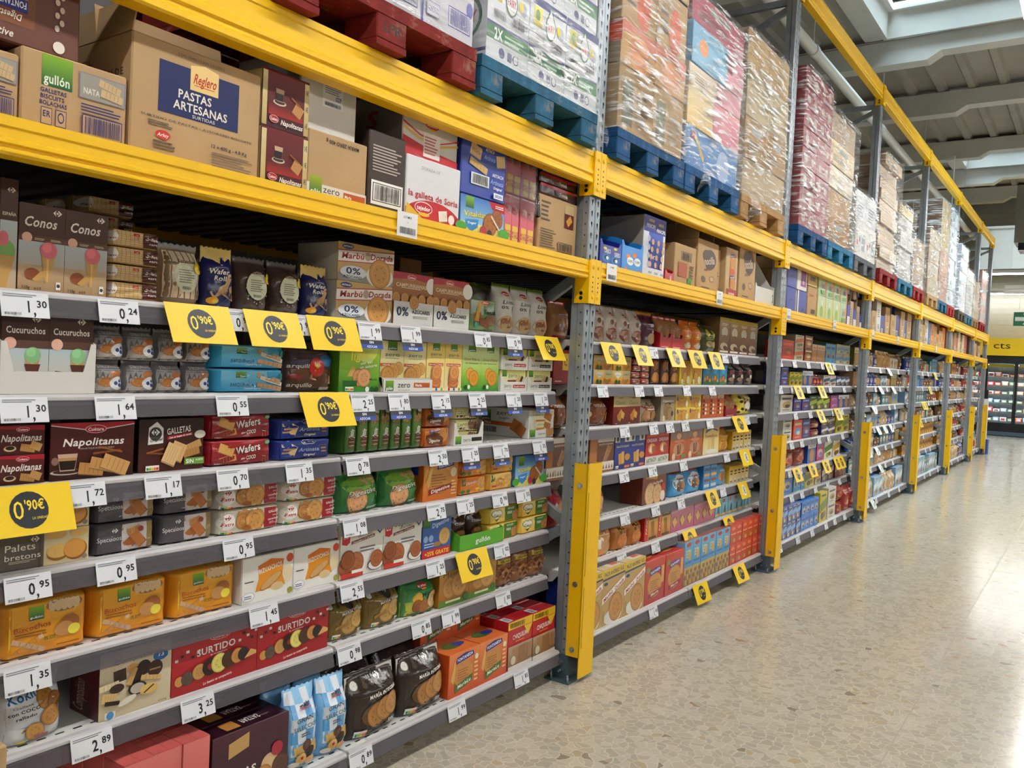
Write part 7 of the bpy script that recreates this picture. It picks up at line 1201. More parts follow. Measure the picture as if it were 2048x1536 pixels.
carton('display_carton', .284, .218, .3, -.052, 2.474, ZD + .145, 'royal blue biscuit case with bar code, upper' + N0, None, front='1f3a9c', side='18307c', top='1f3a94', matl=M_GLOSS, art=[('g', 0, .62, 1, .38, '1a2f8c', '2a4ab0')] + [('q', .3, .78, .24, .2, 'd8b884', -12), ('t', 'ARTIACH', .3, .78, .2, .06, '8a5a30', 'b', -12), ('q', .86, .74, .2, .2, 'd8b884', 10), ('p', [(.14, .92), (.2, 1), (.3, .98), (.3, .88)], 'eeeae2'), ('t', 'ARTIACH', .6, .86, .2, .06, 'ffffff'), ('t', 'Artinata', .6, .73, .26, .08, '8aa8e8', 'i'), ('q', .36, .54, .4, .12, 'c8a468', -14), ('t', 'ARTIACH', .8, .46, .26, .06, 'f0f0f4'), ('t', 'Artinata', .78, .34, .3, .08, '8aa8e8', 'i'), ('t', 'Original', .8, .24, .2, .05, 'f0f0f4', 'i'), ('r', .2, .2, .4, .2, 'f0f0f0'), ('b', .23, .22, .34, .16), ('r', .7, .05, .22, .1, 'e8ecf4'), ('t', '38200', .81, .1, .17, .05, '1f3a9c')])
# pink packs under a loose clear bag
pk = MB(); pk.cbox(-.22, 0, 0, .055, 0, .20, {'+x': 'd05a6c', '-y': 'c04a60', '+z': 'd8707c'}, .003); PKM = pk.mesh('biscuit_pack', M_GLOSS)
_a = Art(.055, .2, lambda y, z, q: (.0006 + q * .00014, y, z)); _a.draw([('r', .15, .02, .7, .36, 'e0b83c'), ('t', 'GRATIS', .5, .2, .5, .22, 'a82a34', 'b', 90), ('t', 'Cookies', .5, .68, .5, .18, 'f4dce0', 'i', 82), ('r', .1, .95, .8, .03, 'f0b8c0')]); PKP = _a.mb.mesh('front_print', M_GLOSS)
for r in range(2):
    for c in range(4):
        o = link('biscuit_pack', PKM, None, (-.06 - .004 * (c % 2), 2.772 + c * .0565, ZD + r * .202)); link('front_print', PKP, o)
        tag(o, 'slim coral pink biscuit pack, %s from left, %s row' % (ordn(c + 1), ('lower', 'upper')[r]) + N0, 'biscuit pack', 'pink packs on the deck')
def film_shell(name, x0, x1, y0, y1, z0, z1, bulge, seed, top=True, n=14, m=14, taper=0.0):
    """loose film round a load: four sides and a gathered top"""
    rnd = random.Random(seed); ph = [rnd.uniform(0, 6.3) for _ in range(8)]; g = MB()
    per = 4 * n
    def ring(t, z, sh, k):
        s = t * per / per * 4; q = int(s) % 4; f = s - int(s)
        x, y = [(x1, y0 + (y1 - y0) * f), (x1 - (x1 - x0) * f, y1), (x0, y1 - (y1 - y0) * f), (x0 + (x1 - x0) * f, y0)][q]
        cx, cy = (x0 + x1) / 2, (y0 + y1) / 2
        w = math.sin(31 * t + 5 * z + ph[0]) + math.sin(57 * t - 9 * z + ph[1]) + math.sin(12 * t + 21 * z + ph[2])
        d = bulge * (.5 + .17 * w); ux, uy = (x - cx) / (abs(x1 - x0) / 2), (y - cy) / (abs(y1 - y0) / 2); L = max(1e-6, math.hypot(ux, uy))
        return (cx + (x - cx) * sh + d * ux / L, cy + (y - cy) * sh + d * uy / L, z + .004 * math.sin(40 * t + ph[3]))
    vs = []
    for j in range(m + 1):
        z = z0 + (z1 - z0) * j / m; sh = 1 - taper * (j / m)
        vs += [ring(i / per, z, sh, j) for i in range(per)]
    fs = [(j * per + i, j * per + (i + 1) % per, (j + 1) * per + (i + 1) % per, (j + 1) * per + i) for j in range(m) for i in range(per)]
    if top:
        b = len(vs) - per
        for q, (sh, dz) in enumerate(((.7, .02), (.35, .03), (.05, .035))): vs += [((x0 + x1) / 2 + (v[0] - (x0 + x1) / 2) * sh, (y0 + y1) / 2 + (v[1] - (y0 + y1) / 2) * sh, z1 + dz * (bulge / .02) * (.8 + .3 * math.sin(i + ph[4]))) for i, v in enumerate(vs[b:b + per])]
        for q in range(3): fs += [(b + q * per + i, b + q * per + (i + 1) % per, b + (q + 1) * per + (i + 1) % per, b + (q + 1) * per + i) for i in range(per)]
    g.add(vs, fs, 'ffffff', 0, True)
    return g
o = film_shell('plastic_bag', -.29, -.05, 2.765, 3.005, ZD + .14, ZD + .40, .012, 5, True, 8, 10, .1).build('plastic_bag', M_BAGC); tag(o, 'loose clear plastic bag over the coral pink packs' + N0, 'bag')
carton('carton', .318, .245, .3, -.062, 3.022, ZD, 'tan cracker carton with lines of small print' + N0, None, art=[('l', .06, .56, .24, .38, 5, '5a4a3c'), ('l', .06, .1, .4, .34, 8, '6a5a4a'), ('r', .66, .52, .24, .42, '5a1c18'), ('r', .66, .78, .24, .16, 'c0ac7c'), ('q', .78, .66, .14, .12, 'd0983c', 40), ('r', .5, .07, .38, .17, '2a2420'), ('r', .51, .08, .36, .15, 'b99a72'), ('b', .53, .09, .32, .13)])
br = MB(); br.cbox(-.2, 0, 0, .30, 0, .046, {'+x': '3c1a18', '-y': '341614', '+z': 'a8242a'}, .006); BRK = br.mesh('biscuit_pack', M_FILM)
_a = Art(.30, .046, lambda y, z, q: (.0006 + q * .00014, y, z)); _a.draw([('p', [(.0, .75), (.5, .66), (1, .78), (1, .97), (0, .97)], 'b02a30'), ('t', 'Tostada', .62, .42, .22, .34, 'f0e4dc', 'b')]); BRP = _a.mb.mesh('front_print', M_FILM)
for r in range(3):
    o = link('biscuit_pack', BRK, None, (-.06 - .008 * (r % 2), 3.026 + .006 * r, ZD + .247 + r * .048)); link('front_print', BRP, o)
    tag(o, 'dark maroon toast pack, %s layer up on the cracker carton' % ordn(r + 1) + N0, 'biscuit pack', 'toast packs on the cracker carton')
# second bay
def opentray(W, H, D, fh, y, label, f, inside, art, nm='display_tray'):
    o = tray(W, H, D, fh, f, -.055, y, ZD, label, None, art, H * .12, M_GLOSS); return o
opentray(.215, .19, .26, .105, 3.552, 'open navy display tray with white-filled black cookies' + N1, '2436a0', 0, [('e', .3, .42, .2, '1c7ac8', .2), ('e', .72, .36, .2, '1c7ac8', .2), ('t', 'OREO', .34, .74, .3, .2, 'f0f4fa'), ('t', 'OREO', .8, .66, .28, .2, 'f0f4fa'), ('e', .3, .44, .1, '1c1c24', .11), ('e', .34, .42, .06, 'f0f0f0', .08), ('e', .72, .38, .1, '1c1c24', .11), ('e', .76, .36, .06, 'f0f0f0', .08), ('e', .22, .84, .08, 'e8c83c', .06), ('e', .7, .9, .08, 'e8c83c', .06)] + [('t', 'OREO', .2 + .3 * i, .1, .2, .12, 'e8ecf4') for i in range(3)])
opentray(.232, .20, .26, .13, 3.774, 'open sky blue display tray with cookie print' + N1, '2a8ae0', 0, [('e', .3, .6, .1, 'e8843c', .1), ('e', .6, .7, .1, 'e8843c', .1), ('e', .4, .44, .16, 'e8ecf0', .16), ('t', 'CHIPS', .4, .44, .24, .1, '1c2a5c'), ('e', .74, .46, .16, 'e8ecf0', .16), ('t', 'CHIPS', .74, .46, .24, .1, '1c2a5c'), ('e', .2, .14, .06, 'c86a7a', .06), ('e', .84, .12, .06, 'c86a7a', .06)])
carton('display_carton', .264, .322, .26, -.055, 4.012, ZD, 'tall white and navy case of small sandwich cookies' + N1, None, front='d8dce6', side='9a948a', top='2a308c', matl=M_GLOSS, flaps=None, art=[('g', .0, .74, 1, .26, '1c2480', '3a44a8'), ('g', .22, .16, .66, .58, '1c2c90', '3a5ac0'), ('t', 'PRINCIPE', .3, .84, .4, .06, 'f0f0f4', 'b'), ('t', 'PRINCIPE', .76, .8, .4, .06, 'f0f0f4', 'b'), ('t', 'PRINCIPE', .46, .34, .4, .06, 'f0f0f4', 'b'), ('t', 'MINI', .32, .93, .24, .05, 'e8c83c', 'b'), ('t', 'MINI', .76, .9, .24, .05, 'e8c83c', 'b')] + [('k', .32 + .24 * (i % 3), .22 + .12 * (i // 3), .06, 'd8a46c') for i in range(12)] + [('t', 'mini', .2 + .28 * i, .08, .16, .05, '3a3a7c', 'i') for i in range(3)] + [('e', .1, .2 + .14 * i, .06, 'a8b0c8', .05) for i in range(4)])
opentray(.12, .12, .2, .05, 4.288, 'small red snack tray half hidden by a carton' + N1, 'b02026', 0, [('t', 'U', .6, .5, .16, .5, 'f0e8e8')])
LIN = [('l', .08, .16, .5, .6, 6, '6a5844')]
carton('carton', .30, .232, .28, -.058, 4.415, ZD, 'tan carton with bar code and orange-red print' + N1, None, art=[('r', .28, .62, .5, .22, '4a3c30'), ('r', .3, .63, .46, .2, 'b99a72'), ('b', .33, .64, .4, .18), ('r', .16, .22, .4, .34, 'a8583c'), ('l', .68, .2, .2, .36, 5, '5a4a3c'), ('g', .6, .02, .18, .2, '2c6a2c', '5a9a3c')], sart=[('l', .1, .2, .7, .6, 6, '7a6650')])
noc = [('e', .58, .64, .3, '5a4a40', .2), ('e', .4, .7, .18, '5a4a40', .12), ('t', 'nocilla', .56, .62, .5, .15, 'c8b8a0', 'b', 8), ('t', 'ORIGINAL', .5, .44, .36, .05, '5a4a40', 'b', 8), ('e', .3, .22, .1, '6a5848', .06), ('e', .7, .26, .12, '7a6650', .06), ('e', .7, .26, .1, 'b99a72', .045), ('l', .2, .06, .5, .04, 1, '5a4a40')]
carton('carton', .32, .30, .28, -.05, 4.722, ZD, 'tan carton with dark cloud-shaped logo' + N1, None, art=noc, flaps='up')
carton('carton', .125, .285, .28, -.09, 5.055, ZD, 'narrow tan carton set back between two others' + N1, None, art=[('l', .2, .4, .6, .14, 2, '5a4a40')], flaps='up')
carton('display_carton', .205, .312, .28, -.055, 5.19, ZD, 'tan sleeve with orange biscuit packs and red foot' + N1, None, front='c0a478', matl=M_CARD, art=[('g', .3, .2, .5, .74, 'b8641c', 'd8903c')] + fon(.55, .84, .46, .1) + [('k', .55, .7, .2, 'c8883c'), ('e', .55, .52, .2, 'c84a24', .06)] + fon(.55, .4, .46, .1) + [('k', .55, .28, .2, 'c8883c'), ('r', .1, 0, .86, .16, 'a8242c'), ('t', 'tostada', .5, .08, .5, .06, 'f0e0d8', 'i')])
carton('carton', .305, .40, .28, -.05, 5.418, ZD, 'tall tan carton with dark cloud-shaped logo and open flap' + N1, None, art=[(i[0],) + i[1:] for i in noc], flaps='up')
o = tray(.40, .43, .2, .12, 'd8d6d0', -.05, 5.74, ZD, 'torn white display carton showing its grey inside' + N1, None, [('t', 'S', .92, .5, .06, .5, '4a4a44')], .02)
carton('carton', .20, .30, .28, -.09, 6.215, ZD, 'tan carton with narrow lines of print, beside the post' + N1, None, art=[('l', .2, .5, .6, .3, 5, '5a4a40'), ('r', 0, .4, 1, .012, '6a5844'), ('r', 0, .36, 1, .012, '6a5844')], flaps='up')
# third bay
def crate(W, H, y, z, col, label, art=None): return carton('storage_carton', W, H, .28, -.055, y, z, label + N2, 'coloured cartons on the third deck', front=col, side='d8d6d0', top=col, matl=M_CARD, art=art)
HOLE = [('e', .5, .5, .12, '1c1c2a', .05)]
crate(.225, .187, 6.46, ZD, '2c3c98', 'blue carton with hand hole, lower, first from left', HOLE); crate(.225, .17, 6.46, ZD + .19, '2c3c98', 'blue carton with hand hole, upper, first from left', HOLE)
crate(.245, .185, 6.74, ZD, '2c3c98', 'blue carton with white edge, lower, second from left', [('r', 0, 0, .12, 1, 'e0e0e4'), ('e', .6, .2, .1, '1c1c2a', .08), ('r', .3, .0, .5, .06, 'c8ccd8')]); crate(.255, .158, 6.715, ZD + .188, 'd8d6d2', 'white carton with magenta window, upper', [('r', .34, .2, .56, .8, '7a1c6c'), ('e', .62, .4, .12, 'c88ab8', .1)])
carton('carton', .25, .246, .28, -.055, 7.02, ZD, 'tan carton with red lettering and bar code' + N2, None, art=[('t', 'Sabor', .36, .72, .56, .1, 'b8382c', 'bi'), ('r', .36, .1, .5, .16, '8a7458'), ('b', .4, .11, .42, .14, '3a3028')])
carton('carton', .26, .11, .28, -.055, 7.0, ZD + .25, 'tan and yellow carton with dark slot, upper' + N2, None, front='b8a06c', art=[('r', .2, .4, .6, .3, '5a4c3c'), ('r', 0, 0, 1, .34, 'd0b060')])
lime = [('g', 0, 0, 1, 1, 'a8c09a', 'b8cca8'), ('r', .0, 0, .14, 1, 'd8cc7a'), ('r', .86, 0, .14, 1, 'd8c86a'), ('e', .52, .34, .2, '8cae1c', .24), ('t', 'l', .56, .72, .2, .2, 'f4f4ec'), ('l', .2, .04, .6, .1, 1, 'd8b0a0')]
lime2 = [('g', 0, 0, 1, 1, '9cba94', 'b0c89c'), ('r', .86, 0, .14, 1, 'c86a2c'), ('e', .86, .6, .12, 'd8843c', .2), ('r', .34, .4, .36, .3, '3a4a44'), ('r', .36, .42, .32, .26, 'c8d0c8'), ('b', .38, .44, .28, .2), ('r', .3, .1, .5, .2, '6a9a3c')]
for r in range(2):
    for c in range(4): carton('display_carton', .24, .195 if r == 0 else .165, .28, -.055, 7.31 + c * .246, ZD + r * .197, 'pale green and yellow carton, %s from left, %s' % (ordn(c + 1), ('lower', 'upper')[r]) + N2, 'pale green cartons on the third deck', front='a8c09a', side='d8cc7a', top='d8dcc0', matl=M_GLOSS, art=lime if r == 0 and c < 3 else lime2)
for i, (c, w, h, dz, nm) in enumerate((('2a3890', .12, .2, 0, 'navy and white'), ('b99a72', .12, .24, 0, 'tan and pink'), ('2a3890', .14, .17, 0, 'white-flapped navy'), ('b09068', .12, .21, 0, 'narrow tan'), ('2a3890', .1, .14, 0, 'small navy'))):
    carton('display_carton', w - .004, h, .28, -.055, 8.31 + sum((.12, .12, .14, .12, .1)[:i]), ZD, '%s open carton by the post, lower' % nm + N2, None, front=c, matl=M_CARD, art=[('r', .1, .05, .8, .4, 'd8dae0')] if i % 2 == 0 else LIN, flaps='up')
    carton('display_carton', w - .01, .12, .26, -.065, 8.312 + sum((.12, .12, .14, .12, .1)[:i]), ZD + h + .003 + .09, '%s open carton by the post, upper' % nm + N2, None, front=('2a3890', 'a8a49a', 'b99a72')[i % 3], matl=M_CARD, art=[('r', .2, .2, .5, .5, 'd8dae0')] if i % 3 == 0 else LIN, flaps='open') if i < 4 else None
# further decks
rd = random.Random(23)
DPAL = {3: [('white', 'd8d6d2'), ('white', 'd6d6d2'), ('tan', 'b99a72'), ('blue and white', '3a4aa0'), ('tan', 'c0a078')], 4: [('tan', 'b99a72'), ('white', 'd4d2cc'), ('bright blue', '2a6ab8'), ('orange and white', 'd8842c'), ('tan', 'bfa27a')], 5: [('red and white', 'b83a34'), ('tan', 'b99a72'), ('cream', 'cfc4a4'), ('tan', 'b08e66')], 6: [('tan', 'b99a72'), ('dark tan', 'a88860')]}
for b in (3, 4, 5, 6):
    y0, y1 = BAYY[b]; y = y0 + .12; i = 0
    while y < y1 - .3:
        nm, c = rd.choice(DPAL[b]); W = rd.uniform(.2, .34); H = rd.uniform(.2, .36); i += 1
        if y + W > y1 - .06: break
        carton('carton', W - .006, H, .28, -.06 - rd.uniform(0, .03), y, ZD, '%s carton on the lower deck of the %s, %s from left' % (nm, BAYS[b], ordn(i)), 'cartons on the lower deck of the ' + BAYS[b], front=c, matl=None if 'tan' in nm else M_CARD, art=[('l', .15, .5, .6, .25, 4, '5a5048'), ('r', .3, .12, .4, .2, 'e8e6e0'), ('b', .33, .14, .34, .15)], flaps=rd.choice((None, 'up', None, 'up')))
        if rd.random() < .4 and H < .25: carton('carton', W * .8, .12, .26, -.075, y + .01, ZD + H + .003, '%s carton stacked above another, %s from left, lower deck, %s' % (nm, ordn(i), BAYS[b]), None, front=c, matl=None if 'tan' in nm else M_CARD, art=LIN) if False else None
        y += W

# ------------------------------------------------------------------ pallets and wrapped loads on the middle beams
ZP = ZUP + .002
def pallet_mesh(W=.8, D=1.2):
    """parts of a pallet: boards and blocks; front edge at x=0, running back to -D"""
    g = {}
    b = MB(); b.box(-D, 0, 0, .145, 0, .022); g['deck_board'] = b
    return g
PAL = {}
def pallet(y, col, W, label, worn='b99468', x=.052, D=1.2, letters=None):
    t = empty('pallet', (x, y, ZP)); tag(t, label, 'pallet', 'pallets on the middle beams')
    key = (col, W)
    if key not in PAL:
        c = lin(col); w = lin(worn); m = M_WOOD
        bl = MB(); bl.cbox(-.145, 0, 0, .135, 0, .078, {'+x': c, '-y': c, '+z': w}, .004)
        bt = MB(); bt.box(-D, 0, 0, .135, 0, .02, c)                     # bottom board, front to back
        cr = MB(); cr.box(-.145, 0, 0, W, 0, .022, c)                    # stringer board across
        tp = MB(); tp.box(-.12, 0, 0, W, 0, .020, c)                     # top board
        PAL[key] = [q.mesh(n_, m) for q, n_ in ((bl, 'block'), (bt, 'bottom_board'), (cr, 'stringer_board'), (tp, 'top_board'))]
    bl, bt, cr, tp = PAL[key]
    for k in range(3):
        yy = k * (W - .135) / 2
        link('bottom_board', bt, t, (0, yy, 0))
        for xx in (0, -(D - .145) / 2, -(D - .145)): link('block', bl, t, (xx, yy, .02))
    for xx in (0, -(D - .145) / 2, -(D - .145)): link('stringer_board', cr, t, (xx, 0, .098))
    for k in range(7): link('top_board', tp, t, (-k * (D - .12) / 6, 0, .120))
    if letters:
        a = Art(.135, .078, lambda yy, z, q: (.001 + q * .0001, (W - .135) / 2 + yy, .02 + z)); a.text(letters, .5, .55, .62, .4, '3a1410'); a.mb.build('stencil_print', M_PAPER, t)
ZL = ZP + .141
CM = {}
def load_carton(W, H, D, front, side, art, sart, matl):
    key = (W, H, D, front, side, id(art))
    if key not in CM:
        g = MB(); g.cbox(-D, 0, 0, W, 0, H, {'+x': front, '-y': side, '+z': front}, .004); me = g.mesh('carton', matl)
        am = sm = None
        if art: a = Art(W, H, lambda yy, zz, q: (.0006 + q * .00014, yy, zz)); a.draw(art); am = a.mb.mesh('front_print', M_CARD)
        if sart: a = Art(D, H, lambda yy, zz, q: (yy - D, -.0006 - q * .00014, zz)); a.draw(sart); sm = a.mb.mesh('side_print', M_CARD)
        CM[key] = (me, am, sm)
    return CM[key]
def load(y, W, ztop, layers, cols, where, seed, film=True, jit=.006, deep=3, D=1.10):
    """a pallet load: layers from the bottom up, each (name, front, side, art, side art, relative height)"""
    y += .013; W -= .026
    rnd = random.Random(seed); tot = sum(l[5] for l in layers); z = ZL + .001; x0 = .045
    for i, (nm, f, s, art, sart, h) in enumerate(layers):
        H = (ztop - ZL) * h / tot; jy = rnd.uniform(-jit, jit); jx = rnd.uniform(-jit * 2, 0)
        nc = cols[i] if isinstance(cols, (list, tuple)) else cols
        cw = W / nc; dd = D / deep
        for r in range(deep):
            for c in range(nc):
                if r and c: continue          # the inside of the load shows nowhere
                me, am, sm = load_carton(round(cw - .004, 3), round(H - .003, 3), round(dd - .004, 3), f, s, art, sart, M_TAN if 'tan' in nm else M_CARD)
                o = link('carton', me, None, (x0 + jx - r * dd, y + c * cw + jy, z))
                if am and r == 0: link('front_print', am, o)
                if sm and c == 0: link('side_print', sm, o)
                pos = ('front, %s column' % ordn(c + 1) if nc > 1 else 'front row') if r == 0 else '%s row back' % ordn(r + 1)
                tag(o, '%s carton, %s layer up, %s, %s' % (nm, ordn(i + 1), pos, where), 'carton', 'cartons of the load, ' + where)
        z += H
    if film:
        o = film_shell('stretch_film', x0 - D - .02 - 2 * jit, x0 + .009, y - .002 - jit * .5, y + W + .002 + jit * .5, ZL + .001, ztop + .006, .011, seed, True, 16, 26).build('stretch_film', M_WRAP)
        tag(o, 'clear stretch film wrapped round the load, ' + where, 'film', 'stretch film round pallet loads')
LP = [('l', .12, .2, .6, .3, 4, '5a5048'), ('r', .3, .62, .4, .2, '8a8a84')]
ore = [('g', 0, 0, 1, 1, 'c4c2cc', 'd2d0d8'), ('r', .0, 0, .04, 1, '4a4a9c'), ('t', 'OREO', .56, .74, .5, .2, '5a5aa4'), ('t', 'OREO', .56, .745, .46, .17, 'd0ced8', 'r'), ('e', .1, .8, .07, '6a6ab0', .12), ('e', .92, .52, .07, '6a6ab0', .12), ('r', .5, .14, .44, .3, '3a3a94'), ('r', .51, .155, .42, .27, 'd0ced8'), ('b', .54, .17, .36, .24, '3a3a94'), ('r', .08, .14, .24, .2, '6a6ab0'), ('r', .085, .15, .23, .18, 'd0ced8'), ('t', '4265532', .2, .24, .2, .08, '4a4a8c', 'r')]
drop = lambda cx, cy, r: [('e', cx, cy, r, '1c5a3c', r * 1.1), ('p', [(cx - r * .7, cy + r * .8), (cx, cy + r * 1.9), (cx + r * .7, cy + r * .8)], '1c5a3c'), ('e', cx, cy, r * .86, 'e4e8ea', r * .96), ('p', [(cx - r * .5, cy + r * .8), (cx, cy + r * 1.55), (cx + r * .5, cy + r * .8)], 'e4e8ea'), ('t', 'FAIRY', cx, cy, r * 1.5, r * .62, 'c8242c', 'b')]
fai = [('g', 0, 0, 1, 1, 'd2d6dc', 'dde0e6'), ('r', 0, .90, 1, .1, '2c3474'), ('r', 0, .38, 1, .03, '2c3474'), ('r', 0, .22, 1, .16, '1e6a3a'), ('t', '2X', .27, .30, .2, .13, 'f4f6f4', 'b'), ('l', .42, .25, .5, .11, 2, 'b8d8c0'), ('e', .36, .11, .07, '4a4a7c'), ('r', .5, .06, .1, .1, '6a6a8c'), ('e', .7, .11, .07, '2a2a4a'), ('e', .7, .11, .055, 'd8dce0'), ('g', .1, .66, .22, .22, 'd8c02c', 'e8dc5c'), ('e', .2, .78, .06, '6a8a4a', .07)] + drop(.55, .72, .14) + [('e', .84, .72, .08, 'a8acc0', .08), ('e', .78, .74, .06, 'e0c83c', .06), ('t', '2x5 L', .84, .58, .24, .05, '3a4474', 'b'), ('b', .14, .46, .26, .1), ('b', .58, .46, .26, .1)]
fas = [('g', 0, 0, 1, 1, 'd2d6dc', 'dde0e6'), ('r', 0, .06, 1, .04, '2c3474'), ('e', .7, .46, .24, '1c5a3c'), ('e', .7, .46, .2, 'e4e8ea'), ('t', 'FAIRY', .7, .46, .34, .14, 'c8242c'), ('t', '2x5 L', .6, .86, .5, .08, '2c3474')]
B0, B1, B2 = 'nearest bay', 'second bay', 'third bay'
pallet(1.535, '7c2420', .87, 'worn red pallet with stencilled block in the nearest bay', '8a5a44', letters='LPR')
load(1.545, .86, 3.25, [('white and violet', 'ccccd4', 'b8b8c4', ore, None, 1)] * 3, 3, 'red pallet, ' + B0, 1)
pallet(2.435, '2a5f7c', .85, 'worn sky blue pallet under white boxes in the nearest bay')
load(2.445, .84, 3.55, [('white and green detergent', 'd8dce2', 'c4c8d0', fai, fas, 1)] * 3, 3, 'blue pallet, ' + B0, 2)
pallet(3.475, '1c4f7c', .76, 'blue pallet beside the slotted post in the second bay', '8a7a5a')
tanp = [('r', .1, .1, .3, .7, '5a5a3c'), ('l', .5, .2, .4, .5, 6, '6a5844')]
cer = [('t', 'CEREALES', .56, .2, .6, .1, 'a83a2c', 'b'), ('r', .1, .12, .86, .012, 'a83a2c')]
load(3.48, .75, 3.62, [('tan', 'b39670', 'a08660', tanp, None, 1.5), ('tan and orange', 'c8a070', '8a7860', [('e', .5, .4, .3, 'c87a2c', .4), ('p', [(0, .7), (.5, .9), (1, .5), (1, 1), (0, 1)], 'b8542c')], [('p', [(0, .5), (1, .5), (1, 1), (0, .86)], 'd0502a')], 1.0), ('tan', 'b89a74', 'a08660', [('e', .6, .4, .2, 'c8582a', .4), ('l', .1, .3, .3, .4, 3, '6a5844')], cer, 1.5), ('tan and pink', 'b39670', '20285c', [('r', .5, .3, .3, .4, 'a84a54'), ('r', .2, .6, .3, .3, 'd0b03c')], [('e', .5, .6, .3, 'c89a5c', .4)], 1.3)], 2, 'first pallet, ' + B1, 3)
pallet(4.25, '1e5484', .82, 'second blue pallet along in the second bay', '8a7a5a')
oct_ = [('g', 0, 0, 1, 1, '3a8cc0', '6ab0d8'), ('p', [(.6, .8), (.7, .9), (.8, .8), (.76, .7), (.64, .7)], 'c84a5c'), ('t', 'mix', .5, .62, .4, .14, 'e8ecf4', 'bi'), ('r', .1, .06, .6, .14, 'e8e8e8'), ('b', .14, .07, .5, .12)]
load(4.255, .81, 3.5, [('deep blue', '2470b0', '1c5a98', [('q', .24, .6, .24, .12, 'c8a83c', -40), ('r', .1, .7, .06, .2, 'b83a2c'), ('e', .7, .4, .12, '8aa8d0')], None, 1.3), ('yellow and pink', 'd0b07c', 'c8982c', [('g', 0, 0, .45, 1, 'd0a84c', 'd8c490'), ('g', .46, 0, .54, 1, 'b0485c', 'c86a7a')], None, 1.2), ('cream', 'c8b89c', 'a8906c', [('r', .5, 0, .5, 1, 'b86a78'), ('l', .1, .2, .3, .5, 4, '8a7a5c')], None, .7), ('sky blue', '6aa4c4', '3a8cc0', [('e', .2, .5, .08, 'd8843c', .2), ('r', .66, 0, .34, 1, 'c07888')], oct_, 1.3), ('rose red', 'a8485c', '8c2c40', LP, None, 1.0)], [1, 1, 1, 1, 1], 'second pallet, ' + B1, 4)
pallet(5.105, 'b08a5c', .86, 'bare timber pallet in the second bay', 'b08a5c')
load(5.11, .85, 3.58, [('grey-tan', 'b5a284', 'a89880', None, None, 1.1), ('tan', 'a88a62', '9a7e58', LP, None, 1.2), ('grey-tan', 'b8a88c', 'a29274', None, None, 1.3), ('tan', 'b09468', '9a7e58', None, [('r', .5, .3, .3, .4, 'd8d8d8')], 1.2)], 2, 'timber pallet, ' + B1, 5)
pallet(6.30, '174c7c', .80, 'dark blue pallet under red cartons in the third bay')
red = [('r', .1, .15, .34, .6, '7a2a34'), ('e', .27, .45, .12, 'a89080', .2), ('r', .56, .15, .34, .6, '7a2a34'), ('e', .73, .45, .12, 'a89080', .2)]
load(6.31, .79, 3.72, [('maroon red', '8c1c2c', '7a1420', red, [('r', .3, .2, .2, .5, '9a8a84')], 1)] * 8, 2, 'blue pallet, ' + B2, 6, jit=.004)
pallet(7.13, '2474a0', .84, 'blue pallet with mixed tan boxes in the third bay')
load(7.14, .82, 3.62, [('tan', 'b08a5c', '7a4a30', LP, None, 1), ('tan', 'c0a07c', 'a08058', None, None, 1), ('cream', 'd0c4a8', 'b0a080', None, None, .8), ('yellowish', 'c8b080', '8a6a3c', LP, None, .9), ('navy and tan', 'b8a48c', '3c4c84', None, [('r', .3, .3, .3, .4, 'c8703c')], 1)], 1, 'tan-box pallet, ' + B2, 7, jit=.02)
pallet(8.03, '5c646c', .86, 'grey plastic-looking pallet with white boxes in the third bay', '5c646c')
load(8.04, .84, 3.15, [('white', 'd0cec8', 'b8b6b0', [('e', .2, .4, .08, 'b03a54', .1), ('e', .4, .5, .06, '3a3a44', .08), ('r', .6, .2, .3, .5, '7a8490')], None, 1), ('white', 'c8cace', 'b4b6ba', [('l', .2, .2, .6, .5, 5, '6a7484')], None, .9)], 2, 'grey pallet, ' + B2, 8, jit=.02)
pallet(9.08, '862022', .88, 'bright red pallet in the fourth bay')
load(9.10, .85, 3.72, [('cream', 'c4ac8c', '9a7a5c', [('l', .06, .2, .86, .5, 2, 'a08864')], None, 1)] * 10, 1, 'red pallet, fourth bay', 9, jit=.03)
pallet(10.02, '1f6a8c', .84, 'blue pallet in the fourth bay')
load(10.03, .82, 3.38, [('pale grey', 'b0aca4', '94908a', LP, None, 1)] * 4 + [('yellow', 'c8b060', 'a88c3c', None, None, .6)], 1, 'blue pallet, fourth bay', 10, jit=.02)
pallet(10.92, '8c1c20', .72, 'small red pallet in the fourth bay')
load(10.93, .70, 3.12, [('tan', 'b09878', '5a3c2c', LP, None, 1)] * 3, 1, 'small red pallet, fourth bay', 11, jit=.02)
pallet(11.88, 'b08f62', .84, 'bare timber pallet in the fifth bay', 'b08f62')
load(11.89, .82, 3.40, [('tan', 'b8a488', '8a6a44', LP, None, 1)] * 4, 1, 'timber pallet, fifth bay', 12)
pallet(12.74, '1f5a7c', .80, 'blue-green pallet in the fifth bay')
load(12.75, .78, 3.92, [('reddish tan', 'a8806c', '8c5a4a', None, None, 1), ('reddish tan', 'b08c74', '8c5a4a', None, None, 1), ('tall tan', 'b09a6c', '6a4a28', None, None, 2)], 1, 'blue-green pallet, fifth bay', 13)
pallet(13.58, '9c1c1c', .72, 'red pallet under pale bottles in the fifth bay')
load(13.59, .70, 3.93, [('pale blue', 'a8b4bc', '94a2ac', [('e', .25, .5, .2, 'c0ccd4', .4), ('e', .75, .5, .2, 'c0ccd4', .4), ('r', .2, .3, .2, .3, '3a5a5c')], None, 1)] * 6, 1, 'red pallet, fifth bay', 14, jit=.02)
pallet(14.72, '4a4438', .84, 'dark timber pallet under white boxes in the sixth bay', '5a4c38')
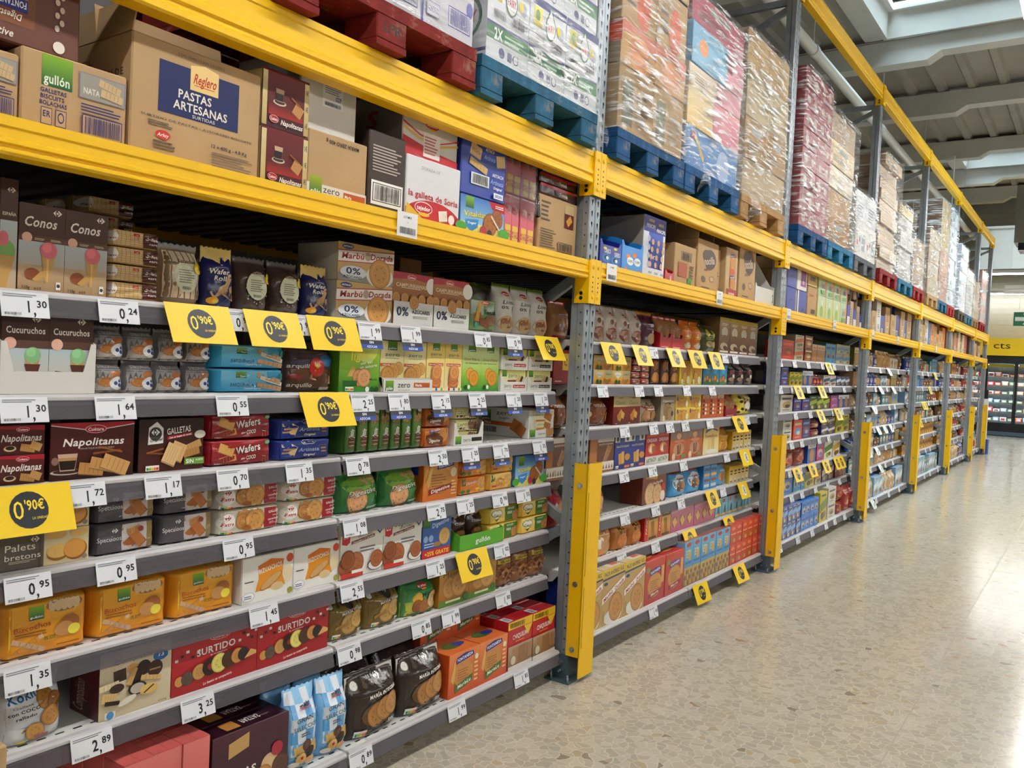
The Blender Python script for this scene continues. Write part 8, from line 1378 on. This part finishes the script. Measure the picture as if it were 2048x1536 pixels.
wg = [('r', 0, 0, .3, .3, '1e4a3a'), ('r', .3, .0, .5, .28, 'e0d8dc'), ('t', 'FAIRY', .55, .14, .36, .16, 'b82a44', 'b')]
load(14.73, .82, 3.58, [('white and green', 'c4c8d2', 'a8aebc', wg, wg, 1)] * 5, 1, 'dark pallet, sixth bay', 15)
pallet(15.60, '2c6a80', .84, 'blue pallet at the middle of the sixth bay')
load(15.61, .82, 3.30, [('grey and white', 'b8b8b4', '9c9c98', LP, None, 1)] * 4, 1, 'middle pallet, sixth bay', 16)
pallet(16.46, '8c6a44', .82, 'brown pallet at the far side of the sixth bay')
load(16.47, .80, 3.2, [('tan', 'b09878', '94806a', None, None, 1)] * 4, 1, 'brown pallet, sixth bay', 17)
pallet(17.56, '8c181c', .84, 'dark red pallet in the end bay')
load(17.57, .82, 3.50, [('coral and grey', 'b8806c', 'a06a5c', [('r', 0, .4, 1, .3, '8aa49c')], None, 1)] * 4, 1, 'red pallet, end bay', 18)
# torn film ends that hang over the beam
for i, (y, z, w, nm) in enumerate(((5.12, ZP + .02, .22, 'timber pallet of the second bay'), (4.36, ZP + .05, .12, 'second blue pallet of the second bay'), (3.2, ZP + .0, .10, 'blue pallet of the nearest bay'))):
    g = MB(); n = 8; vs = []
    for j in range(n + 1):
        for k in range(n + 1):
            u, v = j / n, k / n; vs.append((.072 + .02 * math.sin(5 * u + 3 * v) + .018 * v, y + w * u + .03 * math.sin(4 * v), z + .15 - .17 * v - .03 * math.sin(6 * u)))
    g.add(vs, [(j * (n + 1) + k, j * (n + 1) + k + 1, (j + 1) * (n + 1) + k + 1, (j + 1) * (n + 1) + k) for j in range(n) for k in range(n)], 'ffffff', 0, True)
    tag(g.build('film_scrap', M_WRAP), 'torn end of clear film hanging at the ' + nm, 'film scrap')

# ------------------------------------------------------------------ location labels on the lower beams
LBM = MB(); LBM.box(0, .0008, -.05, .05, -.082, 0, 'eceaea'); LBM = LBM.mesh('beam_label', M_TAG)
_a = Art(.1, .082, lambda y, z, q: (.0011 + q * .0001, y - .05, -.082 + z)); _a.draw([('t', 'L17-M02', .5, .80, .4, .09, '2a2a2c', 'b'), ('r', .48, .58, .05, .02, '4a4a4c'), ('b', .14, .12, .74, .26)]); LBP = _a.mb.mesh('label_print', M_TAG)
for b, ys_ in ((0, (2.12,)), (1, (3.555, 4.93)), (2, (6.31, 7.62)), (3, (9.12, 10.4)), (4, (11.9, 13.1)), (5, (14.75,)), (6, (17.5,))):
    for i, y in enumerate(ys_):
        o = link('beam_label', LBM, None, (.0145, y, ZLOW + .006)); link('label_print', LBP, o)
        tag(o, 'location label with bar code on the lower beam of the %s%s' % (BAYS[b], ', %s from left' % ordn(i + 1) if len(ys_) > 1 else ''), 'location label', 'location labels on the beams')

# ------------------------------------------------------------------ far end of the hall
YB = 26.8
t = empty('display_fridge', (0, YB, 0)); tag(t, 'tall black glass-door fridge with lit shelves under the yellow fascia', 'fridge')
X0, X1 = -2.16, 3.6; NDO = 8; DW = (X1 - X0) / NDO
g = MB(); g.box(X0, X1, 0, .72, 0, .30); g.box(X0, X1, -.02, .72, 2.06, 2.2); g.box(X0, X1, .68, .72, .3, 2.06); g.box(X0 - .04, X0, 0, .72, 0, 2.2); g.box(X1, X1 + .04, 0, .72, 0, 2.2); g.build('body', M_BLACK, t)
g = MB(); g.box(X0, X1, -.03, 0, .02, .12); g.build('kick_plate', M_FOOT, t)
sh = MB(); sh.box(0, DW - .02, .10, .62, -.02, 0); sh.box(0, DW - .02, .09, .10, -.035, .005); SHM = sh.mesh('fridge_shelf', M_WHITE)
ld = MB(); ld.box(.01, DW - .03, .105, .125, -.034, -.022); LDM = ld.mesh('light_strip', M_LED)
fr = MB()
for a in ((0, .045, .3, 2.06), (DW - .045, DW, .3, 2.06)): fr.box(a[0], a[1], -.02, .02, a[2], a[3])
fr.box(.045, DW - .045, -.02, .02, .3, .36); fr.box(.045, DW - .045, -.02, .02, 1.99, 2.06); FRM = fr.mesh('door', M_BLACK)
gl = MB(); gl.box(.045, DW - .045, -.004, .004, .36, 1.99); GLM = gl.mesh('door_glass', M_GLASS)
hd = MB(); hd.tube((DW - .022, -.05, .9), (DW - .022, -.05, 1.5), .009, 8); HDM = hd.mesh('handle', M_BOLT)
yb = MB(); yb.box(.05, DW - .05, .03, .05, 1.90, 1.965); YBM = yb.mesh('price_strip', M_FASCIA)
FZ = (.40, .66, .90, 1.14, 1.38, 1.62)
for i in range(NDO):
    x = X0 + i * DW
    d = link('door', FRM, t, (x, 0, 0)); link('door_glass', GLM, d); link('handle', HDM, d)
    link('price_strip', YBM, t, (x, 0, 0))
    for z in FZ: s = link('fridge_shelf', SHM, t, (x + .01, 0, z)); link('light_strip', LDM, s)
    s = link('light_strip', LDM, t, (x + .01, 0, 1.98))
FP = []
for c, a in (('b8503c', 'e0d8d0'), ('d8d4d0', '8a3a34'), ('7a8aa0', 'd8dce0'), ('c8947c', 'e8e0d8'), ('5a6a5c', 'd0c8b0'), ('c83a44', 'f0e8e4')):
    q = MB(); q.cbox(-.075, .075, 0, .2, 0, .09, {'+x': c, '-y': c, '+z': a}, .006); q.box(-.05, .05, -.0015, 0, .02, .07, a); FP.append(q.mesh('chilled_pack', M_FILM))
rf = random.Random(9)
for i in range(1, 6):
    for j, z in enumerate(FZ):
        n = 4
        for k in range(n):
            x = X0 + i * DW + .11 + k * (DW - .2) / (n - 1)
            o = link('chilled_pack', rf.choice(FP), None, (x, YB + .16 + rf.uniform(0, .03), z + .002)); sc = rf.uniform(.8, 1.35); o.scale = (1, 1, sc)
            tag(o, 'chilled pack in the lit fridge, %s door, %s shelf up, %s from left' % (ordn(i), ordn(j + 1), ordn(k + 1)), 'chilled pack', 'chilled packs in the fridge')
f = MB(); f.box(X0 - .05, X1 + .05, YB - .10, YB + .72, 2.205, 2.68); f.box(X0 - .05, X1 + .05, YB - .108, YB - .10, 2.30, 2.31)
o = f.build('fascia_sign', M_FASCIA); tag(o, 'yellow fascia with dark lettering over the fridge', 'sign')
a = Art(.50, .3, lambda y, z, q: (-.62 + y, YB - .101 - q * .0002 - .006, 2.34 + z)); a.text('cts', .5, .5, .86, .62, '3a2410', 'r'); a.mb.build('lettering', M_PAPER, o)
g = MB(); g.box(-.10, .62, 26.2, 26.23, 2.99, 3.36, '1a6a48'); o = g.build('exit_sign', M_CARD); tag(o, 'green exit sign with white arrow hung before the far wall', 'sign')
a = Art(.72, .37, lambda y, z, q: (-.10 + y, 26.199 - q * .0002, 2.99 + z)); a.draw([('r', .05, .36, .4, .28, 'e8f0ec'), ('p', [(.3, .12), (.48, .12), (.64, .5), (.48, .88), (.3, .88), (.44, .5)], 'e8f0ec'), ('r', .72, .1, .22, .8, 'e8f0ec')]); a.mb.build('sign_print', M_PAPER, o)
g = MB()
for x in (.02, .5): g.tube((x, 26.215, 3.36), (x, 26.215, 6.9), .004, 6)
g.build('hanger', M_GALV, o)
# cross lamps, bulkhead, hanging unit
for i, (y, z) in enumerate(((22.7, 4.0), (27.2, 3.95))):
    t = empty('lamp_strip', (0, y, z)); tag(t, ('white lamp strip across the aisle before the bulkhead', 'white lamp strip across the far wall above the exit sign')[i], 'lamp')
    g = MB(); g.box(-1.6, 7, -.06, .06, 0, .07); g.build('housing', M_WHITE, t)
    q = MB(); q.box(-1.55, 6.95, -.045, .045, -.025, -.001); q.build('tube', M_TUBE, t)
    g = MB(); [g.tube((x, 0, .07), (x, 0, 2.6), .004, 6) for x in (-1, 1.5, 4, 6.5)]; g.build('hanger', M_GALV, t)
g = MB(); g.box(-.95, 8.9, 25.0, 25.1, 4.38, 5.45)
for x in (-.12, .9, 2.0): g.box(x - .012, x + .012, 24.985, 25.0, 4.38, 5.45)
g.box(-.95, 8.9, 24.97, 25.0, 5.41, 5.47); structure(g.build('trim_2', M_CONC))
g = MB(); g.box(-.3, 8.9, 25.6, 25.75, 3.92, 4.02); g.box(-.3, 8.9, 25.6, 25.75, 3.80, 3.88); tag(g.build('cable_tray', M_WHITE), 'white perforated cable tray below the bulkhead', 'cable tray')
u = empty('air_unit', (.75, 22.0, 4.55)); tag(u, 'grey air unit hung from the roof at the end of the aisle', 'air unit')
g = MB(); g.box(-.58, .58, -.4, .4, 0, 1.25); g.build('casing', M_WALL, u)
g = MB(); [g.box(-.5, .5, -.34 + .1 * i, -.28 + .1 * i, -.16 + .0 * i, 0) for i in range(7)]; g.build('louvre', M_BLACK, u)
g = MB(); [g.tube((x, 0, 1.25), (x, 0, 1.9), .01, 6) for x in (-.4, .4)]; g.build('hanger', M_GALV, u)
# small things high up
s = empty('sensor_box', (.06, 14.93, 6.98)); tag(s, 'white sensor box with loose wires on the roof-light curb', 'sensor')
g = MB(); g.cbox(-.09, .09, -.10, 0, -.12, .24, {'+x': 'e6e4de', '-y': 'e6e4de', '+z': 'e6e4de'}, .01); g.build('case', M_CARD, s)
g = MB(); g.tube((.0, -.10, .05), (.04, -.16, .16), .012, 6); g.tube((.04, -.16, .16), (-.05, -.15, .20), .01, 6); g.tube((-.05, -.15, .2), (.02, -.11, .1), .01, 6); g.build('wire', M_BLACK, s)
g = MB()
for i in range(12): g.tube((-4.5 + i * .38, 14.2, 6.72 - .03 * math.sin(i / 12 * 3.14)), (-4.5 + (i + 1) * .38, 14.2, 6.72 - .03 * math.sin((i + 1) / 12 * 3.14)), .004, 5, cap=False)
tag(g.build('cable', M_BLACK), 'thin dark cable strung across under the roof light', 'cable')
e = empty('emergency_lamp', (-1.15, 21.3, 6.42)); tag(e, 'small white emergency lamp under a roof beam', 'lamp')
g = MB(); g.cbox(-.1, .1, -.06, .06, 0, .08, {'+x': 'e6e6e2', '-y': 'e6e6e2', '+z': 'e6e6e2'}, .01); g.build('case', M_CARD, e)
g = MB(); g.box(-.08, .08, -.045, .045, -.02, 0); g.build('diffuser', M_WHITE, e)
# stand at the end of the run
t = empty('display_stand', (.0, 19.72, 0)); tag(t, 'narrow tan display stand with blue foot at the end of the racking', 'display stand')
g = MB(); g.box(-.12, .06, -.03, .03, .30, 1.12); g.build('panel', M_TAN, t)
g = MB(); g.box(-.10, .05, -.04, .04, 1.12, 1.30); g.build('clip_holder', M_BLACK, t)
g = MB(); g.box(-.13, .10, -.12, .12, 0, .30, '2450a0'); g.build('foot_box', M_CARD, t)

carton('carton', .29, .782, .26, .5, .385, .002, 'tall tan carton standing on the floor at the near end of the shelves', None)
